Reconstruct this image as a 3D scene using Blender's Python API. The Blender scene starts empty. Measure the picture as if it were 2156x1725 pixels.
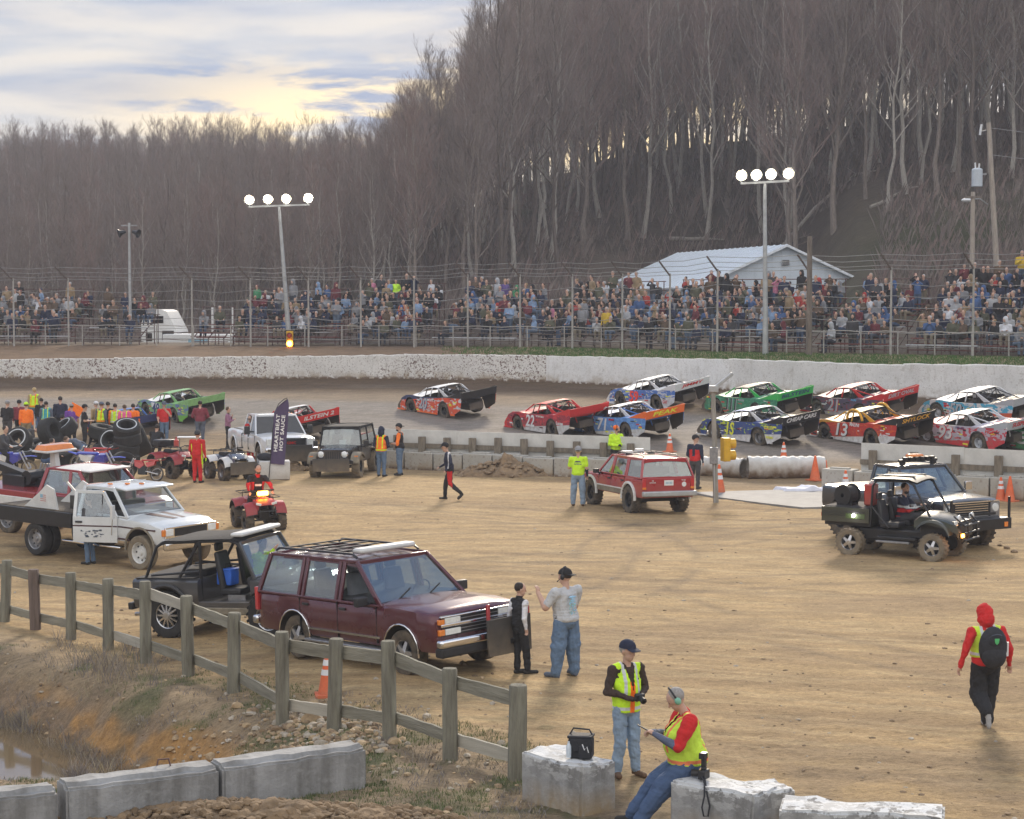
import bpy, bmesh, math, random
import numpy as np
from mathutils import Vector, Matrix
R = random.Random(11)
PI = math.pi
scene = bpy.context.scene
COL = scene.collection
# ------------------------------------------------------------ camera geometry (for siting things at true distances)
F, CX, CY, CAMZ = 4132.0, 1078.0, 862.5, 6.4
PIT = math.atan((CY - 618.0) / F)
CP, SP = math.cos(PIT), math.sin(PIT)
def ray(xd, yd):
 a = (xd - CX) / F; b = -(yd - CY) / F
 return Vector((a, CP + b * SP, -SP + b * CP))
def G(xd, yd, z=0.0):
 d = ray(xd, yd); t = (z - CAMZ) / d.z
 return Vector((d.x * t, d.y * t, z))
def D(xd, yd, Y):
 d = ray(xd, yd); t = Y / d.y
 return Vector((d.x * t, Y, CAMZ + d.z * t))
# ------------------------------------------------------------ materials
MATS = {}
def nodes_of(m):
 m.use_nodes = True
 nt = m.node_tree; nt.nodes.clear()
 return nt, nt.nodes.new, nt.links.new
def rgb(c): return (c[0], c[1], c[2], 1.0)
def M(name, col=(.5, .5, .5), rough=.6, metal=0.0, var=.18, vs=4.0, bump=0.0, bs=25.0, dust=0.0, dz=.7, coat=0.0, emit=0.0, ecol=None,
      stretch=(1, 1, 1), col2=None, objcol=False, attr=None, randcol=None, dcol=(.30, .23, .15)):
 if name in MATS: return MATS[name]
 m = bpy.data.materials.new(name); MATS[name] = m
 nt, N, L = nodes_of(m)
 out = N('ShaderNodeOutputMaterial'); b = N('ShaderNodeBsdfPrincipled'); L(b.outputs[0], out.inputs[0])
 tc = N('ShaderNodeTexCoord'); mp = N('ShaderNodeMapping'); mp.inputs['Scale'].default_value = stretch
 oi_ = N('ShaderNodeObjectInfo'); ml_ = N('ShaderNodeMath'); ml_.operation = 'MULTIPLY'; ml_.inputs[1].default_value = 37.0; L(oi_.outputs['Random'], ml_.inputs[0]); L(ml_.outputs[0], mp.inputs['Location'])
 L(tc.outputs['Object'], mp.inputs[0])
 nz = N('ShaderNodeTexNoise'); nz.inputs['Scale'].default_value = vs; nz.inputs['Detail'].default_value = 6; nz.inputs['Roughness'].default_value = .65
 L(mp.outputs[0], nz.inputs['Vector'])
 if objcol or attr or randcol:
  if objcol:
   s = N('ShaderNodeObjectInfo').outputs['Color']
  elif attr:
   a = N('ShaderNodeAttribute'); a.attribute_name = attr; s = a.outputs['Color']
  else:
   oi = N('ShaderNodeObjectInfo'); cr = N('ShaderNodeValToRGB'); cr.color_ramp.interpolation = 'CONSTANT'
   el = cr.color_ramp.elements
   while len(el) < len(randcol): el.new(.5)
   for i, c in enumerate(randcol):
    el[i].position = i / len(randcol); el[i].color = rgb(c)
   L(oi.outputs['Random'], cr.inputs[0]); s = cr.outputs[0]
  mul = N('ShaderNodeMix'); mul.data_type = 'RGBA'; mul.blend_type = 'MULTIPLY'; mul.inputs[0].default_value = 1
  mr = N('ShaderNodeMapRange'); mr.inputs['From Min'].default_value = .3; mr.inputs['From Max'].default_value = .7
  mr.inputs['To Min'].default_value = 1 - var; mr.inputs['To Max'].default_value = 1 + var
  L(nz.outputs[0], mr.inputs[0]); L(s, mul.inputs[6]); L(mr.outputs[0], mul.inputs[7]); c = mul.outputs[2]
 else:
  cr = N('ShaderNodeValToRGB'); e = cr.color_ramp.elements
  e[0].position = .32; e[1].position = .68
  a = col2 if col2 else tuple(x * (1 - var) for x in col)
  e[0].color = rgb(a); e[1].color = rgb(col if col2 else tuple(min(1, x * (1 + var)) for x in col))
  L(nz.outputs[0], cr.inputs[0]); c = cr.outputs[0]
 if dust > 0:
  sx = N('ShaderNodeSeparateXYZ'); L(tc.outputs['Object'], sx.inputs[0])
  mr = N('ShaderNodeMapRange'); mr.inputs['From Min'].default_value = dz; mr.inputs['From Max'].default_value = .05
  mr.inputs['To Min'].default_value = .12; mr.inputs['To Max'].default_value = 1.0
  L(sx.outputs[2], mr.inputs[0])
  n2 = N('ShaderNodeTexNoise'); n2.inputs['Scale'].default_value = 3.5; n2.inputs['Detail'].default_value = 8; L(tc.outputs['Object'], n2.inputs['Vector'])
  m1 = N('ShaderNodeMath'); m1.operation = 'MULTIPLY'; L(mr.outputs[0], m1.inputs[0]); L(n2.outputs[0], m1.inputs[1])
  m2 = N('ShaderNodeMath'); m2.operation = 'MULTIPLY'; m2.use_clamp = True; L(m1.outputs[0], m2.inputs[0]); m2.inputs[1].default_value = dust * 1.8
  mx = N('ShaderNodeMix'); mx.data_type = 'RGBA'; L(m2.outputs[0], mx.inputs[0]); L(c, mx.inputs[6]); mx.inputs[7].default_value = rgb(dcol); c = mx.outputs[2]
  mm = N('ShaderNodeMapRange'); mm.inputs['To Min'].default_value = rough; mm.inputs['To Max'].default_value = .9
  L(m2.outputs[0], mm.inputs[0]); L(mm.outputs[0], b.inputs['Roughness'])
 else:
  b.inputs['Roughness'].default_value = rough
 L(c, b.inputs['Base Color']); b.inputs['Metallic'].default_value = metal
 if coat: b.inputs['Coat Weight'].default_value = coat; b.inputs['Coat Roughness'].default_value = .08
 if bump:
  bn = N('ShaderNodeTexNoise'); bn.inputs['Scale'].default_value = bs; bn.inputs['Detail'].default_value = 5; L(mp.outputs[0], bn.inputs['Vector'])
  bp = N('ShaderNodeBump'); bp.inputs['Strength'].default_value = min(1, bump); bp.inputs['Distance'].default_value = .02 * max(1, bump)
  L(bn.outputs[0], bp.inputs['Height']); L(bp.outputs[0], b.inputs['Normal'])
 if emit:
  b.inputs['Emission Color'].default_value = rgb(ecol or col); b.inputs['Emission Strength'].default_value = emit
 return m
def glass_mat(name, tint, refl=.12):
 m = bpy.data.materials.new(name); MATS[name] = m
 nt, N, L = nodes_of(m)
 out = N('ShaderNodeOutputMaterial'); t = N('ShaderNodeBsdfTransparent'); t.inputs[0].default_value = rgb(tint)
 g = N('ShaderNodeBsdfGlossy'); g.inputs['Roughness'].default_value = .04; g.inputs[0].default_value = (1, 1, 1, 1)
 lw = N('ShaderNodeLayerWeight'); lw.inputs[0].default_value = .5; pw = N('ShaderNodeMath'); pw.operation = 'POWER'; pw.inputs[1].default_value = 4; L(lw.outputs['Facing'], pw.inputs[0])
 ad = N('ShaderNodeMath'); ad.operation = 'ADD'; ad.use_clamp = True; ad.inputs[1].default_value = refl; L(pw.outputs[0], ad.inputs[0])
 mx = N('ShaderNodeMixShader'); L(ad.outputs[0], mx.inputs[0]); L(t.outputs[0], mx.inputs[1]); L(g.outputs[0], mx.inputs[2])
 df = N('ShaderNodeBsdfDiffuse'); df.inputs[0].default_value = (.4, .37, .32, 1)
 nz = N('ShaderNodeTexNoise'); nz.inputs['Scale'].default_value = 6; tc = N('ShaderNodeTexCoord'); L(tc.outputs['Object'], nz.inputs['Vector'])
 ml = N('ShaderNodeMath'); ml.operation = 'MULTIPLY'; ml.inputs[1].default_value = .03; L(nz.outputs[0], ml.inputs[0])
 m2 = N('ShaderNodeMixShader'); L(ml.outputs[0], m2.inputs[0]); L(mx.outputs[0], m2.inputs[1]); L(df.outputs[0], m2.inputs[2])
 L(m2.outputs[0], out.inputs[0])
 return m
glass_mat('clear_glass', (.74, .80, .82), .13); glass_mat('dark_glass', (.12, .13, .14), .12); glass_mat('race_screen', (.6, .62, .6), .05)
M('rubber', (.028, .027, .026), .85, var=.3, vs=9, bump=.4, bs=60)
M('dusty_rubber', (.035, .033, .03), .9, var=.3, vs=6, bump=.4, bs=60, col2=(.16, .125, .085))
M('muddy_rubber', (.15, .125, .09), .95, var=.3, vs=6, bump=.5, bs=60, col2=(.26, .21, .145))
M('chrome', (.75, .75, .76), .14, 1.0, var=.05)
M('alloy', (.55, .55, .56), .3, .9, var=.12, vs=12)
M('steel', (.32, .32, .33), .45, .8, var=.2, vs=12)
M('galv', (.42, .43, .43), .5, .5, var=.15, vs=3)
M('black_plastic', (.022, .022, .024), .5, var=.25, vs=8)
M('black_metal', (.018, .018, .02), .38, .1, var=.2, vs=8)
M('black_cloth', (.02, .02, .022), .9, var=.3, vs=8, bump=.5, bs=14)
M('interior', (.035, .034, .036), .9)
M('grey_seat', (.17, .17, .18), .9)
M('black_panel', (.022, .022, .024), .45, var=.3, vs=3, dust=.55, dz=1.2)
M('underside', (.02, .018, .016), .95, dust=.6, dz=.6)
M('push_rubber', (.03, .03, .032), .7, dust=.7, dz=.8)
M('lamp_glass', (.72, .74, .72), .12, var=.1, vs=20, coat=1)
M('amber', (.75, .22, .03), .25, coat=.8); M('red_lens', (.5, .03, .03), .25, coat=.8)
M('amber_lit', (1, .45, .05), .4, emit=14, ecol=(1, .34, .03)); M('white_lit', (1, 1, 1), .4, emit=25, ecol=(1, .93, 1))
M('lamp_lit', (1, 1, 1), .4, emit=55, ecol=(1, .93, .78))
M('white_paint', (.72, .72, .70), .45, var=.06)
M('white_plastic', (.70, .71, .72), .4, var=.08)
# ------------------------------------------------------------ mesh builder
def frame_z(d):
 d = Vector(d).normalized()
 a = Vector((0, 0, 1)) if abs(d.z) < .95 else Vector((1, 0, 0))
 u = a.cross(d).normalized(); return u, d.cross(u).normalized(), d
class MB:
 def __init__(s): s.v = []; s.f = []; s.m = []; s.sm = []; s.mats = []
 def mi(s, mat):
  mat = MATS[mat] if isinstance(mat, str) else mat
  if mat not in s.mats: s.mats.append(mat)
  return s.mats.index(mat)
 def add(s, vs, fs, mat, sm=True):
  o = len(s.v); k = s.mi(mat)
  s.v += [tuple(p) for p in vs]
  for f in fs: s.f.append([i + o for i in f]); s.m.append(k); s.sm.append(sm)
  return s
 def box(s, c, d, mat, rot=None, taper=None):
  hx, hy, hz = d[0] / 2, d[1] / 2, d[2] / 2; vs = []
  for z in (-1, 1):
   k = (taper if taper and z > 0 else 1)
   kx, ky = (k if isinstance(k, tuple) else (k, k))
   for x, y in ((-1, -1), (1, -1), (1, 1), (-1, 1)):
    p = Vector((x * hx * kx, y * hy * ky, z * hz))
    if rot is not None: p = rot @ p
    vs.append(p + Vector(c))
  return s.add(vs, [(0, 3, 2, 1), (4, 5, 6, 7), (0, 1, 5, 4), (1, 2, 6, 5), (2, 3, 7, 6), (3, 0, 4, 7)], mat, False)
 def beam(s, p0, p1, w, h, mat, up=(0, 0, 1)):
  p0, p1 = Vector(p0), Vector(p1); d = (p1 - p0).normalized(); up = Vector(up)
  if abs(d.dot(up)) > .98: up = Vector((1, 0, 0))
  l = up.cross(d).normalized(); u = d.cross(l).normalized(); vs = []
  for p in (p0, p1):
   for a, b in ((-1, -1), (1, -1), (1, 1), (-1, 1)): vs.append(p + l * (a * w / 2) + u * (b * h / 2))
  return s.add(vs, [(0, 1, 2, 3), (7, 6, 5, 4), (0, 4, 5, 1), (1, 5, 6, 2), (2, 6, 7, 3), (3, 7, 4, 0)], mat, False)
 def cyl(s, p0, p1, r0, mat, r1=None, n=12, caps=True):
  p0, p1 = Vector(p0), Vector(p1); r1 = r0 if r1 is None else r1
  u, w, d = frame_z(p1 - p0); vs = []
  for p, r in ((p0, r0), (p1, r1)):
   for i in range(n):
    a = 2 * PI * i / n; vs.append(p + (u * math.cos(a) + w * math.sin(a)) * r)
  fs = [(i, (i + 1) % n, n + (i + 1) % n, n + i) for i in range(n)]
  s.add(vs, fs, mat, n > 6)
  if caps: s.add(vs, [tuple(range(n - 1, -1, -1)), tuple(range(n, 2 * n))], mat, False)
  return s
 def tube(s, pts, r, mat, n=6, closed=False):
  pts = [Vector(p) for p in pts]; k = len(pts); vs = []; prev = None
  for i, p in enumerate(pts):
   a = pts[i - 1] if (i > 0 or closed) else p; b = pts[(i + 1) % k] if (i < k - 1 or closed) else p
   d = (b - a).normalized()
   if prev is None: u, w, _ = frame_z(d)
   else:
    u = (prev - d * prev.dot(d)).normalized(); w = d.cross(u)
   prev = u; rr = r[i] if isinstance(r, (list, tuple)) else r
   for j in range(n):
    t = 2 * PI * j / n; vs.append(p + (u * math.cos(t) + w * math.sin(t)) * rr)
  fs = []
  for i in range(k if closed else k - 1):
   for j in range(n):
    a = i * n + j; b = i * n + (j + 1) % n; c = ((i + 1) % k) * n
    fs.append((a, b, c + (j + 1) % n, c + j))
  if not closed: fs += [tuple(range(n - 1, -1, -1)), tuple(range((k - 1) * n, k * n))]
  return s.add(vs, fs, mat, True)
 def lathe(s, prof, c, axis, mat, n=28, a0=0):   # prof: (along axis, radius)
  u, w, d = frame_z(axis); c = Vector(c); vs = []
  for h, r in prof:
   for i in range(n):
    a = 2 * PI * i / n + a0; vs.append(c + d * h + (u * math.cos(a) + w * math.sin(a)) * r)
  fs = [(k * n + i, k * n + (i + 1) % n, (k + 1) * n + (i + 1) % n, (k + 1) * n + i) for k in range(len(prof) - 1) for i in range(n)]
  return s.add(vs, fs, mat, True)
 def ell(s, c, r, mat, n=12, rot=None):
  c = Vector(c); vs = []; m = n // 2
  for k in range(m + 1):
   t = PI * k / m
   for i in range(n):
    a = 2 * PI * i / n; p = Vector((r[0] * math.sin(t) * math.cos(a), r[1] * math.sin(t) * math.sin(a), r[2] * math.cos(t)))
    vs.append(c + (rot @ p if rot is not None else p))
  fs = [(k * n + i, (k + 1) * n + i, (k + 1) * n + (i + 1) % n, k * n + (i + 1) % n) for k in range(m) for i in range(n)]
  return s.add(vs, fs, mat, True)
 def prism(s, poly, y0, y1, mat, plane='xz', edge=None):   # poly counter-clockwise
  n = len(poly)
  def P(a, b, t): return (a, t, b) if plane == 'xz' else ((t, a, b) if plane == 'yz' else (a, b, t))
  vs = [P(a, b, y0) for a, b in poly] + [P(a, b, y1) for a, b in poly]
  s.add(vs, [tuple(range(n)), tuple(range(2 * n - 1, n - 1, -1))], mat, False)
  return s.add(vs, [(i, n + i, n + (i + 1) % n, (i + 1) % n) for i in range(n)], edge or mat, False)
 def quad(s, a, b, c, d, mat, th=.006):
  a, b, c, d = map(Vector, (a, b, c, d)); nn = (b - a).cross(d - a).normalized() * th
  vs = [a, b, c, d, a - nn, b - nn, c - nn, d - nn]
  return s.add(vs, [(0, 1, 2, 3), (7, 6, 5, 4), (0, 4, 5, 1), (1, 5, 6, 2), (2, 6, 7, 3), (3, 7, 4, 0)], mat, False)
 def grid(s, rows, mat, sm=True, flip=False):
  k = len(rows[0]); vs = [p for r in rows for p in r]; fs = []
  for i in range(len(rows) - 1):
   for j in range(k - 1):
    f = (i * k + j, i * k + j + 1, (i + 1) * k + j + 1, (i + 1) * k + j); fs.append(f[::-1] if flip else f)
  return s.add(vs, fs, mat, sm)
 def mesh(s, name, angle=38):
  me = bpy.data.meshes.new(name); me.from_pydata(s.v, [], s.f)
  for m in s.mats: me.materials.append(m)
  me.polygons.foreach_set('material_index', s.m); me.polygons.foreach_set('use_smooth', s.sm)
  me.validate(); me.update()
  try: me.set_sharp_from_angle(angle=math.radians(angle))
  except Exception: pass
  return me
 def build(s, name, parent=None, bevel=0, loc=None, angle=38, recalc=False):
  me = s.mesh(name, angle)
  if recalc:
   bm = bmesh.new(); bm.from_mesh(me); bmesh.ops.recalc_face_normals(bm, faces=bm.faces); bm.to_mesh(me); bm.free()
  o = bpy.data.objects.new(name, me); COL.objects.link(o)
  if parent is not None: o.parent = parent
  if loc is not None: o.location = loc
  if bevel:
   b = o.modifiers.new('b', 'BEVEL'); b.width = bevel; b.segments = 2; b.limit_method = 'ANGLE'; b.angle_limit = .6
  return o
def tag(o, label, cat, group=None, kind=None):
 if label: o['label'] = label
 if cat: o['category'] = cat
 if group: o['group'] = group
 if kind: o['kind'] = kind
 return o
def struct(o): o['kind'] = 'structure'; return o
def empty(name, label, cat, group=None):
 o = bpy.data.objects.new(name, None); COL.objects.link(o); o.empty_display_size = .2
 return tag(o, label, cat, group)
def heading(fx, fy): return math.atan2(fy, fx)
def rz(a): return Matrix.Rotation(a, 3, 'Z')
def copy_tree(o, parent=None):
 c = o.copy(); COL.objects.link(c)
 if parent is not None: c.parent = parent
 for ch in list(o.children): copy_tree(ch, c)
 return c
def curve_text(name, txt, mat, parent, w=None, h=None, M4=None, shear=0, bold=0.0, depth=.004, space=1.0):
 cu = bpy.data.curves.new(name, 'FONT'); cu.body = txt; cu.align_x = 'CENTER'; cu.align_y = 'CENTER'; cu.size = 1
 cu.extrude = depth; cu.offset = bold; cu.shear = shear; cu.space_character = space; cu.resolution_u = 3
 o = bpy.data.objects.new(name, cu); COL.objects.link(o)
 dg = bpy.context.evaluated_depsgraph_get(); me = bpy.data.meshes.new_from_object(o.evaluated_get(dg))
 bpy.data.objects.remove(o); bpy.data.curves.remove(cu)
 n = len(me.vertices); co = np.empty(n * 3); me.vertices.foreach_get('co', co); co = co.reshape(-1, 3)
 lo, hi = co.min(0), co.max(0); c = (lo + hi) / 2; sz = hi - lo
 sx = (w / sz[0]) if w else None; sy = (h / sz[1]) if h else None
 sx = sx or sy; sy = sy or sx
 co[:, 0] = (co[:, 0] - c[0]) * sx; co[:, 1] = (co[:, 1] - c[1]) * sy; co[:, 2] = (co[:, 2] - c[2])
 me.vertices.foreach_set('co', co.ravel()); me.materials.clear(); me.materials.append(MATS[mat] if isinstance(mat, str) else mat); me.update()
 r = bpy.data.objects.new(name, me); COL.objects.link(r); r.parent = parent
 if M4 is not None: r.matrix_local = M4
 return r
def basis(origin, xd, yd):   # text plane: xd = reading direction, yd = up
 x = Vector(xd).normalized(); y = Vector(yd); y = (y - x * y.dot(x)).normalized(); z = x.cross(y)
 m = Matrix((x, y, z)).transposed().to_4x4(); m.translation = Vector(origin); return m
# ------------------------------------------------------------ value noise on numpy arrays
def _h(i, j, s):
 v = np.sin(i * 127.1 + j * 311.7 + s * 74.7) * 43758.5453
 return v - np.floor(v)
def vn(x, y, s=0):
 xi, yi = np.floor(x), np.floor(y); fx, fy = x - xi, y - yi
 fx = fx * fx * (3 - 2 * fx); fy = fy * fy * (3 - 2 * fy)
 a, b, c, d = _h(xi, yi, s), _h(xi + 1, yi, s), _h(xi, yi + 1, s), _h(xi + 1, yi + 1, s)
 return (a * (1 - fx) + b * fx) * (1 - fy) + (c * (1 - fx) + d * fx) * fy
def fbm(x, y, o=4, s=0):
 t = 0; a = .5; n = 0
 for k in range(o): t = t + a * vn(x * 2 ** k, y * 2 ** k, s + k * 13); n += a; a *= .5
 return t / n
def ss(a, b, x):
 t = np.clip((x - a) / (b - a), 0, 1); return t * t * (3 - 2 * t)
# ------------------------------------------------------------ terrain
XC = [-1500, 0, 500, 850, 1150, 1530, 1900, 2156, 3600]
DIN = [84, 84, 82, 73, 70, 67, 65, 64, 58]
DW = [104, 103, 101, 100, 97, 89, 84, 81, 70]
ZW = [1.95, 1.94, 2.02, 2.07, 2.01, 2.0, 1.93, 1.89, 1.9]
WT = [2.9, 2.95, 3.13, 3.28, 3.32, 3.41, 3.31, 3.32, 3.3]
XH = [-1500, 0, 480, 700, 1100, 1290, 1400, 1640, 1800, 2156, 3600]
ZB = [1.3, 1.3, 1.3, 3.0, 3.4, 3.5, 3.5, 3.6, 4.2, 4.6, 4.6]
FD = [165, 165, 160, 152, 150, 160, 166, 166, 140, 126, 120]
FZ = [2, 2, 3, 4.2, 6.2, 6.6, 6.8, 7, 8, 8.2, 8.5]
XK = [-1500, 0, 500, 800, 900, 1000, 1100, 1250, 1400, 1700, 2156, 3600]
KD = [330, 320, 300, 275, 265, 255, 245, 235, 228, 218, 212, 205]
KY = [432, 430, 440, 470, 492, 452, 400, 352, 318, 272, 246, 230]
KZ = [CAMZ + (618 - y) / F * d for y, d in zip(KY, KD)]
FA, FB = np.array([-9.9, 38.2]), np.array([.1, 25.9])      # the rail fence on the ground
FDIR = (FB - FA) / np.linalg.norm(FB - FA); FN = np.array([-(-FDIR[1]), -FDIR[0]]) * -1
FN = np.array([FDIR[1], -FDIR[0]])                          # towards the ditch (camera side)
def ditch(x, y):
 s = (x - FA[0]) * FN[0] + (y - FA[1]) * FN[1]
 bl = y - (25.4 - .13 * (x + 3))                          # distance behind the barrier blocks
 t = (x - FA[0]) * FDIR[0] + (y - FA[1]) * FDIR[1]
 ln = ss(13.6, 8.5, t + .35 * fbm(x, y, 3, 5))
 e = .35 * (fbm(x * .9, y * .9, 4, 3) - .5)
 return -2.0 * ss(.3, 2.7, s + e * 1.2) * ss(.0, .9, bl) * ln, s
def H(x, y):
 x = np.asarray(x, float); y = np.asarray(y, float)
 xd = CX + F * x / np.maximum(y, 1)
 din, dw = np.interp(xd, XC, DIN), np.interp(xd, XC, DW); zw, wt = np.interp(xd, XC, ZW), np.interp(xd, XC, WT)
 dz, s = ditch(x, y)
 rough = (fbm(x * .8, y * .8, 4, 1) - .5) * .07 + (fbm(x * 4, y * 4, 3, 2) - .5) * .03
 sw = -.07 * np.clip(-1.9 - x, 0, 6) * ss(62, 48, y) * ss(24, 29, y)
 near = dz + sw + rough + (fbm(x * 3, y * 3, 4, 9) - .5) * .45 * np.clip(-dz, 0, 1) + .05 * (ss(32, 26, y)) * (fbm(x * 6, y * 6, 3, 7) - .5)
 u = np.clip((y - din) / (dw - din), 0, 1)
 trk = zw * u ** 1.3 + rough * .5
 v = np.clip((y - dw) / 6, 0, 1)
 ver = wt - .12 + (3.5 - wt + .12) * v + rough
 zb, fd, fz = np.interp(xd, XH, ZB), np.interp(xd, XH, FD), np.interp(xd, XH, FZ)
 kd, kz = np.interp(xd, XK, KD), np.interp(xd, XK, KZ)
 far = 3.5 + (zb - 3.5) * ss(17, 22, y - dw) + (fz - zb) * ss(0, 1, (y - dw - 24) / np.maximum(fd - dw - 24, 1))
 q = np.clip((y - fd) / (kd - fd), 0, 1)
 hill = fz + (kz - fz) * (q * (1.35 - .35 * q)) + (fbm(x * .07, y * .07, 4, 21) - .5) * 2.2 * ss(0, .3, q)
 hill = hill - ss(0, 1, (y - kd) / 160) * (kz - 4)
 z = np.where(y < din, near, trk)
 z = np.where(y > dw + .15, ver, z)
 z = np.where(y > dw + 6, far, z)
 return np.where(y > fd, hill, z)
def Hs(x, y): return float(H(x, y))
def T(xd, yd, y0=20.0, y1=110.0):
 """where the sight line through a photo point meets the ground"""
 d = ray(xd, yd); prev = None; ys = np.arange(y0, y1, .05)
 t = ys / d.y; z = CAMZ + d.z * t - H(d.x * t, ys)
 k = np.nonzero(z <= 0)[0]; i = k[0] if len(k) else len(ys) - 1
 Y = float(ys[i]); x = d.x * Y / d.y
 return Vector((x, Y, Hs(x, Y)))
def ground_mat(name, hill=False):
 m = bpy.data.materials.new(name); MATS[name] = m
 nt, N, L = nodes_of(m)
 out = N('ShaderNodeOutputMaterial'); b = N('ShaderNodeBsdfPrincipled'); L(b.outputs[0], out.inputs[0])
 at = N('ShaderNodeAttribute'); at.attribute_name = 'tint'; tc = N('ShaderNodeTexCoord')
 c = at.outputs['Color']
 for sc, lo, hi, st in ((1.1, .80, 1.22, (1, 2.2, 1)), (9, .74, 1.25, (1, 1.8, 1)), (40, .82, 1.16, (1, 1, 1))):
  mp = N('ShaderNodeMapping'); mp.inputs['Scale'].default_value = st; L(tc.outputs['Object'], mp.inputs[0])
  n = N('ShaderNodeTexNoise'); n.inputs['Scale'].default_value = sc; n.inputs['Detail'].default_value = 7; n.inputs['Roughness'].default_value = .7; L(mp.outputs[0], n.inputs['Vector'])
  mr = N('ShaderNodeMapRange'); mr.inputs['From Min'].default_value = .34; mr.inputs['From Max'].default_value = .66; mr.inputs['To Min'].default_value = lo; mr.inputs['To Max'].default_value = hi
  L(n.outputs[0], mr.inputs[0]); mx = N('ShaderNodeMix'); mx.data_type = 'RGBA'; mx.blend_type = 'MULTIPLY'; mx.inputs[0].default_value = 1
  L(c, mx.inputs[6]); L(mr.outputs[0], mx.inputs[7]); c = mx.outputs[2]
 L(c, b.inputs['Base Color'])
 ro = N('ShaderNodeMapRange'); ro.inputs['To Min'].default_value = .95; ro.inputs['To Max'].default_value = .5; L(at.outputs['Alpha'], ro.inputs[0]); L(ro.outputs[0], b.inputs['Roughness'])
 b.inputs['Specular IOR Level'].default_value = .25
 n = N('ShaderNodeTexNoise'); n.inputs['Scale'].default_value = 3 if hill else 13; n.inputs['Detail'].default_value = 8; n.inputs['Roughness'].default_value = .75
 L(tc.outputs['Object'], n.inputs['Vector']); bp = N('ShaderNodeBump'); bp.inputs['Strength'].default_value = .9; bp.inputs['Distance'].default_value = .3 if hill else .06
 L(n.outputs[0], bp.inputs['Height']); L(bp.outputs[0], b.inputs['Normal'])
 return m
ground_mat('soil'); ground_mat('hill_soil', True)
def mixc(a, b, t): t = t[..., None]; return a * (1 - t) + np.array(b) * t
def np_mesh(name, X, Y, Z, mat, tint):
 r, c = X.shape; idx = np.arange(r * c).reshape(r, c)
 q = np.stack([idx[:-1, :-1], idx[:-1, 1:], idx[1:, 1:], idx[1:, :-1]], -1).reshape(-1, 4)
 me = bpy.data.meshes.new(name); me.vertices.add(r * c); me.vertices.foreach_set('co', np.stack([X, Y, Z], -1).ravel())
 n = len(q); me.loops.add(4 * n); me.loops.foreach_set('vertex_index', q.ravel()); me.polygons.add(n)
 me.polygons.foreach_set('loop_start', np.arange(n) * 4); me.polygons.foreach_set('use_smooth', np.ones(n, bool))
 me.update(calc_edges=True); me.validate()
 a = me.color_attributes.new('tint', 'FLOAT_COLOR', 'POINT'); a.data.foreach_set('color', tint.reshape(-1, 4).ravel().astype(np.float32))
 me.materials.append(MATS[mat]); o = bpy.data.objects.new(name, me); COL.objects.link(o); return struct(o)
xcols = np.concatenate([np.arange(-1500, -60, 60), np.arange(-60, 1200, 5), np.arange(1200, 2220, 7), np.arange(2240, 3600, 60)]).astype(float)
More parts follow.
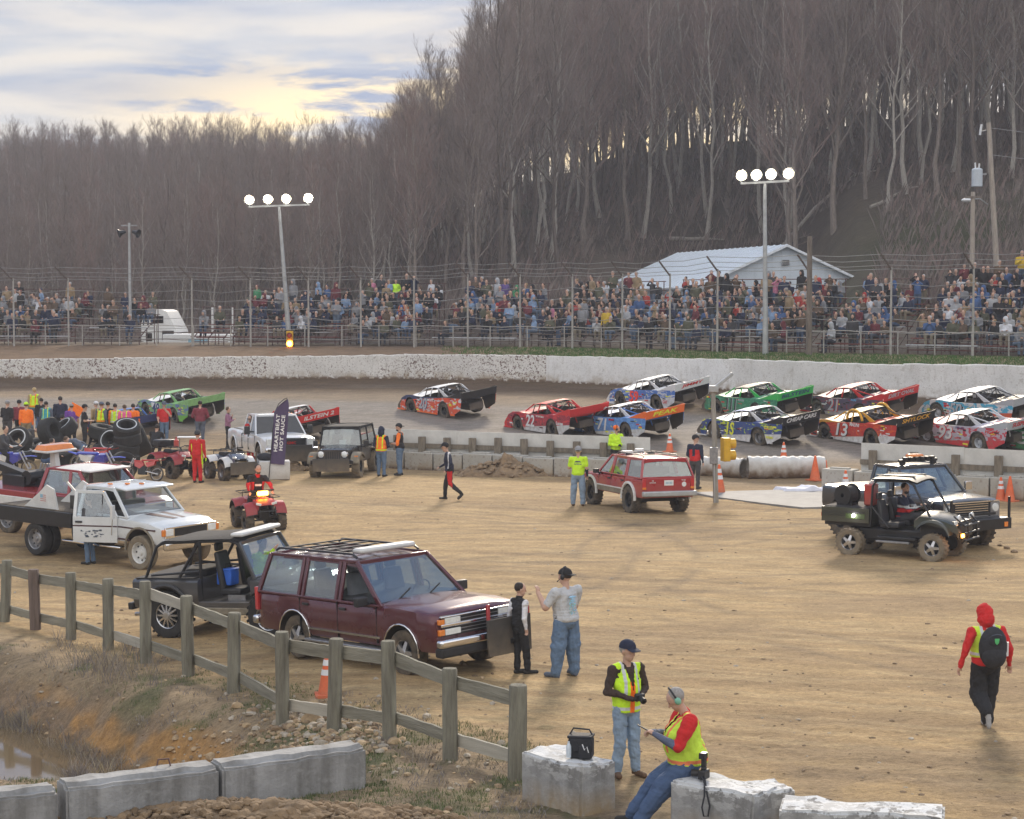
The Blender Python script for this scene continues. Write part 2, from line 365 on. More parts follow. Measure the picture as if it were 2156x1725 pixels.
def ground():
 din, dw = np.interp(xcols, XC, DIN), np.interp(xcols, XC, DW)
 rows = []; y = 12.0
 r1 = np.concatenate([np.linspace(0, .05, 12, endpoint=False), np.linspace(.05, .42, 330, endpoint=False), np.linspace(.42, 1, 170)])
 for t in r1: rows.append(16 + (din - .01 - 16) * t)
 for t in np.linspace(0, 1, 90)[1:]: rows.append(din + (dw - din) * t)
 for e in (.12, .16, .3, .8, 1.5, 2.5, 3.5, 4.7, 6, 6.05, 9, 12, 15, 18, 21, 24, 27, 30): rows.append(dw + e)
 Y = np.array(rows); XD = np.broadcast_to(xcols, Y.shape); X = (XD - CX) / F * Y; Z = H(X, Y)
 tint = np.zeros(Y.shape + (3,)) + np.array((.42, .29, .145))
 ang = X * .35 + Y; st = fbm(X * .12 + .02 * Y, ang * 1.5, 4, 31); s2 = fbm(X * .3, ang * 4.5, 3, 32)
 tint = mixc(tint, (.29, .195, .10), ss(.5, .72, st) * .7); tint = mixc(tint, (.50, .37, .20), ss(.52, .75, s2) * .55)
 blob = fbm(X * .25, Y * .25, 4, 33); tint = mixc(tint, (.27, .185, .105), ss(.52, .7, blob) * .45)
 for k, (px, py, cx2, cy2, rad) in enumerate(((0, 56, 6, 70, 15), (0, 0, 4, 80, 26), (0, 0, -6, 95, 42), (0, 0, 14, 20, 24), (0, 0, 12, 76, 24), (0, 0, -2, 100, 52), (0, 0, 16, 25, 27), (0, 0, -20, 80, 38), (0, 0, 2, 60, 12), (0, 0, 8, 62, 19), (0, 0, -10, 48, 13), (0, 0, 20, 46, 17), (0, 0, 3, 20, 31))):
  for off in (0, 1.55):
   r = np.hypot(X - cx2, (Y - cy2)) - rad - off + .25 * (fbm(X * .2, Y * .2, 2, 50 + k) - .5)
   tint = mixc(tint, (.19, .14, .09), np.exp(-(r / .16) ** 2) * .42 * ss(.3, .6, fbm(X * .5, Y * .5, 2, 60 + k)))
 damp = ss(52, 60, Y) * .0
 near = ss(33, 24, Y); tint = mixc(tint, (.225, .165, .105), near * .55 * ss(.35, .65, fbm(X, Y, 4, 34)))
 dz, s = ditch(X, Y)
 band = ss(-1.2, .2, s) * ss(47, 40, Y)
 g = fbm(X * 1.1, Y * 1.1, 4, 41)
 tint = mixc(tint, (.20, .16, .115), band * .6); tint = mixc(tint, (.095, .11, .05), band * ss(.53, .68, g) * ss(2.4, .6, s) * .7)
 fl = fbm(X * 1.3 + Y * 1.1, (X - Y) * .45, 4, 42)
 ora = ss(-.15, -.5, dz) * ss(.36, .48, fl)
 tint = mixc(tint, (.40, .225, .085), ora * .95); tint = mixc(tint, (.235, .165, .105), ss(-.1, -.6, dz) * ss(.48, .38, fl) * .75)
 tint = mixc(tint, (.16, .11, .06), ss(-1.15, -1.3, Z) * .8)
 lw = ss(.35, .9, (X + 6.6) / 4.5) * ss(31, 27, Y) * ss(2.8, 0, X)   # trampled grass right of the ditch
 tint = mixc(tint, (.10, .105, .05), lw * ss(.52, .66, fbm(X * 1.5, Y * 1.5, 4, 43)) * .75)
 u = np.clip((Y - din) / (dw - din), 0, 1); on = (Y >= din) & (Y < dw + .1)
 n1 = fbm(X * .15, u * 26, 4, 35); base = np.zeros_like(tint) + np.array((.30, .215, .125))
 base = mixc(base, (.235, .205, .175), ss(.16, .34, u + .05 * (n1 - .5)) * ss(.83, .68, u + .1 * (n1 - .5)) * .95)
 base = mixc(base, (.27, .20, .13), ss(.66, .74, u) * ss(.9, .8, u)); base = mixc(base, (.105, .068, .04), ss(.78, .86, u + .06 * (n1 - .5)))
 base = mixc(base, (.17, .135, .10), ss(.5, .75, n1) * .4)
 tint = np.where(on[..., None], base, tint)
 dam = ss(-3.5, -.3, Y - din) * (Y < din); tint = mixc(tint, (.24, .18, .115), dam * .6)
 ver = Y >= dw + .1; gr = ss(1000, 1250, XD + 160 * (fbm(X * .3, Y * .3, 3, 36) - .5)) * ss(.36, .5, fbm(X * 1.2, Y * 1.2, 3, 37) + .12 * ss(1000, 1900, XD))
 vc = np.zeros_like(tint) + np.array((.15, .095, .055)); vc = mixc(vc, (.085, .135, .035), gr * .9); vc = mixc(vc, (.12, .095, .07), ss(7, 10, Y - dw))
 tint = np.where(ver[..., None], vc, tint)
 al = (on * ss(.16, .34, u) * ss(.83, .68, u) * .35 + ss(-1.1, -1.35, Z) * .5)[..., None]
 np_mesh('ground', X, Y, Z, 'soil', np.concatenate([tint, al], -1))
ground()
def hillside():
 xs = np.concatenate([np.arange(-1500, -200, 100), np.arange(-200, 2400, 22), np.arange(2400, 3700, 100)]).astype(float)
 dw = np.interp(xs, XC, DW); Y = np.array([dw + 29.6 + e for e in np.concatenate([np.arange(0, 200, 2.2), np.arange(200, 900, 25)])])
 XD = np.broadcast_to(xs, Y.shape); X = (XD - CX) / F * Y; Z = H(X, Y)
 c = np.zeros(Y.shape + (3,)) + np.array((.085, .065, .05)); g = fbm(X * .09, Y * .09, 5, 44)
 c = mixc(c, (.13, .10, .075), ss(.48, .65, g)); c = mixc(c, (.05, .055, .025), ss(.55, .7, fbm(X * .12, Y * .05, 4, 45)) * .7)
 c = mixc(c, (.075, .075, .03), ss(1600, 1800, XD) * ss(175, 140, Y) * .45)
 np_mesh('hillside', X, Y, Z, 'hill_soil', np.concatenate([c, np.zeros(Y.shape + (1,))], -1))
hillside()
# ------------------------------------------------------------ sky, sun, camera, haze
w = bpy.data.worlds.new('World'); scene.world = w; w.use_nodes = True
nt = w.node_tree; nt.nodes.clear(); N, L = nt.nodes.new, nt.links.new
SE, SA = math.radians(24), math.radians(8)     # sun beyond the hill, a little right of the view
out = N('ShaderNodeOutputWorld'); bg = N('ShaderNodeBackground'); L(bg.outputs[0], out.inputs[0]); bg.inputs[1].default_value = .11
sky = N('ShaderNodeTexSky'); sky.sky_type = 'NISHITA'; sky.sun_disc = False; sky.sun_elevation = SE; sky.sun_rotation = SA
sky.air_density = 1.0; sky.dust_density = 1.5; sky.ozone_density = 1.5
tc = N('ShaderNodeTexCoord')
def vmath(op, a, b=None):
 n = N('ShaderNodeVectorMath'); n.operation = op; L(a, n.inputs[0])
 if b is not None:
  if isinstance(b, tuple): n.inputs[1].default_value = b
  else: L(b, n.inputs[1])
 return n
def fm(op, a, b=None, clamp=False):
 n = N('ShaderNodeMath'); n.operation = op; n.use_clamp = clamp
 for i, v in enumerate((a, b)):
  if v is None: continue
  if isinstance(v, (int, float)): n.inputs[i].default_value = v
  else: L(v, n.inputs[i])
 return n.outputs[0]
def noise(vec, sc, det=5, ro=.55, dist=0.0):
 n = N('ShaderNodeTexNoise'); n.inputs['Scale'].default_value = sc; n.inputs['Detail'].default_value = det; n.inputs['Roughness'].default_value = ro; n.inputs['Distortion'].default_value = dist
 L(vec, n.inputs['Vector']); return n.outputs[0]
def ramp(v, a, b, lo=0.0, hi=1.0):
 n = N('ShaderNodeMapRange'); n.interpolation_type = 'SMOOTHSTEP'; n.inputs['From Min'].default_value = a; n.inputs['From Max'].default_value = b
 n.inputs['To Min'].default_value = lo; n.inputs['To Max'].default_value = hi; L(v, n.inputs[0]); return n.outputs[0]
def mixn(f, a, b):
 n = N('ShaderNodeMix'); n.data_type = 'RGBA'; L(f, n.inputs[0])
 for i, v in ((6, a), (7, b)):
  if isinstance(v, tuple): n.inputs[i].default_value = rgb(v)
  else: L(v, n.inputs[i])
 return n.outputs[2]
dr = vmath('NORMALIZE', tc.outputs['Generated']).outputs[0]
sx = N('ShaderNodeSeparateXYZ'); L(dr, sx.inputs[0]); dx, dy, dzz = sx.outputs[0], sx.outputs[1], sx.outputs[2]
flat = vmath('MULTIPLY', dr, (5.0, 5.0, 26.0)).outputs[0]
n1 = noise(flat, .75, 7, .52, .35); n2 = noise(flat, 2.2, 7, .6, .2); n3 = noise(vmath('MULTIPLY', dr, (9, 9, 60)).outputs[0], .6, 6, .5, .3)
K = .84 / .11
cov = ramp(n1, .40, .60); c = mixn(cov, (.115 * K, .165 * K, .27 * K), (.265 * K, .285 * K, .325 * K))
c = mixn(ramp(dzz, .02, .6), c, (.16 * K, .235 * K, .39 * K))                        # darker, bluer higher up
c = mixn(fm('MULTIPLY', ramp(n3, .46, .62), .55), c, (.52 * K, .46 * K, .38 * K))
glow = ramp(fm('ABSOLUTE', fm('SUBTRACT', dzz, .086)), .045, .0)                       # a lit bank of cloud over the ridge
gl2 = fm('MULTIPLY', glow, ramp(fm('ABSOLUTE', fm('SUBTRACT', dx, -.05)), .21, .02))
c = mixn(fm('MULTIPLY', ramp(n2, .43, .55), gl2), c, (.80 * K, .60 * K, .30 * K))
g3 = fm('MULTIPLY', ramp(fm('ABSOLUTE', fm('SUBTRACT', dx, .09)), .17, .0), ramp(dzz, .30, .02))
c = mixn(fm('MULTIPLY', g3, ramp(n2, .36, .6, .25, .95)), c, (.85 * K, .62 * K, .28 * K))
far = ramp(dy, .2, -.5)                                                               # bright cloud behind the camera, plus a dark tree band added for reflections
bk = mixn(ramp(n2, .40, .62), (.50 * K, .53 * K, .60 * K), (.95 * K, .90 * K, .84 * K)); bk = mixn(ramp(fm('ADD', dzz, fm('MULTIPLY', n2, .12)), .17, .21), (.09 * K, .08 * K, .065 * K), bk); c = mixn(far, c, bk)
fin = mixn(ramp(dzz, -.02, .0), (.12 * K, .10 * K, .08 * K), c)
mxs = N('ShaderNodeMix'); mxs.data_type = 'RGBA'; mxs.inputs[0].default_value = .97; L(sky.outputs[0], mxs.inputs[6]); L(fin, mxs.inputs[7])
L(mxs.outputs[2], bg.inputs[0])
sl = bpy.data.lights.new('sun', 'SUN'); sl.energy = 1.9; sl.angle = math.radians(11); sl.color = (1, .86, .68)
so = bpy.data.objects.new('sun', sl); COL.objects.link(so)
sd = Vector((math.sin(SA) * math.cos(SE), math.cos(SA) * math.cos(SE), math.sin(SE))); so.rotation_euler = sd.to_track_quat('Z', 'Y').to_euler()
cam = bpy.data.cameras.new('camera'); co = bpy.data.objects.new('camera', cam); COL.objects.link(co); scene.camera = co
co.location = (0, 0, CAMZ); co.rotation_euler = (PI / 2 - PIT, 0, 0); cam.sensor_width = 36; cam.lens = 36 * F / 2156; cam.clip_end = 3000
scene.view_settings.view_transform = 'Standard'; scene.view_settings.look = 'None'; scene.view_settings.exposure = 1.28; scene.view_settings.gamma = 1
HAZE = .00055
def haze():
 mb = MB(); m = bpy.data.materials.new('haze_air'); MATS['haze_air'] = m; nt, N, L = nodes_of(m)
 o = N('ShaderNodeOutputMaterial'); v = N('ShaderNodeVolumePrincipled'); v.inputs['Color'].default_value = (.80, .84, .95, 1); v.inputs['Density'].default_value = HAZE; v.inputs['Anisotropy'].default_value = .1
 L(v.outputs[0], o.inputs['Volume']); mb.box((0, 490, 24), (1500, 1100, 72), 'haze_air'); ob = mb.build('haze'); ob['kind'] = 'stuff'
 ob['label'] = 'thin evening haze in the air over the track'
haze()
# ------------------------------------------------------------ bare winter trees
M('bark', (.20, .165, .14), .95, var=.35, vs=2.5, stretch=(6, 6, 1)); M('bark_pale', (.34, .31, .27), .95, var=.3, vs=2.5, stretch=(6, 6, 1))
M('bark_dark', (.12, .095, .08), .95, var=.3, vs=2.5, stretch=(6, 6, 1))
M('twigs', (.205, .165, .145), 1, var=.25, vs=.5); M('twigs_red', (.23, .165, .145), 1, var=.25, vs=.5)
def make_tree(seed, h, lean, barkm, twigm, dense=1.0, fork=False):
 r = random.Random(seed); tr = MB(); cr = MB()
 n = 9; pts = []; x = y = 0.0
 for i in range(n + 1):
  t = i / n; pts.append(Vector((x, y, h * t))); x += (r.uniform(-.35, .35) + lean[0]) * h / 22; y += (r.uniform(-.35, .35) + lean[1]) * h / 22
 rb = h * r.uniform(.0065, .0105); rad = [rb * (1 - .9 * (i / n)) + .012 for i in range(n + 1)]; rad[0] *= 1.35
 pts[0].z = -.6
 tr.tube(pts, rad, barkm, 6)
 def at(t):
  k = min(n - 1, int(t * n)); f = t * n - k; return pts[k].lerp(pts[k + 1], f), rad[k] * (1 - f) + rad[k + 1] * f
 def grow(p, d, ln, rr, lvl):
  segs = 3 if lvl < 3 else 2; q = [p.copy()]; dd = d.copy()
  for i in range(segs):
   dd = (dd + Vector((r.uniform(-.28, .28), r.uniform(-.28, .28), r.uniform(-.02, .26)))).normalized(); q.append(q[-1] + dd * ln / segs)
  cr.tube(q, [rr * (1 - .75 * i / segs) for i in range(segs + 1)], twigm if lvl > 1 else barkm, 4 if lvl == 1 else 3)
  if lvl >= 4: return
  kids = {1: 6, 2: 5, 3: 4}[lvl]; kids = int(kids * dense + r.random())
  for k in range(kids):
   t = .25 + .75 * (k + r.random()) / kids; s = min(segs - 1, int(t * segs)); p2 = q[s].lerp(q[s + 1], t * segs - s)
   ax = Vector((r.uniform(-1, 1), r.uniform(-1, 1), r.uniform(-.3, .8))); d2 = (dd * 1.0 + ax * .75).normalized()
   if d2.z < -.1: d2.z *= -.4
   grow(p2, d2, ln * r.uniform(.42, .62), max(rr * .45, .013), lvl + 1)
 nb = int(15 * dense) + 4; a = r.random() * 6
 for k in range(nb):
  t = .24 + .74 * (k + r.random() * .7) / nb; p, rr = at(min(.985, t)); a += 2.4 + r.uniform(-.5, .5); el = .75 + .55 * t
  d = Vector((math.cos(a) * math.cos(el), math.sin(a) * math.cos(el), math.sin(el)))
  grow(p, d, h * (.30 - .17 * t) * r.uniform(.75, 1.2), max(rr * .55, .03), 1)
 for k in range(3):
  t = r.uniform(.12, .36); p, rr = at(t); a = r.random() * 6.3; grow(p, Vector((math.cos(a), math.sin(a), .3)).normalized(), h * .07, .022, 3)
 return tr.mesh('trunk'), cr.mesh('crown')
TV = []
KINDS = [('bark', 'twigs'), ('bark_pale', 'twigs'), ('bark_dark', 'twigs'), ('bark', 'twigs_red'), ('bark_pale', 'twigs_red')]
for i in range(9):
 k = KINDS[i % 5]; TV.append((make_tree(100 + i, 20 + (i * 7 % 5), (R.uniform(-.15, .15), R.uniform(-.12, .12)), k[0], k[1], (.8, .9, 1.0)[i % 3]), i % 5))
POSTX = [30, 145, 405, 528, 650, 760, 872, 985, 1095, 1205, 1310, 1410, 1510, 1700, 1875, 2048]
ORD = ['first', 'second', 'third', 'fourth', 'fifth', 'sixth', 'seventh', 'eighth', 'ninth', 'tenth', 'eleventh', 'twelfth', 'thirteenth', 'fourteenth', 'fifteenth', 'sixteenth',
       'seventeenth', 'eighteenth', 'nineteenth', 'twentieth']
def ordn(i): return ORD[i] if i < len(ORD) else 'far'
def spot_above(xd):
 return next((w for a, w in ((150, 'the left picture edge'), (262, 'the second fence post'), (330, 'the short utility pole'), (480, 'the semi truck'), (700, 'the left lamp tower'), (900, 'the left centre bleachers'), (1080, 'the bleachers at centre'),
  (1280, 'the bleachers by the hall'), (1420, 'the hall roof end'), (1560, 'the hall ridge'), (1680, 'the right lamp tower'), (1810, 'the hall gable'), (1960, 'the gap in the bleachers'), (2070, 'the transformer pole'), (9999, 'the right picture edge')) if xd < a))
def tsc(xd): return float(np.interp(xd, [0, 790, 890, 1000, 1070, 1300], [.46, .48, .68, .82, .98, 1.04]))
def plant_trees():
 cand = []
 r = random.Random(5)
 for i in range(24000):
  xd = r.uniform(-260, 2440); y = r.uniform(124, 385)
  fd, kd = np.interp(xd, XH, FD), np.interp(xd, XK, KD)
  if y > kd + 46: continue
  lim = fd + (8 if xd > 1600 else (4 if xd > 1050 else -10))
  if 1200 < xd < 1800: lim = fd + 12
  if xd > 1650: lim = 152 + (2200 - xd) * .012
  if y < lim: continue
  if r.random() > (y / 340) ** 1.0: continue
  cand.append((xd, y))
 cand.sort(key=lambda c: c[1]); keep = []; cells = {}
 for xd, y in cand:
  x = (xd - CX) / F * y; sp = (3.5 if xd > 1100 else 3.6) if xd > 900 else 2.5; ok = True; cx, cy = int(x // 5), int(y // 5)
  for a in (-1, 0, 1):
   for b in (-1, 0, 1):
    for (px, py) in cells.get((cx + a, cy + b), ()):
     if (px - x) ** 2 + (py - y) ** 2 < sp * sp: ok = False
  if ok: cells.setdefault((cx, cy), []).append((x, y)); keep.append((xd, x, y))
 keep = [k for k in keep]
 vis = sorted(((k, (1.0 if -30 < k[0] < 2190 else 0)) for k in keep), key=lambda t: (-t[1], t[0][2]))
 ind = [k for k, _ in vis[:285]]; rest = [k for k, _ in vis[285:]]
 cnt = {}
 tone = ['brown trunk', 'pale trunk', 'dark trunk', 'reddish twigs', 'pale trunk, reddish twigs']
 for i, (xd, x, y) in enumerate(ind):
  (tm, cm), kd_ = TV[r.randrange(9)]; z = Hs(x, y); s = r.uniform(.85, 1.12) * tsc(xd)
  t = bpy.data.objects.new('bare_tree', None); COL.objects.link(t); t.location = (x, y, z); t.rotation_euler = (0, 0, r.uniform(0, 6.28)); t.scale = (s, s, s)
  key = (spot_above(xd), kd_); cnt[key] = cnt.get(key, -1) + 1
  tag(t, 'bare tree with %s, %s back above %s' % (tone[kd_], ordn(cnt[key]), key[0]), 'tree', 'bare trees on the wooded hillside')
  for nm, me in (('trunk', tm), ('crown', cm)):
   o = bpy.data.objects.new(nm, me); COL.objects.link(o); o.parent = t
 vs = [(x, y, Hs(x, y)) for _, x, y in rest]
 me = bpy.data.meshes.new('woods'); me.from_pydata(vs, [], []);
 for nm, vals in (('rot', [r.uniform(0, 6.28) for _ in vs]), ('scl', [r.uniform(.85, 1.1) * tsc(k[0]) for k in rest])):
  a = me.attributes.new(nm, 'FLOAT', 'POINT'); a.data.foreach_set('value', vals)
 a = me.attributes.new('pick', 'INT', 'POINT'); a.data.foreach_set('value', [r.randrange(9) for _ in vs])
 wo = bpy.data.objects.new('woods', me); COL.objects.link(wo); tag(wo, 'mass of bare trees filling the far hillside behind the nearer trunks', 'woods', kind='stuff')
 ng = bpy.data.node_groups.new('woods', 'GeometryNodeTree'); ng.interface.new_socket('Geometry', in_out='INPUT', socket_type='NodeSocketGeometry'); ng.interface.new_socket('Geometry', in_out='OUTPUT', socket_type='NodeSocketGeometry')
 N, L = ng.nodes.new, ng.links.new; gi, go = N('NodeGroupInput'), N('NodeGroupOutput'); join = N('GeometryNodeJoinGeometry')
 def attr(nm, ty):
  n = N('GeometryNodeInputNamedAttribute'); n.data_type = ty; n.inputs[0].default_value = nm; return n.outputs[0]
 cb = N('ShaderNodeCombineXYZ'); L(attr('rot', 'FLOAT'), cb.inputs[2]); pk = attr('pick', 'INT'); sc = attr('scl', 'FLOAT')
 trees = [c for c in COL.objects if c.type == 'MESH' and c.name.startswith('trunk')]
 for j in range(9):
  (tm, cm), _ = TV[j]; src = []
  for me_ in (tm, cm):
   ob = next(o for o in COL.objects if o.data is me_)
   oi = N('GeometryNodeObjectInfo'); oi.inputs[0].default_value = ob; oi.transform_space = 'ORIGINAL'; oi.inputs['As Instance'].default_value = True; src.append(oi.outputs['Geometry'])
  j2 = N('GeometryNodeJoinGeometry'); [L(s_, j2.inputs[0]) for s_ in src]; g2i = N('GeometryNodeGeometryToInstance'); L(j2.outputs[0], g2i.inputs[0])
  cmpn = N('FunctionNodeCompare'); cmpn.data_type = 'INT'; cmpn.operation = 'EQUAL'; L(pk, cmpn.inputs[2]); cmpn.inputs[3].default_value = j
  io = N('GeometryNodeInstanceOnPoints'); L(gi.outputs[0], io.inputs['Points']); L(cmpn.outputs[0], io.inputs['Selection']); L(g2i.outputs[0], io.inputs['Instance'])
  L(cb.outputs[0], io.inputs['Rotation']); L(sc, io.inputs['Scale']); L(io.outputs[0], join.inputs[0])
 L(join.outputs[0], go.inputs[0]); md = wo.modifiers.new('woods', 'NODES'); md.node_group = ng
 print('trees', len(ind), len(rest))
plant_trees()
def undergrowth():
 r = random.Random(8); mb = MB()
 for i in range(11500):
  xd = r.uniform(-60, 2230); fd, kd = np.interp(xd, XH, FD), np.interp(xd, XK, KD); y = fd - 18 + (r.random() ** 1.6) * (kd - fd + 10)
  if 1250 < xd < 1850 and y < 168: continue
  x = (xd - CX) / F * y; z = Hs(x, y); hh = r.uniform(.5, 2.2) * ((2.6 if xd < 1000 else 1.4) if y > kd - 45 else 1); m = r.choice(['twigs', 'twigs_red', 'bark_dark', 'bark'])
  for k in range(5):
   a = r.random() * 6.3; l = hh * r.uniform(.5, 1); tx, ty = math.cos(a) * l * .5, math.sin(a) * l * .5
   mb.add([(x + tx * .1, y + ty * .1, z - .1), (x + tx * .1 + .035, y + ty * .1, z - .1), (x + tx, y + ty, z + l), (x + tx * .5 - .03, y + ty * .5, z + l * .55)], [(0, 1, 2), (0, 3, 2)], m, False)
 tag(mb.build('undergrowth'), 'brown leafless brush under the trees on the hillside', 'undergrowth', kind='stuff')
undergrowth()
M('dead_wood', (.30, .27, .23), .9, var=.3, vs=3, stretch=(1, 6, 6))
def log(xd, yd, Y, ln, ang, rr, label):
 x = (xd - CX) / F * Y; z = Hs(x, Y); d = Vector((math.cos(ang), math.sin(ang), .0)); pts = []
 for i in range(6):
  p = Vector((x, Y, 0)) + d * ln * (i / 5 - .5); p.z = Hs(p.x, p.y) + rr * .8 + R.uniform(-.05, .1); pts.append(p)
 mb = MB(); mb.tube(pts, [rr, rr * .95, rr * .85, rr * .7, rr * .55, rr * .3], 'dead_wood', 7)
 for k in range(3): mb.tube([pts[3 + k % 2], pts[3 + k % 2] + Vector((R.uniform(-1, 1), -.6, R.uniform(.2, 1)))], [rr * .3, .02], 'dead_wood', 4)
 tag(mb.build('fallen_log'), label, 'log', 'fallen logs on the hillside')
log(1735, 0, 172, 9, .1, .22, 'long pale fallen trunk on the slope right of the lit tower')
log(1465, 0, 178, 5, -.3, .2, 'short pale log on the slope above the hall ridge')
log(1880, 0, 160, 5, .5, .16, 'thin fallen branch below the trees left of the transformer pole')
# ------------------------------------------------------------ beyond the track: wall, catch fence, bleachers, hall, towers
def W(xd, off=0.0, z=None):
 y = float(np.interp(xd, XC, DW)) + off; x = (xd - CX) / F * y
 return Vector((x, y, Hs(x, y) if z is None else z))
def splat_mat(name, dens, base=(.66, .65, .61), chip=.2):
 m = bpy.data.materials.new(name); MATS[name] = m; nt, N, L = nodes_of(m)
 out = N('ShaderNodeOutputMaterial'); b = N('ShaderNodeBsdfPrincipled'); L(b.outputs[0], out.inputs[0]); b.inputs['Roughness'].default_value = .8
 tc = N('ShaderNodeTexCoord'); o = tc.outputs['Object']
 def nz(sc, det=4, ro=.5, st=(1, 1, 1), dist=0.0):
  mp = N('ShaderNodeMapping'); mp.inputs['Scale'].default_value = st; L(o, mp.inputs[0]); n = N('ShaderNodeTexNoise'); n.inputs['Scale'].default_value = sc; n.inputs['Detail'].default_value = det
  n.inputs['Roughness'].default_value = ro; n.inputs['Distortion'].default_value = dist; L(mp.outputs[0], n.inputs['Vector']); return n.outputs[0]
 def rp(v, a, b_, lo=0.0, hi=1.0):
  n = N('ShaderNodeMapRange'); n.inputs['From Min'].default_value = a; n.inputs['From Max'].default_value = b_; n.inputs['To Min'].default_value = lo; n.inputs['To Max'].default_value = hi; L(v, n.inputs[0]); return n.outputs[0]
 def mul(a, b_):
  n = N('ShaderNodeMath'); n.operation = 'MULTIPLY'; n.use_clamp = True
  for i, v in enumerate((a, b_)):
   if isinstance(v, float): n.inputs[i].default_value = v
   else: L(v, n.inputs[i])
  return n.outputs[0]
 def mx(f, a, b_):
  n = N('ShaderNodeMix'); n.data_type = 'RGBA'; L(f, n.inputs[0])
  for i, v in ((6, a), (7, b_)):
   if isinstance(v, tuple): n.inputs[i].default_value = rgb(v)
   else: L(v, n.inputs[i])
  return n.outputs[2]
 c = mx(rp(nz(.7, 6), .35, .65), tuple(x * .86 for x in base), base)
 c = mx(mul(rp(nz(5, 5, .6, (1, 1, .35)), .52, .7), .35), c, (.36, .33, .27))
 sp = mul(rp(nz(7.5, 3, .55, (1, 1, 1.25), .6), .56, .60), rp(nz(.32, 3), .62 - dens * .35, .70 - dens * .3))
 c = mx(sp, c, (.17, .115, .095))
 s2 = mul(rp(nz(15, 2, .5), .60, .64), max(.08, min(1.0, .35 + dens))); c = mx(s2, c, (.16, .10, .08))
 sx = N('ShaderNodeSeparateXYZ'); L(o, sx.inputs[0]); zz = sx.outputs[2]
 c = mx(mul(rp(zz, .5, .0), rp(nz(2.2, 5), .4, .62)), c, (.33, .255, .165)); c = mx(mul(rp(zz, .16, .05), rp(nz(4, 4), .38, .5)), c, (.15, .10, .065))
 c = mx(mul(rp(nz(2.2, 6, .7, (1, 1, 2)), .60, .66), chip), c, (.34, .31, .26))
 L(c, b.inputs['Base Color'])
 bp = N('ShaderNodeBump'); bp.inputs['Distance'].default_value = .03; bp.inputs['Strength'].default_value = .6; L(nz(6, 6), bp.inputs['Height']); L(bp.outputs[0], b.inputs['Normal'])
 return m
splat_mat('wall_dense', .62, (.72, .70, .66)); splat_mat('wall_mid', .35, (.72, .70, .66)); splat_mat('wall_clean', -.1, (.74, .73, .70), .4)
WS = [(-500, 240, 'wall_dense', 0, 'mud-spattered white concrete wall section at the left end of the turn'), (240, 560, 'wall_dense', .02, 'heavily spattered white wall section behind the green race car'),
      (560, 850, 'wall_mid', .0, 'lightly spattered white wall section behind the purple feather flag'), (850, 1150, 'wall_dense', .03, 'white wall section with a dark mud patch behind car 20'),
      (1150, 1535, 'wall_clean', .0, 'cleaner white wall section behind the blue car with the red number'), (1535, 1905, 'wall_clean', .03, 'chipped white wall section behind the green car and the maroon car'), (1905, 2700, 'wall_clean', .1, 'tallest smooth white wall section at the right edge')]
for x0, x1, mt, ex, lb in WS:
 n = 26; r = random.Random(int(x0)); org = W((x0 + x1) / 2, 0); rows = [];
 for i in range(n + 1):
  xd = x0 + (x1 - x0) * i / n; y = float(np.interp(xd, XC, DW)); x = (xd - CX) / F * y; zt = float(np.interp(xd, XC, WT)) + ex + r.uniform(-.025, .025); zb = float(np.interp(xd, XC, ZW)) - .25
  a = -.02 * (i in (0, n)); P = lambda dy, z: Vector((x, y + dy, z)) - org
  rows.append([P(.0, zb), P(.0, zt - .04), P(.03, zt), P(.27, zt), P(.3, zt - .04), P(.3, zb)])
 mb = MB(); mb.grid(rows, mt, True, True); mb.add(rows[0], [(0, 1, 2, 3, 4, 5)], mt, False); mb.add(rows[-1], [(5, 4, 3, 2, 1, 0)], mt, False)
 org2 = org.copy(); tag(mb.build('concrete_wall', loc=org2, angle=30, recalc=True), lb, 'wall', 'white concrete wall sections round the turn')
M('post_grey', (.36, .34, .31), .8, var=.2, vs=2); M('arm_brown', (.11, .08, .065), .8, var=.3); M('wire', (.30, .29, .28), .6)
M('plank_red', (.16, .05, .045), .85, var=.4, vs=1.5, stretch=(.4, 3, 3)); M('plank_grey', (.20, .165, .145), .85, var=.4, vs=1.5, stretch=(.4, 3, 3)); M('plank_alu', (.52, .53, .55), .45, .3, var=.2)
M('rust_frame', (.10, .055, .05), .8, var=.35, vs=3)
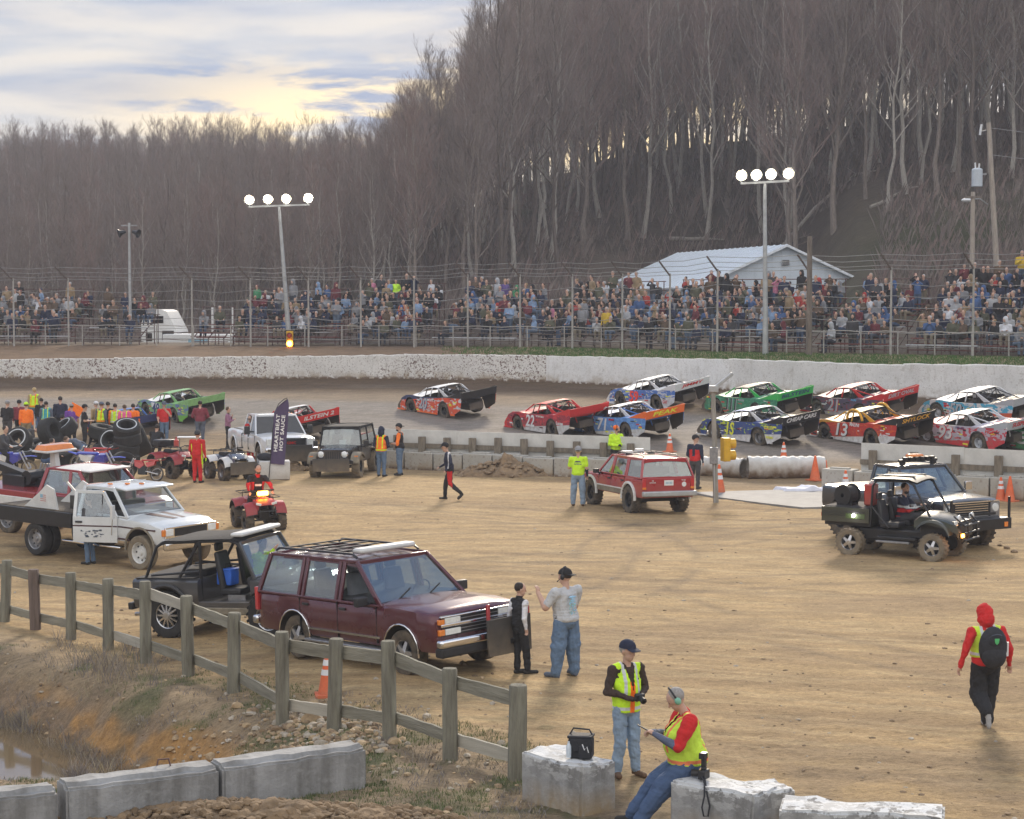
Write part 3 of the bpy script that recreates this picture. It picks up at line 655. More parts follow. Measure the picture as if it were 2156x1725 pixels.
def catch_fence():
 t = empty('catch_fence', 'tall wire catch fence on posts with slanted arms in front of the crowd', 'fence')
 tops = []
 for xd in [-160, -60] + POSTX + [2200, 2330]:
  p = W(xd, 6.0); h = 3.75 if xd < 900 else (3.9 if xd < 1500 else 4.1)
  m = MB(); m.cyl((0, 0, -.3), (0, 0, h), .055, 'post_grey', .045, 8); m.beam((0, 0, h - .12), (-.58, -.5, h + .6), .05, .07, 'arm_brown')
  m.build('fence_post', t, loc=p); tops.append((p, h))
 m = MB()
 for k, f in enumerate([.12, .27, .42, .55, .68, .82, .98]):
  pts = []
  for i, (p, h) in enumerate(tops):
   pts.append(p + Vector((0, -.07, h * f)))
   if i < len(tops) - 1:
    q, h2 = tops[i + 1]; pts.append((p + q) / 2 + Vector((0, -.07, (h + h2) / 2 * f - .06 - .05 * (k % 3))))
  m.tube(pts, .013, 'wire', 4)
 for a in (.3, .62, .97):
  pts = []
  for i, (p, h) in enumerate(tops):
   pts.append(p + Vector((-.56 * a, -.5 * a, h - .12 + .72 * a)))
   if i < len(tops) - 1:
    q, h2 = tops[i + 1]; pts.append((p + q) / 2 + Vector((-.56 * a, -.5 * a, (h + h2) / 2 - .12 + .72 * a - .09)))
  m.tube(pts, .013, 'wire', 4)
 for i in range(len(tops) - 1):
  (p, h), (q, h2) = tops[i], tops[i + 1]; n = 9
  for k in range(1, 1): c = p.lerp(q, k / n); m.tube([c + Vector((0, -.07, .1)), c + Vector((0, -.07, h * .97))], .0045, 'wire', 3)
 m.build('wire_mesh', t)
catch_fence()
SEATS = []   # (x, y, z of the seat, row, section, facing angle)
SECT = [(-90, 150, 8, .24, 'left end', 'plank_red', .42), (170, 300, 6, .24, 'far left', 'plank_grey', .30), (400, 478, 4, .22, 'low stand right of the truck', 'plank_red', .12), (484, 712, 8, .24, 'left middle', 'plank_red', .50), (718, 900, 9, .25, 'centre left', 'plank_grey', .60),
  (908, 1090, 9, .25, 'centre', 'plank_grey', .62), (1096, 1290, 9, .26, 'centre right', 'plank_grey', .68), (1298, 1500, 9, .27, 'under the hall roof', 'plank_grey', .72), (1508, 1690, 9, .27, 'under the hall gable', 'plank_red', .66),
  (1715, 1872, 9, .27, 'right of the dark post', 'plank_red', .50), (1905, 2060, 10, .30, 'right hand block', 'plank_red', .86), (2066, 2290, 12, .30, 'right end block', 'plank_red', .9)]
def bleachers():
 for si, (x0, x1, nr, rise, nm, pm, fill) in enumerate(SECT):
  t = empty('bleacher', 'open %s bleacher stand with %d rows, %s' % ('red-brown' if pm == 'plank_red' else 'weathered grey', nr, nm if 'the' in nm else 'at the ' + nm), 'bleacher', 'bleacher stands behind the catch fence')
  c = W((x0 + x1) / 2, 8.6, 3.5); a = W(x0 + 3, 8.6, 3.5); b = W(x1 - 3, 8.6, 3.5); d = (b - a); ln = d.length; d.normalize(); nrm = Vector((-d.y, d.x, 0)); ang = math.atan2(d.y, d.x)
  t.location = c; t.rotation_euler = (0, 0, ang); h = ln / 2
  for i in range(nr):
   y = i * .66; z = .48 + i * rise
   m = MB(); mt = pm if (i * 7 + si) % 5 else 'plank_alu'; m.box((0, y, z), (ln, .27, .045), mt); m.build('seat_plank', t)
   m = MB(); m.box((0, y + .33, z - .40 + rise * .5), (ln, .24, .04), pm); m.build('foot_plank', t)
   k = int(ln / .52)
   for j in range(k):
    p = c + d * (-h + .35 + j * (ln - .7) / max(1, k - 1)) + nrm * y
    SEATS.append((p.x, p.y, 3.5 + z + .025, i, si, ang - PI / 2, fill))
  m = MB(); nf = max(3, int(ln / 1.8) + 1)
  for j in range(nf):
   x = -h + .1 + j * (ln - .2) / (nf - 1); ye = (nr - 1) * .66; ze = .45 + (nr - 1) * rise
   m.tube([(x, -.1, .35), (x, ye, ze)], .035, 'rust_frame', 5); m.tube([(x, -.1, -.2), (x, ye + .1, -.2)], .03, 'rust_frame', 5)
   for i in range(0, nr, 2): m.tube([(x, i * .66, -.2), (x, i * .66, .45 + i * rise)], .03, 'rust_frame', 5)
   m.tube([(x, ye, -.2), (x, ye + .05, ze + 1.05)], .03, 'rust_frame', 5)
   if j < nf - 1 and nr > 6: m.tube([(x, ye, -.1), (x + (ln - .2) / (nf - 1), ye, ze)], .02, 'rust_frame', 4)
  m.build('frame', t)
  m = MB(); ye = (nr - 1) * .66 + .1; ze = .45 + (nr - 1) * rise
  for q in (.55, 1.02): m.tube([(-h, ye, ze + q), (h, ye, ze + q)], .025, 'rust_frame', 5)
  m.build('back_rail', t)
 t = empty('guard_rail', 'low pipe guard rail with sagging rails along the foot of the bleachers', 'railing'); m = MB(); pts = [W(x, 7.2) for x in range(-60, 2240, 26)]
 for q in (.35, .75, 1.12): m.tube([p + Vector((0, 0, q + .03 * math.sin(i * 1.7 + q))) for i, p in enumerate(pts)], .022, 'arm_brown' if q < 1 else 'post_grey', 5)
 m.build('rail', t)
 for p in pts[::3]: mm = MB(); mm.cyl((0, 0, -.1), (0, 0, 1.15), .035, 'post_grey', n=6); mm.build('rail_post', t, loc=p)
bleachers()
M('siding', (.56, .62, .68), .5, var=.05, vs=1); M('roof_sheet', (.74, .80, .86), .35, .1, var=.05, vs=.6); M('hall_trim', (.70, .74, .78), .5)
def hall():
 t = empty('hall', 'white metal hall with a low gabled roof behind the bleachers', 'hall'); t.location = (18.6, 134, 5.2)
 d = Vector((-5.0, 26.5, 0)).normalized(); t.rotation_euler = (0, 0, math.atan2(d.y, d.x) - PI / 2)
 hw, ez, pz, L_ = 4.9, 2.25, 4.45, 27
 m = MB(); m.prism([(-6.2, -1.6), (hw, -1.6), (hw, ez), (0, pz), (-6.2, pz - 6.2 * (pz - ez) / hw)], 0, L_, 'siding')
 for i in range(16): x = -hw + .3 + i * .62; zt = pz - abs(x) / hw * (pz - ez); m.box((x, -.015, (zt - 1.6) / 2 - .05), (.05, .03, zt + 1.5), 'siding')
 m.build('wall', t)
 m = MB()
 for s in (-1, 1):
  e = 6.6 if s < 0 else hw + .35; sl = (pz - ez) / hw
  a = Vector((0, -.4, pz + .06)); b = Vector((s * e, -.4, pz + .06 - e * sl)); c = b + Vector((0, L_ + .8, 0)); dd = a + Vector((0, L_ + .8, 0))
  m.quad(*( (a, b, c, dd) if s > 0 else (b, a, dd, c)), 'roof_sheet', .09)
  for k in range(22):
   y = -.3 + k * (L_ + .5) / 21; m.beam(Vector((0, y, pz + .09)), Vector((s * e, y, pz + .09 - e * sl)), .05, .04, 'roof_sheet')
 m.build('roof', t, recalc=True)
 m = MB()
 for s in (-1, 1): m.beam((0, -.43, pz + .0), (s * (hw + .35), -.43, pz - (hw + .35) * (pz - ez) / hw), .05, .16, 'hall_trim')
 m.build('gable_trim', t)
 m = MB(); m.box((0, -.1, 3.3), (.5, .14, .36), 'steel')
 for k in range(4): m.box((0, -.18, 3.18 + k * .08), (.42, .02, .03), 'black_metal')
 m.build('vent', t)
hall()
M('lamp_halo', (1, .8, .5), .4, emit=1.1, ecol=(1, .74, .36))  # warm emissive rim, imitates the glow around each floodlight
def tower(xd, yb, Y, zt, bw, lean, label):
 p = Vector(((xd - CX) / F * Y, Y, 0)); p.z = Hs(p.x, p.y); t = empty('light_tower', label, 'light tower', 'lit light towers'); t.location = p; h = zt - p.z
 m = MB(); m.cyl((0, 0, -.4), (lean, 0, h), .15, 'galv', .075, 12); m.build('pole', t)
 m = MB(); m.beam((lean - bw / 2, 0, h), (lean + bw / 2, 0, h + .12), .12, .1, 'galv'); m.beam((lean - bw / 2, .25, h + .02), (lean + bw / 2, .25, h + .14), .08, .08, 'galv'); m.build('crossbar', t)
 for k in (-1.5, -.55, .38, 1.5):
  x = lean + k * bw / 3.1; a = Vector((x * 0 + .0, -1, -.28)).normalized(); c = Vector((x, -.1, h + .42 + .03 * k))
  m = MB(); m.lathe([(-.34, .05), (-.3, .12), (-.12, .17), (0, .27), (.02, .28), (.0, .25)], c, a, 'galv', 14); m.tube([(x, 0, h + .05), c - a * .15], .03, 'galv', 5); o = m.build('floodlight', t)
  m = MB(); m.lathe([(.0, .25), (.02, .21)], c, a, 'lamp_halo', 16); m.lathe([(.02, .21), (.035, .16), (.045, .0)], c, a, 'lamp_lit', 14); m.build('lamp_lens', o)
tower(611, 0, 107.2, 11.1, 3.3, -.55, 'lit four-lamp light tower with a leaning pole at left behind the wall')
tower(1612, 0, 93.5, 11.6, 2.3, -.1, 'lit four-lamp light tower in front of the white hall')
def caution():
 t = empty('caution_light', 'yellow two-lens caution light glowing amber on the left light tower pole', 'traffic light'); t.location = W(612, 6.3, 0) + Vector((0, -.35, 3.9))
 m = MB(); m.box((0, 0, .0), (.36, .22, .92), 'signal_yellow'); m.box((0, .1, .0), (.46, .03, 1.02), 'black_metal'); m.build('housing', t, bevel=.02)
 for z, mt in ((.23, 'red_lens'), (-.22, 'amber_lit')):
  m = MB(); m.ell((0, -.12, z), (.15 if z > 0 else .17, .05, .15 if z > 0 else .17), mt, 14); o = m.build('lens', t)
  m = MB(); m.lathe([(0, .165), (.18, .165), (.18, .155), (0, .155)], (0, -.11, z), (0, -1, 0), 'signal_yellow', 14); m.build('visor', t)
M('signal_yellow', (.62, .36, .02), .5, var=.15); caution()
M('old_wood', (.17, .14, .115), .9, var=.35, vs=2, stretch=(6, 6, .8), bump=.5)
def pole(xd, Y, h, r, label, extra=None, lean=0, mat='old_wood', name='utility_pole'):
 x = (xd - CX) / F * Y; t = empty(name, label, 'pole'); t.location = (x, Y, Hs(x, Y)); m = MB(); m.cyl((0, 0, -.5), (lean, 0, h), r, mat, r * .7, 12); m.build('post', t)
 if extra: extra(t, h, lean)
 return t
def trafo(t, h, lean):
 m = MB(); c = (lean - .62, -.05, h - 3.1); m.cyl((c[0], c[1], c[2] - .5), (c[0], c[1], c[2] + .45), .31, 'galv_light', n=16); m.ell((c[0], c[1], c[2] + .45), (.31, .31, .1), 'galv_light'); m.cyl((c[0] - .1, c[1], c[2] + .5), (c[0] - .12, c[1], c[2] + .85), .045, 'white_plastic', n=8)
 m.cyl((c[0] + .1, c[1], c[2] + .5), (c[0] + .12, c[1], c[2] + .8), .045, 'white_plastic', n=8); m.box((lean - .25, 0, c[2] + .2), (.35, .08, .1), 'steel'); m.build('transformer', t)
 m = MB(); m.tube([(lean, 0, h - 4.6), (lean - .5, -.3, h - 4.3), (lean - 1.1, -.5, h - 4.35)], .035, 'galv', 6); m.ell((lean - 1.3, -.55, h - 4.4), (.32, .18, .12), 'white_plastic'); m.build('street_lamp_arm', t)
 m = MB(); m.cyl((lean - .5, -.1, h - .7), (lean - .42, -.1, h - .1), .07, 'white_plastic', n=8); m.tube([(lean - .45, -.1, h - .5), (lean, 0, h - .4)], .03, 'steel', 5); m.build('fuse_holder', t)
M('galv_light', (.50, .55, .60), .5, var=.05); M('pole_pale', (.36, .31, .26), .9, var=.25, vs=2, stretch=(6, 6, .8))
pole(2104, 112, 10.8, .19, 'tall wooden utility pole with a grey transformer can at the right', trafo, lean=-.8, mat='pole_pale')
def xarm(t, h, lean):
 m = MB(); m.box((lean, -.1, h - .3), (.9, .1, .12), 'old_wood'); m.build('crossarm', t)
pole(2044, 109, 7.4, .17, 'shorter wooden pole left of the transformer pole', xarm, mat='pole_pale')
def horns(t, h, lean):
 for a in (-1, 1): m = MB(); m.lathe([(0, .08), (.25, .14), (.4, .26), (.42, .24)], (a * .2, -.05, h - .5), (a, -.4, -.3), 'black_metal', 12); m.build('loudspeaker', t)
 m = MB(); m.box((0, 0, h - .15), (.9, .08, .08), 'steel'); m.build('crossarm', t)
pole(275, 112, 6.9, .10, 'slim grey pole with two dark loudspeakers at left', horns, mat='galv')
pole(1703, 91.8, 5.6, .16, 'thick dark wooden post standing in front of the bleachers', mat='old_wood')
t = empty('power_line', 'pair of power wires running right from the transformer pole', 'wires'); m = MB()
a = Vector(((2104 - CX) / F * 112 - .7, 112, Hs(27.8, 112) + 10.5))
for k, dz in ((0, 0), (1, -1.5)): m.tube([a + Vector((12 * q, 1.5 * q, dz - 1.0 * math.sin(PI * q / 2.2))) for q in (0, .5, 1, 1.5, 2)], .018, 'wire', 4)
m.build('wire', t)
def semi():
 t = empty('semi_truck', 'white semi truck sleeper cab parked behind the left bleachers', 'truck'); Y = 125; x = (362 - CX) / F * Y; t.location = (x, Y, 1.55); t.rotation_euler = (0, 0, math.radians(-8))
 m = MB(); m.prism([(-1.6, .9), (.7, .9), (.7, 2.5), (.05, 3.72), (-.25, 3.82), (-1.6, 3.82)], -1.2, 1.2, 'white_paint'); m.build('cab', t)
 m = MB(); m.prism([(.7, .8), (2.6, .75), (2.65, 1.75), (.7, 2.2)], -.95, .95, 'white_paint'); m.build('hood', t, bevel=.1)
 for c, s in (((-.55, -1.215, 3.2), (.8, .03, .45)), ((.15, -1.215, 2.2), (.75, .03, .6)), ((-1.1, -1.215, 2.1), (.4, .03, .5))): m = MB(); m.box(c, s, 'dark_glass'); m.build('window', t)
 m = MB(); m.quad((.72, -1.1, 2.35), (.72, 1.1, 2.35), (.38, 1.1, 3.1), (.38, -1.1, 3.1), 'dark_glass'); m.build('windshield', t)
 m = MB(); m.box((-3.6, 0, 1.0), (3.6, 1.0, .3), 'black_metal'); m.box((-1.6, -1.16, .75), (1.6, .1, .45), 'chrome'); m.build('chassis', t)
 for wx in (1.7, -3.0, -4.3):
  for s in (-1, 1): m = MB(); m.lathe([(-.14, .3), (-.14, .5), (0, .52), (.14, .5), (.14, .3)], (wx, s * 1.02, .52), (0, 1, 0), 'rubber', 20); m.build('wheel', t)
semi()
def trailer():
 t = empty('box_trailer', 'white box trailer seen through the seats right of the semi truck', 'trailer'); Y = 124; x = (420 - CX) / F * Y; t.location = (x, Y, 1.3)
 m = MB(); m.box((0, 0, 1.6), (4.2, 2.4, 1.9), 'white_paint'); m.build('body', t, bevel=.05); m = MB(); m.box((.1, -1.21, 2.0), (1.2, .02, .5), 'tarp_blue'); m.build('side_graphic', t)
 for s in (-1, 1): m = MB(); m.lathe([(-.1, .2), (-.1, .38), (.1, .38), (.1, .2)], (0, s * 1.1, .38), (0, 1, 0), 'rubber', 18); m.build('wheel', t)
M('tarp_blue', (.25, .45, .55), .6); trailer()
for i, xd in enumerate((448, 491)):
 x = (xd - CX) / F * 118; m = MB(); m.cyl((0, 0, -.3), (0, 0, 3.9), .07, 'white_paint', n=8); tag(m.build('flag_post', loc=(x, 118, 1.7)), 'plain white post behind the low stand, %s of two' % ('left', 'right')[i], 'post')
# ------------------------------------------------------------ inner barriers on the infield edge
M('board_white', (.60, .60, .57), .75, var=.12, vs=2, dust=.5, dz=.5); M('timber', (.20, .17, .13), .9, var=.35, vs=2.5, stretch=(5, 5, 1), bump=.6)
splat_mat('block_concrete', .1, (.44, .42, .37), .5)
def board_fence(p0, p1, n, ht, label, gaps=()):
 t = empty('board_fence', label, 'fence', 'white board fences beside the track'); p0, p1 = Vector(p0), Vector(p1); d = p1 - p0; ln = d.length; ang = math.atan2(d.y, d.x); t.location = p0; t.rotation_euler = (0, 0, ang)
 k = max(2, round(ln / 3.6))
 for i in range(k):
  m = MB(); w = ln / k; m.box((w * (i + .5), .06, ht / 2 + .12), (w - .012, .03, ht + R.uniform(-.03, .03)), 'board_white'); m.build('board_panel', t, bevel=0)
 m = MB(); m.box((ln / 2, -.02, ht * .66), (ln, .05, .17), 'timber'); m.build('rail', t)
 for i in range(n): m = MB(); m.box((ln * (i + .35) / n, -.14, (ht - .1) / 2), (.24, .17, ht - .06 + R.uniform(-.06, .06)), 'timber'); m.build('post', t, bevel=.01)
A = G(770, 903, 1.4); B = G(1368, 925, 1.33); board_fence((A.x, A.y, 0), (B.x, B.y, 0), 11, 1.28, 'long white board fence with timber posts left of the track opening')
A2 = G(1812, 936, 1.5); B2 = G(2260, 956, 1.5); board_fence((A2.x, A2.y, 0), (B2.x, B2.y, 0), 5, 1.42, 'white board fence with timber posts behind the black pickup')
def blocks(p0, p1, n, label, h=.72, skip=(), w=.6):
 p0, p1 = Vector(p0), Vector(p1); d = (p1 - p0); ln = d.length / n; u = d.normalized(); ang = math.atan2(u.y, u.x)
 for i in range(n):
  if i in skip: continue
  c = p0 + u * ln * (i + .5); m = MB(); hh = h + R.uniform(-.04, .05); m.box((0, 0, hh / 2), (ln - .06, w, hh), 'block_concrete'); m.box((0, 0, hh + .02), (ln * .6, .2, .06), 'block_concrete')
  o = m.build('concrete_block', bevel=.025, loc=(c.x, c.y, Hs(c.x, c.y) - .03)); o.rotation_euler = (0, 0, ang + R.uniform(-.015, .015)); tag(o, label % ordn(i), 'concrete block', 'concrete blocks along the infield edge')
a, b = T(800, 984), T(1375, 1014); blocks(a, b, 9, '%s grey concrete block from the left below the long board fence', .66)
a, b = T(1735, 1030), T(2240, 1060); blocks(a, b, 7, '%s grey concrete block from the left behind the black pickup', .72)
M('pipe_white', (.62, .62, .59), .6, var=.12, vs=2, dust=1.1, dz=.75, dcol=(.19, .13, .085))
def cpipe(a, b, r, label):
 a, b = Vector(a), Vector(b); t = b - a; ln = t.length; m = MB(); prof = []; k = int(ln / .075)
 for i in range(k + 1): prof.append((-ln / 2 + ln * i / k, r * (1 + (.035 if i % 4 < 2 else -.035))))
 prof = [(-ln / 2, r * .86)] + prof + [(ln / 2, r * .86)]; prof = prof + [(ln / 2 - .3, r * .85)]; prof = [(-ln / 2 + .3, r * .85)] + prof
 m.lathe(prof, (0, 0, r), (1, 0, 0), 'pipe_white', 24); o = m.build('corrugated_pipe', angle=60); c = (a + b) / 2; o.location = (c.x, c.y, Hs(c.x, c.y) - .06); o.rotation_euler = (0, 0, math.atan2(t.y, t.x)); tag(o, label, 'pipe', 'white corrugated pipes closing the track opening')
def flat(v): return Vector((v.x, v.y, 0))
cpipe(flat(T(1480, 1000)), flat(T(1566, 1006)), .36, 'short muddy white corrugated pipe beside the traffic light pole')
cpipe(flat(T(1574, 1008)), flat(T(1735, 1004)), .40, 'long white corrugated pipe with mud stains at its right end')
M('slab', (.25, .245, .235), .8, var=.15, vs=2, bump=.3)
m = MB(); pts = [T(x, y) for x, y in ((1458, 1040), (1560, 1037), (1700, 1033), (1770, 1040), (1772, 1070), (1690, 1072), (1600, 1062), (1510, 1050))]
m.add([(p.x, p.y, p.z + .05) for p in pts] + [(p.x, p.y, p.z - .1) for p in pts], [tuple(range(8))[::-1]] + [(i, (i + 1) % 8, 8 + (i + 1) % 8, 8 + i) for i in range(8)], 'slab', False); struct(m.build('pavement', recalc=True))
M('cone_orange', (.75, .13, .035), .6, var=.12, vs=8, dust=.35, dz=.5)
def cone(p, h, label, stripes=2, tilt=0.0, dirty=False):
 t = empty('traffic_cone', label, 'traffic cone', 'orange traffic cones'); t.location = p; t.rotation_euler = (tilt, tilt * .5, R.uniform(0, 1))
 m = MB(); b = .21 * h / .75; m.box((0, 0, .02), (2 * b, 2 * b, .04), 'cone_orange'); m.lathe([(.03, b * .78), (h * .97, .035), (h, .03), (h, .0)], (0, 0, 0), (0, 0, 1), 'cone_orange', 18); m.build('cone_body', t)
 for k in range(stripes):
  z0 = h * (.50 + .22 * k); z1 = z0 + h * .13; f = lambda z: b * .78 + (z - .03) / (h * .94) * (.035 - b * .78) + .006
  m = MB(); m.lathe([(z0, f(z0) - .004), (z0, f(z0)), (z1, f(z1)), (z1, f(z1) - .004)], (0, 0, 0), (0, 0, 1), 'white_plastic', 18); m.build('reflective_band', t)
for xd, yd, h, lb, st in ((689, 1466, .70, 'dirty orange cone with two white bands behind the rail fence', 2), (1000, 974, .55, 'small cone with white bands beside the dirt pile', 2), (1410, 952, .7, 'cone with white bands behind the red SUV roof', 2), (1650, 973, .72, 'cone with white bands on the track side of the long pipe', 2),
  (1514, 1040, .95, 'tall cone with white bands right of the traffic light pole', 2), (1716, 1012, .85, 'plain orange cone leaning against the end of the long pipe', 0), (1738, 1000, .5, 'small plain orange cone just beyond the pipe end', 0), (1780, 1040, .75, 'pale faded cone with white bands left of the black pickup', 2),
  (2107, 1054, .72, 'cone with white bands right of the black pickup', 2), (2126, 1056, .78, 'plain orange cone at the right, beside the banded cone', 0)):
 p = T(xd, yd); cone(p, h, lb, st)
def sigpole():
 p = T(1508, 1058); t = empty('signal_pole', 'weathered infield pole with a control box and a tilted floodlight on top', 'pole'); t.location = p
 m = MB(); m.cyl((0, 0, -.3), (-.12, 0, 3.5), .085, 'old_wood2', .07, 12); m.build('post', t); m = MB(); m.beam((-.15, 0, 3.45), (.48, .1, 3.95), .16, .1, 'galv'); m.box((-.1, 0, 3.48), (.28, .2, .2), 'galv'); m.build('floodlight_arm', t, bevel=.02)
 m = MB(); m.box((-.1, -.14, 1.45), (.24, .14, .5), 'steel'); m.cyl((-.06, -.12, -.2), (-.08, -.12, 1.2), .025, 'galv', n=8); m.build('control_box', t, bevel=.01)
 t2 = empty('traffic_light', 'yellow two-lens traffic light fixed to the infield pole', 'traffic light'); t2.location = p + Vector((.28, .05, 1.62)); t2.rotation_euler = (0, 0, math.radians(105))
 m = MB(); m.box((0, 0, 0), (.34, .22, .72), 'signal_yellow'); m.build('housing', t2, bevel=.02)
 for z in (.18, -.18):
  m = MB(); m.ell((0, -.12, z), (.13, .04, .13), 'amber', 12); m.build('lens', t2); m = MB(); m.lathe([(0, .15), (.2, .15), (.2, .14), (0, .14)], (0, -.1, z), (0, -1, 0), 'signal_yellow', 14); m.build('visor', t2)
M('old_wood2', (.30, .28, .24), .9, var=.3, vs=2, stretch=(6, 6, .8), bump=.4); sigpole()
def sheet():
 m = MB(); c = T(1715, 1035); rows = []
 for i in range(26):
  row = []
  for j in range(14):
   u, v = i / 25, j / 13; x = (u - .5) * 2.3; y = (v - .5) * .9 * (1 - .4 * u); z = .06 + .10 * float(fbm(np.float64(u * 5), np.float64(v * 5 + u * 2), 3, 71)) + .10 * math.exp(-((u - .42) / .07) ** 2)
   row.append((x + .15 * math.sin(v * 5), y, z if 0 < j < 13 and 0 < i < 25 else .02))
  rows.append(row)
 m.grid(rows, 'sheet_white'); o = m.build('cloth_sheet', loc=c); tag(o, 'crumpled white sheet lying on the ground by the concrete slab', 'sheet')
M('sheet_white', (.68, .69, .76), .8, var=.06); sheet()
# ------------------------------------------------------------ people
M('skin', (.52, .32, .235), .55, var=.08, vs=20); M('skin_tan', (.42, .25, .17), .55, var=.08, vs=20); M('lips', (.36, .16, .13), .5); M('eye_dark', (.03, .025, .02), .3)
M('hair_dark', (.025, .018, .014), .7, var=.3, vs=30, bump=.5, bs=90); M('hair_brown', (.10, .06, .035), .7, var=.3, vs=30, bump=.5, bs=90); M('hair_blond', (.45, .33, .17), .7, var=.2, vs=30); M('hair_grey', (.30, .28, .26), .8, var=.2, vs=40)
def cloth(name, col, **k):
 k.setdefault('bump', .9); k.setdefault('bs', 9); k.setdefault('var', .12); return M(name, col, .9, vs=6, **k)
for nm, c in dict(denim=(.11, .17, .26), denim_dark=(.06, .10, .19), denim_light=(.22, .30, .40), black_c=(.018, .018, .02), grey_c=(.28, .28, .29), tee_grey=(.47, .48, .49), navy=(.02, .025, .05), maroon_c=(.20, .035, .05), red_c=(.55, .02, .02),
                  brown_c=(.045, .028, .022), khaki=(.27, .22, .14), tan_c=(.36, .27, .15), olive=(.10, .10, .05), purple_c=(.16, .06, .32), mauve=(.30, .14, .22), hivis=(.55, .85, .03), hivis_or=(.95, .20, .02), pink_c=(.75, .12, .30), teal=(.05, .35, .42), white_c=(.66, .66, .68),
                  silver=(.55, .57, .58), slate=(.10, .12, .16), shoe_dark=(.03, .028, .026), shoe_brown=(.12, .07, .04), shoe_grey=(.30, .29, .28), orange_trim=(.9, .16, .01), charcoal=(.06, .06, .065)).items(): cloth(nm, c)
def remesh_prims(prims, voxel, name, paint=None, smooth=2):
 mb = MB()
 for p in prims:
  if p[0] == 'c':
   _, a, b, r0, r1, mt = p; a, b = Vector(a), Vector(b); d = b - a; n = 12 if voxel < .02 else 8
   if d.length < 1e-4: mb.ell(a, (r0, r0, r0), 'skin', n); continue
   u, w, dn = frame_z(d); prof = []
   for k in range(5): t = -PI / 2 + PI / 2 * k / 4; prof.append((r0 * math.sin(t), max(r0 * math.cos(t), .0005)))
   L_ = d.length
   for k in range(5): t = PI / 2 * k / 4; prof.append((L_ + r1 * math.sin(t), max(r1 * math.cos(t), .0005)))
   mb.lathe(prof, a, d, 'skin', n)
  else:
   _, c, r, mt = p[:4]; mb.ell(c, r, 'skin', 14 if voxel < .02 else 10, rot=p[4] if len(p) > 4 else None)
 me = mb.mesh(name); ob = bpy.data.objects.new(name, me); COL.objects.link(ob)
 md = ob.modifiers.new('r', 'REMESH'); md.mode = 'VOXEL'; md.voxel_size = voxel; md.use_smooth_shade = True
 if smooth: sm = ob.modifiers.new('s', 'SMOOTH'); sm.factor = .5; sm.iterations = smooth
 dg = bpy.context.evaluated_depsgraph_get(); out = bpy.data.meshes.new_from_object(ob.evaluated_get(dg)); bpy.data.objects.remove(ob)
 out.name = name; nf = len(out.polygons); cen = np.empty(nf * 3); out.polygons.foreach_get('center', cen); cen = cen.reshape(-1, 3)
 D_ = []
 for p in prims:
  if p[0] == 'c':
   a = np.array(p[1], float); b = np.array(p[2], float); ab = b - a; l2 = max(ab @ ab, 1e-9); t = np.clip(((cen - a) @ ab) / l2, 0, 1)
   D_.append(np.linalg.norm(cen - a - t[:, None] * ab, axis=1) - (p[3] + (p[4] - p[3]) * t))
  else:
   q = cen - np.array(p[1], float)
   if len(p) > 4: q = q @ np.array(p[4])
   r = np.array(p[2]); k = np.linalg.norm(q / r, axis=1); D_.append((k - 1) * np.linalg.norm(q, axis=1) / np.maximum(k, 1e-3))
 which = np.argmin(np.array(D_), 0); names = [p[5] if p[0] == 'c' else p[3] for p in prims]
 fm_ = [names[w] for w in which]
 if paint: fm_ = [paint(cen[i], fm_[i]) for i in range(nf)]
 u = sorted(set(fm_)); out.materials.clear()
 for x in u: out.materials.append(MATS[x])
 ix = {x: i for i, x in enumerate(u)}; out.polygons.foreach_set('material_index', [ix[x] for x in fm_]); out.polygons.foreach_set('use_smooth', [True] * nf); out.update()
 if voxel < .03:
  nv = len(out.vertices); co = np.empty(nv * 3); out.vertices.foreach_get('co', co); co = co.reshape(-1, 3); no = np.empty(nv * 3); out.vertices.foreach_get('normal', no); no = no.reshape(-1, 3)
  k = np.zeros(nv); sk = {i for i, x in enumerate(u) if x.startswith(('skin', 'lips', 'eye', 'hair'))}
  for p_ in out.polygons:
   if p_.material_index not in sk: k[list(p_.vertices)] = 1
  a_ = fbm(co[:, 0] * 7 + co[:, 1] * 9 + len(name), co[:, 2] * 13 + co[:, 1] * 5, 3, len(prims)) - .5; b_ = fbm(co[:, 1] * 24 + co[:, 0] * 16, co[:, 2] * 17, 2, 5) - .5
  co += no * (k * (a_ * .032 + b_ * .012))[:, None]; out.vertices.foreach_set('co', co.ravel()); out.update()
 return out
def V(*a): return Vector(a)
def finger_prims(wr, dirv, side, skin, curl=.5, up=None):
 d = Vector(dirv).normalized(); up = Vector(up) if up else Vector((0, 0, 1)); s = d.cross(up)
 if s.length < .05: s = Vector((0, 1, 0))
 s.normalize(); n = s.cross(d); pr = []; wr = Vector(wr)
 pr.append(('c', wr, wr + d * .05, .026, .030, skin)); pr.append(('c', wr + d * .03 + s * .018, wr + d * .075 + s * .02, .018, .016, skin)); pr.append(('c', wr + d * .03 - s * .018, wr + d * .075 - s * .02, .018, .016, skin))
 for k, ln in enumerate((.062, .072, .067, .052)):
  b = wr + d * .08 + s * (.030 - .02 * k); m_ = b + (d * math.cos(curl) - n * math.sin(curl)) * ln * .5; e = m_ + (d * math.cos(curl * 2.3) - n * math.sin(curl * 2.3)) * ln * .5
  pr += [('c', b, m_, .0095, .009, skin), ('c', m_, e, .009, .0078, skin)]
 b = wr + d * .02 + s * .026 * side; m_ = b + (d * .7 + s * side * .7 - n * .3).normalized() * .038; e = m_ + (d * .9 + s * side * .2 - n * .5).normalized() * .03
 return pr + [('c', b, m_, .013, .011, skin), ('c', m_, e, .011, .009, skin)]
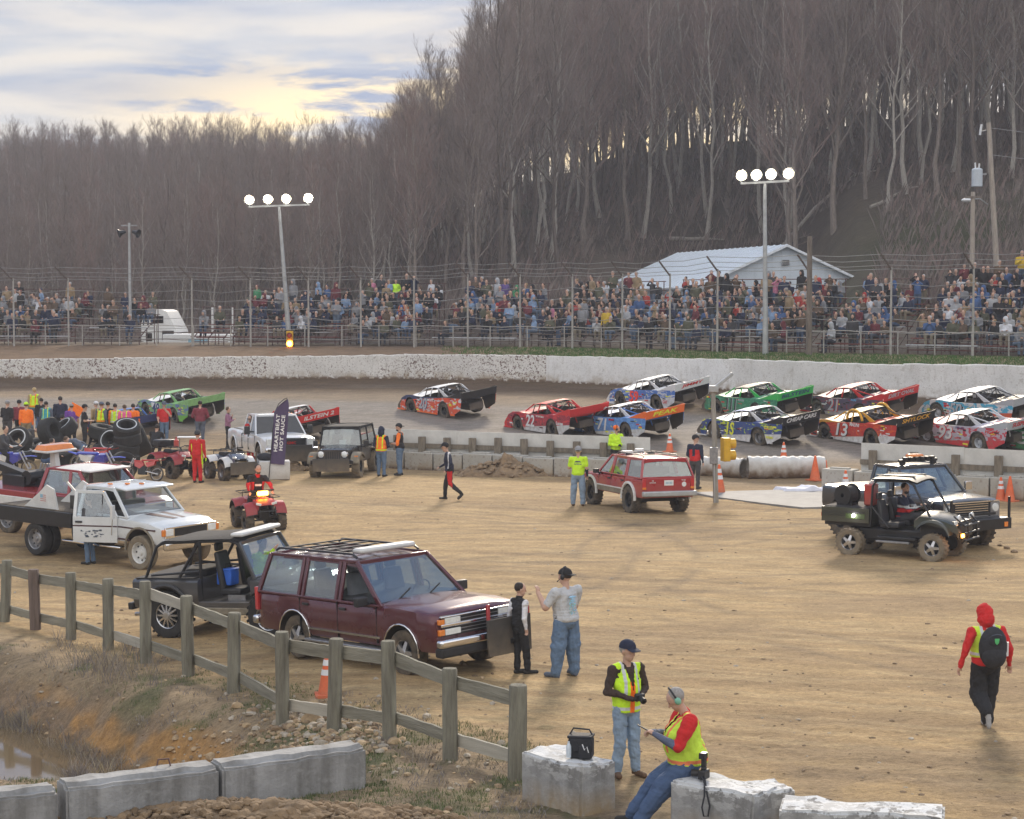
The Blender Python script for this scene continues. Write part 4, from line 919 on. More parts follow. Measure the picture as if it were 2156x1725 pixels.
STAND = dict(P=(0, 0, .95), Ch=(.0, 0, 1.36), Hd=(.03, 0, 1.66), Lk=(.02, .10, .50), Rk=(.02, -.10, .50), La=(-.01, .11, .09), Ra=(-.01, -.11, .09), Lt=(.15, .14, .04), Rt=(.15, -.14, .04),
             Le=(-.02, .26, 1.13), Re=(-.02, -.26, 1.13), Lh=(.05, .27, .88), Rh=(.05, -.27, .88))
SIT = dict(P=(0, 0, .10), Ch=(.03, 0, .50), Hd=(.08, 0, .81), Lk=(.44, .13, .13), Rk=(.44, -.13, .13), La=(.42, .12, -.36), Ra=(.42, -.12, -.36), Lt=(.58, .14, -.40), Rt=(.58, -.14, -.40),
           Le=(.08, .27, .30), Re=(.08, -.27, .30), Lh=(.32, .12, .22), Rh=(.32, -.12, .22))
def person_mesh(name, pose, w, g=1.0, voxel=.02, look=0.0, fine=False, skin='skin', paint=None, hgrip=None):
 """w: shirt, sleeve (upper), fore (forearm), pants, shoe, hair ; g girth ; look head yaw"""
 J = {k: Vector(v) for k, v in pose.items() if isinstance(v, tuple)}; P, Ch, Hd = J['P'], J['Ch'], J['Hd']
 sp = (Ch - P).normalized(); l = Vector((0, 1, 0)); l = (l - sp * l.dot(sp)).normalized()
 if 'tw' in pose: l = Matrix.Rotation(pose['tw'], 3, sp) @ l;
 f = l.cross(sp); FR = Matrix((f, l, sp)).transposed()
 def B(x, y, z, o=P): return o + f * x + l * y + sp * z
 sh, sl, fo, pa, so_, ha = w['shirt'], w.get('sleeve', w['shirt']), w.get('fore', w.get('sleeve', w['shirt'])), w['pants'], w.get('shoe', 'shoe_dark'), w.get('hair', 'hair_brown')
 hipw = .095; L_ = (Ch - P).length
 pr = [('e', tuple(B(0, 0, -.03)), (.13 * g, .175 * (g * .5 + .5), .13), pa, FR)]; KT = (0, .22, .45, .75, 1); g1 = .6 * g + .4; g2 = .4 * g + .6
 for i in range(9):
  u_ = i / 8; rx = float(np.interp(u_, KT, (.145 * g, .142 * g, .138 * g, .138 * g1, .108 * g2))); ry = float(np.interp(u_, KT, (.186 * g1, .186 * g1, .184 * (g * .7 + .3), .198 * g1, .19 * g2))); xo = float(np.interp(u_, KT, (0, (g - 1) * .06, .015 + (g - 1) * .10, .01 + (g - 1) * .06, 0)))
  pr.append(('e', tuple(B(xo, 0, .04 + (L_ - .04) * u_)), (rx, ry, .115), sh, FR))
 SW = .20 * (.4 * g + .6); top = L_ + .06
 for s in (1, -1): pr.append(('c', B(0, s * .05, top + .03), B(0, s * SW, top), .06, .068, sh))
 nk = B(.0, 0, top + .03); pr.append(('c', nk, nk.lerp(Hd, .62), .058, .054, skin))
 if 'collar' in w: pr.append(('c', nk, nk.lerp(Hd, .25), .075, .07, w['collar']))
 hf = Matrix.Rotation(look, 3, 'Z') @ Vector((1, 0, 0)); hu = ((Hd - nk).normalized() * .5 + Vector((0, 0, 1)) * .5 + hf * pose.get('nod', 0)).normalized(); hf = (hf - hu * hf.dot(hu)).normalized(); hl = hu.cross(hf); HM = Matrix((hf, hl, hu)).transposed()
 def HB(x, y, z): return Hd + (hf * x + hl * y + hu * z) * 1.12
 pr += [('e', tuple(HB(0, 0, .025)), (.110, .087, .112), skin, HM), ('e', tuple(HB(.022, 0, -.045)), (.078, .066, .080), skin, HM)]
 if fine: pr += [('c', HB(.088, 0, .012), HB(.108, 0, -.022), .010, .014, skin), ('c', HB(.0, .078, .01), HB(-.006, .083, -.02), .016, .012, skin), ('c', HB(.0, -.078, .01), HB(-.006, -.083, -.02), .016, .012, skin), ('c', HB(.078, -.018, -.058), HB(.078, .018, -.058), .009, .009, 'lips'),
     ('e', tuple(HB(.086, .03, .022)), (.009, .014, .008), 'eye_dark', HM), ('e', tuple(HB(.086, -.03, .022)), (.009, .014, .008), 'eye_dark', HM), ('e', tuple(HB(.05, 0, -.095)), (.03, .03, .022), skin, HM)]
 if ha == 'hood': pr += [('e', tuple(HB(-.015, 0, .03)), (.132, .122, .150), sh, HM), ('e', tuple(HB(-.03, 0, -.06)), (.125, .130, .13), sh, HM), ('e', tuple(HB(.06, 0, .0)), (.075, .072, .095), skin, HM)]
 elif ha: pr.append(('e', tuple(HB(-.022, 0, .045)), (.104, .098, .102), ha, HM))
 if w.get('beard'): pr.append(('e', tuple(HB(.045, 0, -.07)), (.062, .066, .050), w['beard'], HM))
 for s, k in ((1, 'L'), (-1, 'R')):
  hip = B(0, s * hipw * (.5 * g + .5), -.03); kn, an, to = J[k + 'k'], J[k + 'a'], J[k + 't']; bag = w.get('baggy', 1.0); gg = .6 * g + .4
  pr += [('c', hip, kn, .102 * gg, .076 * bag * gg, pa), ('c', kn, an + (kn - an) * .04, .074 * bag * gg, .062 * bag, pa)]
  hd_ = (to - an); heel = Vector((an.x, an.y, to.z)) - Vector((hd_.x, hd_.y, 0)).normalized() * .045 if abs(to.z - an.z) < .12 else an - (an - kn).normalized() * -.05
  pr += [('c', heel, to, .042, .040, so_), ('c', an, heel.lerp(to, .35), .045, .045, so_)]
  shd = B(0, s * SW, top); el, ha_ = J[k + 'e'], J[k + 'h']; sr = .064 * gg
  pr += [('c', shd, el, sr + .006, .052 * gg, sl), ('c', el, ha_, .050 * gg, .036, fo)]
  if w.get('short'): pr.append(('c', shd, shd.lerp(el, .75), sr + .016, .062 * gg, w['short']))
  dv = (ha_ - el).normalized() if (k + 'd') not in pose else Vector(pose[k + 'd']).normalized()
  hs = w.get('glove', skin)
  if fine: pr += finger_prims(ha_, dv, s * pose.get('th', 1), hs, pose.get('curl', .45), pose.get(k + 'up'))
  else: pr += [('c', ha_, ha_ + dv * .08, .034, .03, hs), ('c', ha_ + dv * .07, ha_ + dv * .14, .026, .018, hs), ('c', ha_ + dv * .03, ha_ + dv * .07 + Vector((0, -s * .035, 0)), .018, .014, hs)]
 return remesh_prims(pr, voxel, name, paint), dict(Hd=Hd, HM=HM, HB=HB, B=B, FR=FR, L=L_, top=top, SW=SW, J=J, g=g)
def cap_obj(parent, K, mt, back=False, brim=True, s=1.14):
 m = MB(); HM = K['HM']; c = K['HB'](-.004, 0, .045); n = 16; vs = []; fs = []
 for k in range(6):
  t = PI / 2 * k / 5
  for i in range(n):
   a = 2 * PI * i / n; vs.append(c + HM @ Vector((.108 * s * math.cos(a) * math.cos(t), .092 * s * math.sin(a) * math.cos(t), .098 * s * math.sin(t))))
 m.add(vs, [(k * n + i, k * n + (i + 1) % n, (k + 1) * n + (i + 1) % n, (k + 1) * n + i) for k in range(5) for i in range(n)], mt)
 if brim:
  d = -1 if back else 1; rows = []
  for j in range(9):
   a = (j / 8 - .5) * 2.3; rows.append([c + HM @ Vector((d * .108 * math.cos(a * .8), .096 * math.sin(a), .003)), c + HM @ Vector((d * (.11 + .095 * math.cos(a)), .092 * math.sin(a), -.012 - .01 * abs(a)))])
  m.grid(rows, mt); m.grid([[p + HM @ Vector((0, 0, -.007)) for p in r_] for r_ in rows], mt, flip=True)
 return m.build('cap', parent)
def headset(parent, K, shell='black_plastic', cup='black_plastic', mic=True):
 m = MB(); HB = K['HB']; pts = [HB(.0, .098 * math.sin(a), .02 + .135 * math.cos(a)) for a in [(-1.45 + 2.9 * i / 10) for i in range(11)]]; m.tube(pts, .011, shell, 6)
 for s in (1, -1): m.ell(HB(.0, s * .095, .005), (.04, .028, .048), cup, 12, rot=K['HM']);
 if mic: m.tube([HB(.02, .10, -.01), HB(.08, .09, -.05), HB(.115, .04, -.062)], .007, shell, 5); m.ell(HB(.115, .03, -.062), (.012, .016, .012), shell, 8)
 return m.build('headset', parent)
def vest_obj(parent, K, mt, name='vest', voxel=.014, low=-.05, band='silver', trim=None, open_=.0, extra=.018):
 B, g, L_ = K['B'], K['g'], K['L']; FR = K['FR']; e = extra
 pr = []; KT = (0, .22, .45, .75, 1); g1 = .6 * g + .4; g2 = .4 * g + .6
 for i in range(10):
  z = low + .04 + (L_ - low - .04) * i / 9; u_ = max(0, z - .04) / (L_ - .04); rx = float(np.interp(u_, KT, (.145 * g, .142 * g, .138 * g, .138 * g1, .108 * g2))) + e; ry = float(np.interp(u_, KT, (.186 * g1, .186 * g1, .184 * (g * .7 + .3), .198 * g1, .18 * g2))) + e * .7; xo = float(np.interp(u_, KT, (0, (g - 1) * .06, .015 + (g - 1) * .10, .01 + (g - 1) * .06, 0)))
  pr.append(('e', tuple(B(xo, 0, z)), (rx, ry, .115), mt, FR))
 for s in (1, -1): pr.append(('c', B(0, s * .07, K['top'] + .035), B(0, s * K['SW'] * .8, K['top'] + .015), .066, .07, mt))
 P0 = np.array(B(0, 0, 0)); f, l, sp = [np.array(FR.col[i]) for i in range(3)]
 def paint(c, m0):
  q = c - P0; x, y, z = q @ f, q @ l, q @ sp
  if trim and x > 0 and abs(y) < .022 + open_: return trim
  if trim and (z < low + .0 ): return trim
  if band and (.075 < abs(y) < .115) and z > .1: return band
  if band and (.03 + low < z < .075 + low): return band
  return m0
 me = remesh_prims(pr, voxel, name, paint, 2)
 bm = bmesh.new(); bm.from_mesh(me); kill = []
 for fc in bm.faces:
  q = np.array(fc.calc_center_median()) - P0; z = q @ sp; y = q @ l; x = q @ f
  if z < low or (z > K['top'] + .03 and abs(y) < .075) or (x > 0 and z > .2 and abs(y) < (z - .22) * .26 * (1 if trim else .6)): kill.append(fc)
 bmesh.ops.delete(bm, geom=kill, context='FACES'); bm.to_mesh(me); bm.free()
 o = bpy.data.objects.new(name, me); COL.objects.link(o); o.parent = parent; return o
def person(label, pos, ang, pose=STAND, h=1.76, w=None, cap=None, group=None, vest=None, hs=None, gear=None, name='person', **k):
 me, K = person_mesh('person', pose, w, **k); o = bpy.data.objects.new(name, me); COL.objects.link(o); s = h / 1.78; o.scale = (s, s, s); o.location = pos; o.rotation_euler = (0, 0, ang)
 tag(o, label, 'person', group)
 if cap: cap_obj(o, K, **(cap if isinstance(cap, dict) else dict(mt=cap)))
 if vest: vest_obj(o, K, **vest)
 if hs is not None: headset(o, K, **hs)
 if gear: gear(o, K)
 return o
def PZ(base=STAND, **k):
 d = dict(base); d.update(k); return d
# ------------------------------------------------------------ the crowd in the stands
M('crowd_top', objcol=True, rough=.9, var=.25, bump=.8, bs=9); M('crowd_top_mass', attr='top', rough=.9, var=.25)
M('crowd_pants', randcol=[(.03, .035, .05), (.05, .08, .14), (.10, .14, .20), (.03, .03, .03), (.06, .07, .09), (.20, .17, .12), (.08, .12, .18)], rough=.9)
M('crowd_hair', randcol=[(.03, .02, .015), (.07, .04, .025), (.02, .02, .025), (.30, .27, .24), (.13, .02, .02), (.25, .17, .09), (.4, .4, .4), (.04, .05, .09)], rough=.8)
CW = dict(shirt='crowd_top', pants='crowd_pants', hair='crowd_hair')
HALF = {}
def crowd_variants():
 sit, std = [], []
 for i in range(7):
  r = random.Random(40 + i); p = dict(SIT)
  p['Ch'] = (.03 + r.uniform(-.04, .12), r.uniform(-.03, .03), .50); p['Hd'] = (p['Ch'][0] + .06, p['Ch'][1], .80)
  if i == 1: p.update(Lh=(.22, .05, .60), Rh=(.22, -.05, .60), Le=(.15, .24, .36), Re=(.15, -.24, .36))
  if i == 2: p.update(Ch=(.18, 0, .46), Hd=(.28, 0, .74), Le=(.36, .16, .20), Re=(.36, -.16, .20), Lh=(.42, .02, .32), Rh=(.42, -.02, .32))
  if i == 3: p.update(Rh=(.20, -.12, .78), Re=(.20, -.26, .55))
  if i == 4: p.update(Lk=(.42, .2, .16), Rk=(.44, -.18, .13), La=(.36, .16, -.36), Lh=(.40, .18, .24))
  if i == 5: p.update(Lh=(.24, -.06, .33), Rh=(.24, .06, .36))
  w = dict(CW);
  if i in (2, 5): w['hair'] = 'hood'
  me, K = person_mesh('spectator', p, w, g=(1.0, 1.15, 1.05, 1.25, 1.0, 1.1, .95)[i], voxel=.034, look=r.uniform(-.6, .6)); sit.append(me)
 for i in range(6):
  r = random.Random(60 + i); p = dict(STAND)
  if i == 1: p.update(Lh=(.22, -.04, 1.20), Rh=(.22, .04, 1.17), Le=(.06, .27, 1.12), Re=(.06, -.27, 1.12))
  if i == 2: p.update(Lh=(.18, .03, 1.62), Rh=(.18, -.03, 1.60), Le=(.16, .26, 1.42), Re=(.16, -.26, 1.42))
  if i == 3: p.update(Lh=(.12, .14, .98), Rh=(.12, -.14, .98), Le=(-.04, .29, 1.16), Re=(-.04, -.29, 1.16))
  if i == 4: p.update(Lh=(.10, .20, 1.0), Rh=(.24, -.05, 1.32), Re=(.08, -.27, 1.16))
  w = dict(CW);
  if i == 5: w['hair'] = 'hood'
  me, K = person_mesh('spectator', p, w, g=(1.0, 1.2, 1.05, 1.0, 1.15, 1.05)[i], voxel=.034, look=r.uniform(-.5, .5)); std.append(me)
 return sit, std
CSIT, CSTD = crowd_variants()
TOPC = [('black', (.016, .016, .018), 22), ('charcoal', (.05, .05, .055), 14), ('navy', (.022, .03, .065), 15), ('grey', (.24, .245, .26), 12), ('brown', (.11, .075, .05), 9), ('olive camouflage', (.10, .10, .065), 8), ('pale grey', (.42, .43, .45), 6), ('maroon', (.15, .03, .04), 7),
  ('red', (.42, .05, .04), 3), ('blue', (.06, .12, .27), 4), ('white', (.62, .63, .66), 3), ('tan', (.30, .22, .13), 5), ('light blue', (.22, .32, .48), 4), ('purple', (.12, .08, .24), 1), ('pink', (.55, .2, .3), 1), ('orange', (.6, .15, .04), 1), ('green', (.06, .26, .12), 1), ('yellow', (.62, .42, .04), .5), ('lime', (.60, 1.0, .06), .3)]
CAPS = []
def crowd():
 r = random.Random(77); names = [c[0] for c in TOPC]; colr = {c[0]: tuple(q * .9 for q in c[1]) for c in TOPC}; wts = [c[2] for c in TOPC]; people = []
 for (x, y, z, row, si, ang, fill) in SEATS:
  nr = SECT[si][2]; f = fill * (.4 if row == 0 else (.9 if row == 1 else 1.42)) * (1.15 if row > nr * .5 else 1); f *= .25 + 1.45 * float(fbm(np.float64(x * .55), np.float64(y * .8), 2, 90))
  if r.random() > f: continue
  stand = r.random() < (.05 if row < nr - 2 else .36) or (row == 0 and r.random() < .4); people.append([x, y, z, row, si, ang, stand, None])
 spec = [(620, 622, 'grey'), (672, 630, 'light blue'), (700, 628, 'blue'), (723, 632, 'lime'), (747, 634, 'pink'), (800, 624, 'charcoal'), (826, 624, 'light blue'), (878, 618, 'navy'), (910, 618, 'black'), (948, 634, 'black'), (968, 634, 'brown'), (1438, 626, 'red'), (1515, 622, 'grey'), (1530, 622, 'black'), (1575, 640, 'tan'),
   (1606, 640, 'charcoal'), (1680, 650, 'red'), (1740, 612, 'black'), (1765, 612, 'pale grey'), (1690, 606, 'black'), (1710, 606, 'light blue'), (165, 655, 'charcoal'), (187, 652, 'black'), (206, 652, 'brown'), (260, 652, 'navy'), (15, 668, 'tan'), (322, 670, 'olive camouflage'), (2050, 556, 'black'), (2080, 600, 'yellow'), (2105, 596, 'yellow'), (537, 640, 'green'),
   (840, 640, 'lime'), (1268, 722, 'yellow'), (155, 640, 'tan'), (2008, 640, 'charcoal')]
 for xd, yd, cn in spec:
  si = min(range(len(SECT)), key=lambda q: 0 if SECT[q][0] <= xd <= SECT[q][1] else min(abs(SECT[q][0] - xd), abs(SECT[q][1] - xd))); nr = SECT[si][2]; best = None
  for s in SEATS:
   if s[4] != si: continue
   q = F * s[0] / s[1] + CX; v = 618 - (s[2] - .42 - CAMZ) / s[1] * F; dd = (q - xd) ** 2 + ((v - yd) * 1.6) ** 2
   if best is None or dd < best[0]: best = (dd, s)
  s = best[1]; people = [p for p in people if not (p[4] == si and p[3] == s[3] and (p[0] - s[0]) ** 2 + (p[1] - s[1]) ** 2 < .2)]
  people.append([s[0], s[1], s[2], s[3], si, s[5], True, cn])
 def size(p): xd = CX + F * p[0] / p[1]; return ((1 if -15 < xd < 2170 else 0), (1.6 if p[6] else 1) / p[1] * (2 if p[7] else 1))
 people.sort(key=size, reverse=True); used = {}; mass = []
 for n, p in enumerate(people):
  x, y, z, row, si, ang, stand, cn = p; vi = r.randrange(len(CSTD) if stand else len(CSIT)); me = (CSTD if stand else CSIT)[vi]; sc = r.uniform(.88, 1.14); zz = z - .44 * 1.0 if stand else z
  rot = ang + r.gauss(0, .45); x += r.uniform(-.08, .08); zz += 0
  if n < 290:
   xd = CX + F * x / y; pj = sum(1 for q in POSTX if q < xd); key0 = (pj, row)
   for _ in range(60):
    c = cn or r.choices(names, wts)[0]
    if (key0, c, stand, si) not in used or cn: break
   lay = [q for q in names if (key0, q, stand, si) not in used]
   if (key0, c, stand, si) in used and lay and not cn: c = r.choices(lay, [wts[names.index(q)] for q in lay])[0]
   used[(key0, c, stand, si)] = 1; hood = (me in CSIT and vi in (2, 5)) or (me in CSTD and vi == 5)
   where = ('between %s and %s fence posts' % (ordn(pj - 1), ordn(pj))) if 0 < pj < len(POSTX) else ('left of the first fence post' if pj == 0 else 'right of the last fence post')
   o = bpy.data.objects.new('person', me); COL.objects.link(o); o.location = (x, y, zz); o.rotation_euler = (0, 0, rot); o.scale = (sc, sc, sc); o.color = rgb(colr[c])
   tag(o, '%s spectator in %s %s, %s row, %s' % ('standing' if stand else 'seated', c, 'hood' if hood else 'top', ordn(row), where), 'person', 'spectators in the bleachers')
  else: mass.append((me, x, y, zz, rot, sc, colr[r.choices(names, wts)[0]], r.random()))
 vs, fs, ms, cols = [], [], [], []; cache = {}; off = 0
 pn = [(.03, .035, .05), (.05, .08, .14), (.10, .14, .20), (.03, .03, .03), (.20, .17, .12)]; hn = [(.03, .02, .015), (.07, .04, .025), (.02, .02, .025), (.30, .27, .24), (.25, .17, .09), (.4, .4, .4)]
 for me, x, y, z, rot, sc, c, q in mass:
  if me.name not in cache:
   v = np.empty(len(me.vertices) * 3); me.vertices.foreach_get('co', v); cache[me.name] = (v.reshape(-1, 3), [list(p.vertices) for p in me.polygons], [me.materials[p.material_index].name for p in me.polygons])
  v, f, mn = cache[me.name]; ca, sa = math.cos(rot) * sc, math.sin(rot) * sc; w_ = np.stack([v[:, 0] * ca - v[:, 1] * sa + x, v[:, 0] * sa + v[:, 1] * ca + y, v[:, 2] * sc + z], 1); vs.append(w_)
  fs += [[i + off for i in p] for p in f]; off += len(v); pc, hc = pn[int(q * 5)], hn[int(q * 97) % 6]
  cols += [c if m_ == 'crowd_top' else (pc if m_ == 'crowd_pants' else (hc if m_ == 'crowd_hair' else ((.52, .32, .235) if m_ == 'skin' else (.03, .03, .03)))) for m_ in mn]
 if vs:
  me = bpy.data.meshes.new('crowd'); me.from_pydata(np.concatenate(vs).tolist(), [], fs); a = me.color_attributes.new('top', 'FLOAT_COLOR', 'CORNER')
  lc = np.repeat(np.array([list(c) + [1] for c in cols], np.float32), [len(f) for f in fs], axis=0); a.data.foreach_set('color', lc.ravel()); me.materials.append(MATS['crowd_top_mass']); me.polygons.foreach_set('use_smooth', [True] * len(fs))
  o = bpy.data.objects.new('crowd', me); COL.objects.link(o); tag(o, 'the rest of the crowd filling the upper bleacher rows', 'crowd', kind='stuff')
 print('crowd', len(people), len(mass), off)
crowd()
# ------------------------------------------------------------ vehicles (x forward, y left, z up, origin on the ground)
def paint_m(name, col, dust=.35, metal=.0, rough=.22, dz=1.0, coat=.6): return M(name, col, rough, metal, var=.06, vs=3, dust=dust, dz=dz, coat=coat)
paint_m('maroon', (.085, .012, .024), .25, .2); paint_m('suv_red', (.36, .022, .03), .45); paint_m('truck_white', (.66, .69, .70), .35); paint_m('pickup_white', (.70, .71, .72), .3); paint_m('jeep_black', (.022, .024, .03), .6); paint_m('pickup_black', (.03, .035, .045), .3)
paint_m('bronco_grey', (.055, .058, .065), .45, .4, .35); paint_m('wrecker_red', (.30, .03, .04), .35); paint_m('utv_green', (.022, .03, .02), .3, 0, .4); paint_m('atv_red', (.30, .012, .018), .2, coat=.1, rough=.4); paint_m('atv_blue', (.05, .08, .14), .3); paint_m('bike_blue', (.03, .05, .42), .25); paint_m('bike_red', (.50, .03, .03), .25)
M('mud_grey', (.22, .19, .14), .9, var=.25, vs=5); M('trim_white', (.62, .62, .60), .5, var=.1); M('stripe_dark', (.06, .02, .025), .5)
def rings(stations, ringf, mb, mat, under='underside'):
 rows = [ringf(x) for x in stations]; k = len(rows[0]); o = [p for r in rows for p in r]; fs, fu = [], []
 for i in range(len(rows) - 1):
  for j in range(k):
   f = (i * k + j, i * k + (j + 1) % k, (i + 1) * k + (j + 1) % k, (i + 1) * k + j); (fu if j == k - 1 else fs).append(f)
 mb.add(o, fs, mat); mb.add(o, fu, under, False); mb.add(rows[0], [tuple(range(k))[::-1]], mat, False); mb.add(rows[-1], [tuple(range(k))], mat, False)
def loft_body(t, xr, xf, zb, tops, wid, arches, mat, crown=.04, name='body', tuck=.95, under='underside'):
 X, Zt = zip(*tops); Xw, Ww = zip(*wid); st = set(np.linspace(xr, xf, 26).tolist()) | set(X)
 for xa, ra, zc in arches: st |= {xa - ra * math.cos(PI * k / 12) for k in range(13)} | {xa - ra - .004, xa + ra + .004}
 st = sorted(x for x in st if xr <= x <= xf)
 def ring(x):
  z0 = zb
  for xa, ra, zc in arches:
   if abs(x - xa) < ra: z0 = max(z0, zc + math.sqrt(max(0, ra * ra - (x - xa) ** 2)))
  z1 = float(np.interp(x, X, Zt)); w = float(np.interp(x, Xw, Ww)); h = z1 - z0; cr = crown
  half = [(w * (tuck if z0 < zb + .02 else .995), z0), (w, z0 + .30 * h), (w, z0 + .62 * h), (w * .985, z1 - .10 * min(1, h)), (w * .955, z1 - .025), (w * .90, z1), (w * .5, z1 + cr * .8), (0, z1 + cr)]
  return [Vector((x, -a, b)) for a, b in half] + [Vector((x, a, b)) for a, b in half[-2::-1]]
 mb = MB(); rings(st, ring, mb, mat, under); return mb.build(name, t, recalc=True, angle=32)
WM = {}
def wheel(t, x, y, r, w, style='steel', rim=.62, tm='dusty_rubber', steer=0.0, lug=0, name='wheel', rm=None, z=None):
 key = (r, w, style, rim, tm, lug, rm, y > 0)
 if key not in WM:
  s = 1 if y > 0 else -1; m = MB(); rr = r * rim; n = 36
  m.lathe([(-w * .42, rr), (-w * .5, rr + (r - rr) * .35), (-w * .49, r * .93), (-w * .38, r * .99), (0, r), (w * .38, r * .99), (w * .49, r * .93), (w * .5, rr + (r - rr) * .35), (w * .42, rr), (-w * .42, rr)], (0, 0, 0), (0, 1, 0), tm, n)
  if lug:
   for i in range(lug):
    a = 2 * PI * i / lug
    for sd in (-1, 1):
     b = a + (PI / lug if sd > 0 else 0); rot = Matrix.Rotation(b, 3, 'Y'); m.box(rot @ Vector((0, sd * w * .27, r)), (r * .10, w * .46, r * .07), tm, rot=rot @ Matrix.Rotation(sd * .25, 3, 'Z'))
  tyre = m.mesh('wheel', 30); m = MB(); f = s * w * .36; mt = rm or {'steel': 'steel', 'alloy': 'alloy', 'spoke': 'alloy', 'dish': 'steel', 'black': 'black_metal', 'white': 'white_paint'}[style]; ax = (0, s, 0)
  m.lathe([(w * .44, rr * 1.0), (w * .40, rr * .95), (w * .16, rr * .90), (w * .05, rr * .88)], (0, 0, 0), ax, mt, 28)
  m.lathe([(w * .06, rr * .9), (w * .06, 0)], (0, 0, 0), ax, 'black_metal' if style in ('alloy', 'spoke') else mt, 20)
  if style in ('alloy', 'spoke'):
   k = 5 if style == 'alloy' else 12
   for i in range(k):
    a = 2 * PI * i / k; d = Vector((math.cos(a), 0, math.sin(a))); q = Vector((-math.sin(a), 0, math.cos(a))); wd = rr * (.17 if style == 'alloy' else .07); c = Vector((0, f, 0)); b_ = Vector((0, s * .025, 0))
    m.add([c + d * rr * .16 + q * wd * 1.2 + b_ * 1.2, c + d * rr * .16 - q * wd * 1.2 + b_ * 1.2, c + d * rr * .95 - q * wd * .85, c + d * rr * .95 + q * wd * .85, c + d * rr * .16 + q * wd * 1.2 - b_, c + d * rr * .16 - q * wd * 1.2 - b_, c + d * rr * .95 - q * wd - b_, c + d * rr * .95 + q * wd - b_], [(0, 1, 2, 3), (3, 2, 1, 0), (0, 3, 7, 4), (1, 5, 6, 2), (7, 6, 5, 4)], mt, False)
   m.cyl((0, f - s * .02, 0), (0, f + s * .04, 0), rr * .24, mt, n=14)
  else:
   m.lathe([(w * .10, rr * .62), (w * .22, rr * .50), (w * .22, rr * .26), (w * .34, rr * .20), (w * .36, 0)], (0, 0, 0), ax, mt, 20)
   for i in range(8): a = 2 * PI * i / 8; m.cyl((math.cos(a) * rr * .72, s * w * .07, math.sin(a) * rr * .72), (math.cos(a) * rr * .72, s * w * .12, math.sin(a) * rr * .72), rr * .09, 'black_metal', n=8)
  WM[key] = (tyre, m.mesh('rim', 35))
 a, b = WM[key]; o = bpy.data.objects.new(name, a); COL.objects.link(o); o.parent = t; o.location = (x, y, r if z is None else z); o.rotation_euler = (0, 0, steer)
 p = bpy.data.objects.new('rim', b); COL.objects.link(p); p.parent = o; return o
def wheels4(t, xa, xb, tr, r, w, **k):
 st = k.pop('steer', 0)
 for x in (xa, xb):
  for s in (1, -1): wheel(t, x, s * tr, r, w, steer=st if x == xa else 0, **k)
def greenhouse(t, zb, zr, xb, xr, wb, wr, splits, mat, glass='clear_glass', th=.075, roof_ext=(.05, .05), rear=True, crown=.045, roofmat=None, sideglass=None, gap=()):
 cols = [(xb[0], xr[0])] + list(splits) + [(xb[1], xr[1])]; P = lambda s, c, u: Vector((c[0] + (c[1] - c[0]) * u, s * (wb + (wr - wb) * u), zb + (zr - zb) * u))
 m = MB()
 for s in (1, -1):
  for i, c in enumerate(cols): wd = th * (1.25 if i in (0,) else 1); m.beam(P(s, c, -.02), P(s, c, 1), .05, wd, mat, up=(1, 0, 0))
  m.beam(P(s, cols[0], 1), P(s, cols[-1], 1), .05, .06, mat); m.beam(P(s, cols[0], 0.01), P(s, cols[-1], .01), .05, .045, mat)
 for c in (cols[0], cols[-1]): m.beam(P(1, c, .98), P(-1, c, .98), .05, .07, mat); m.beam(P(1, c, .02), P(-1, c, .02), .05, .07, mat)
 m.build('window_frame', t, bevel=.012)
 bx(t, 'interior_trim', 'interior', ((xb[0] + xb[1]) / 2, 0, zb + .045), (xb[1] - xb[0] - .12, 2 * wb - .12, .03))
 rm = roofmat or mat; m = MB(); rows = []; x0, x1 = xr[0] - roof_ext[0], xr[1] + roof_ext[1]
 for i in range(9):
  u = i / 8; x = x0 + (x1 - x0) * u; e = 1 - .06 * (abs(u - .5) * 2) ** 6; dz = -.05 * (abs(u - .5) * 2) ** 5
  rows.append([Vector((x, (wr + .02) * e * q, zr + dz + crown * (1 - q * q) - (.05 if abs(q) > .99 else 0))) for q in (-1, -.985, -.9, -.6, -.3, 0, .3, .6, .9, .985, 1)])
 m.grid(rows, rm, True); m.grid([[p + Vector((0, 0, -.05 if abs(p.y) < wr * .97 else -.005)) for p in r] for r in rows], 'interior', True, True)
 m.grid([rows[0], [p + Vector((0, 0, -.05)) for p in rows[0]]], rm); m.grid([rows[-1], [p + Vector((0, 0, -.05)) for p in rows[-1]]], rm); m.build('roof', t)
 def pane(nm, a, b, c, d, g): mm = MB(); mm.quad(a, b, c, d, g, .004); return mm.build(nm, t)
 c = cols[-1]; pane('windshield', P(-1, c, .03), P(1, c, .03), P(1, c, .97), P(-1, c, .97), glass)
 if rear: c = cols[0]; pane('rear_window', P(1, c, .03), P(-1, c, .03), P(-1, c, .97), P(1, c, .97), (sideglass if sideglass != 'none' else glass) or glass)
 for s in (1, -1):
  for i in range(len(cols) - 1):
   if sideglass != 'none' and (s, i) not in gap: pane('side_window', P(s, cols[i], .02), P(s, cols[i + 1], .02), P(s, cols[i + 1], .97), P(s, cols[i], .97), sideglass or glass)
 return P
def seat(t, x, y, z, mat='interior', h=.62, name='seat'):
 m = MB(); m.box((x, y, z), (.48, .48, .14), mat); m.box((x - .26, y, z + h * .5), (.13, .46, h), mat, rot=Matrix.Rotation(-.18, 3, 'Y'), taper=(.8, .8)); m.box((x - .36, y, z + h + .08), (.09, .24, .17), mat); return m.build(name, t, bevel=.04)
def part(t, name, mat, fn, bevel=0, **k): m = MB(); fn(m, mat); return m.build(name, t, bevel=bevel, **k)
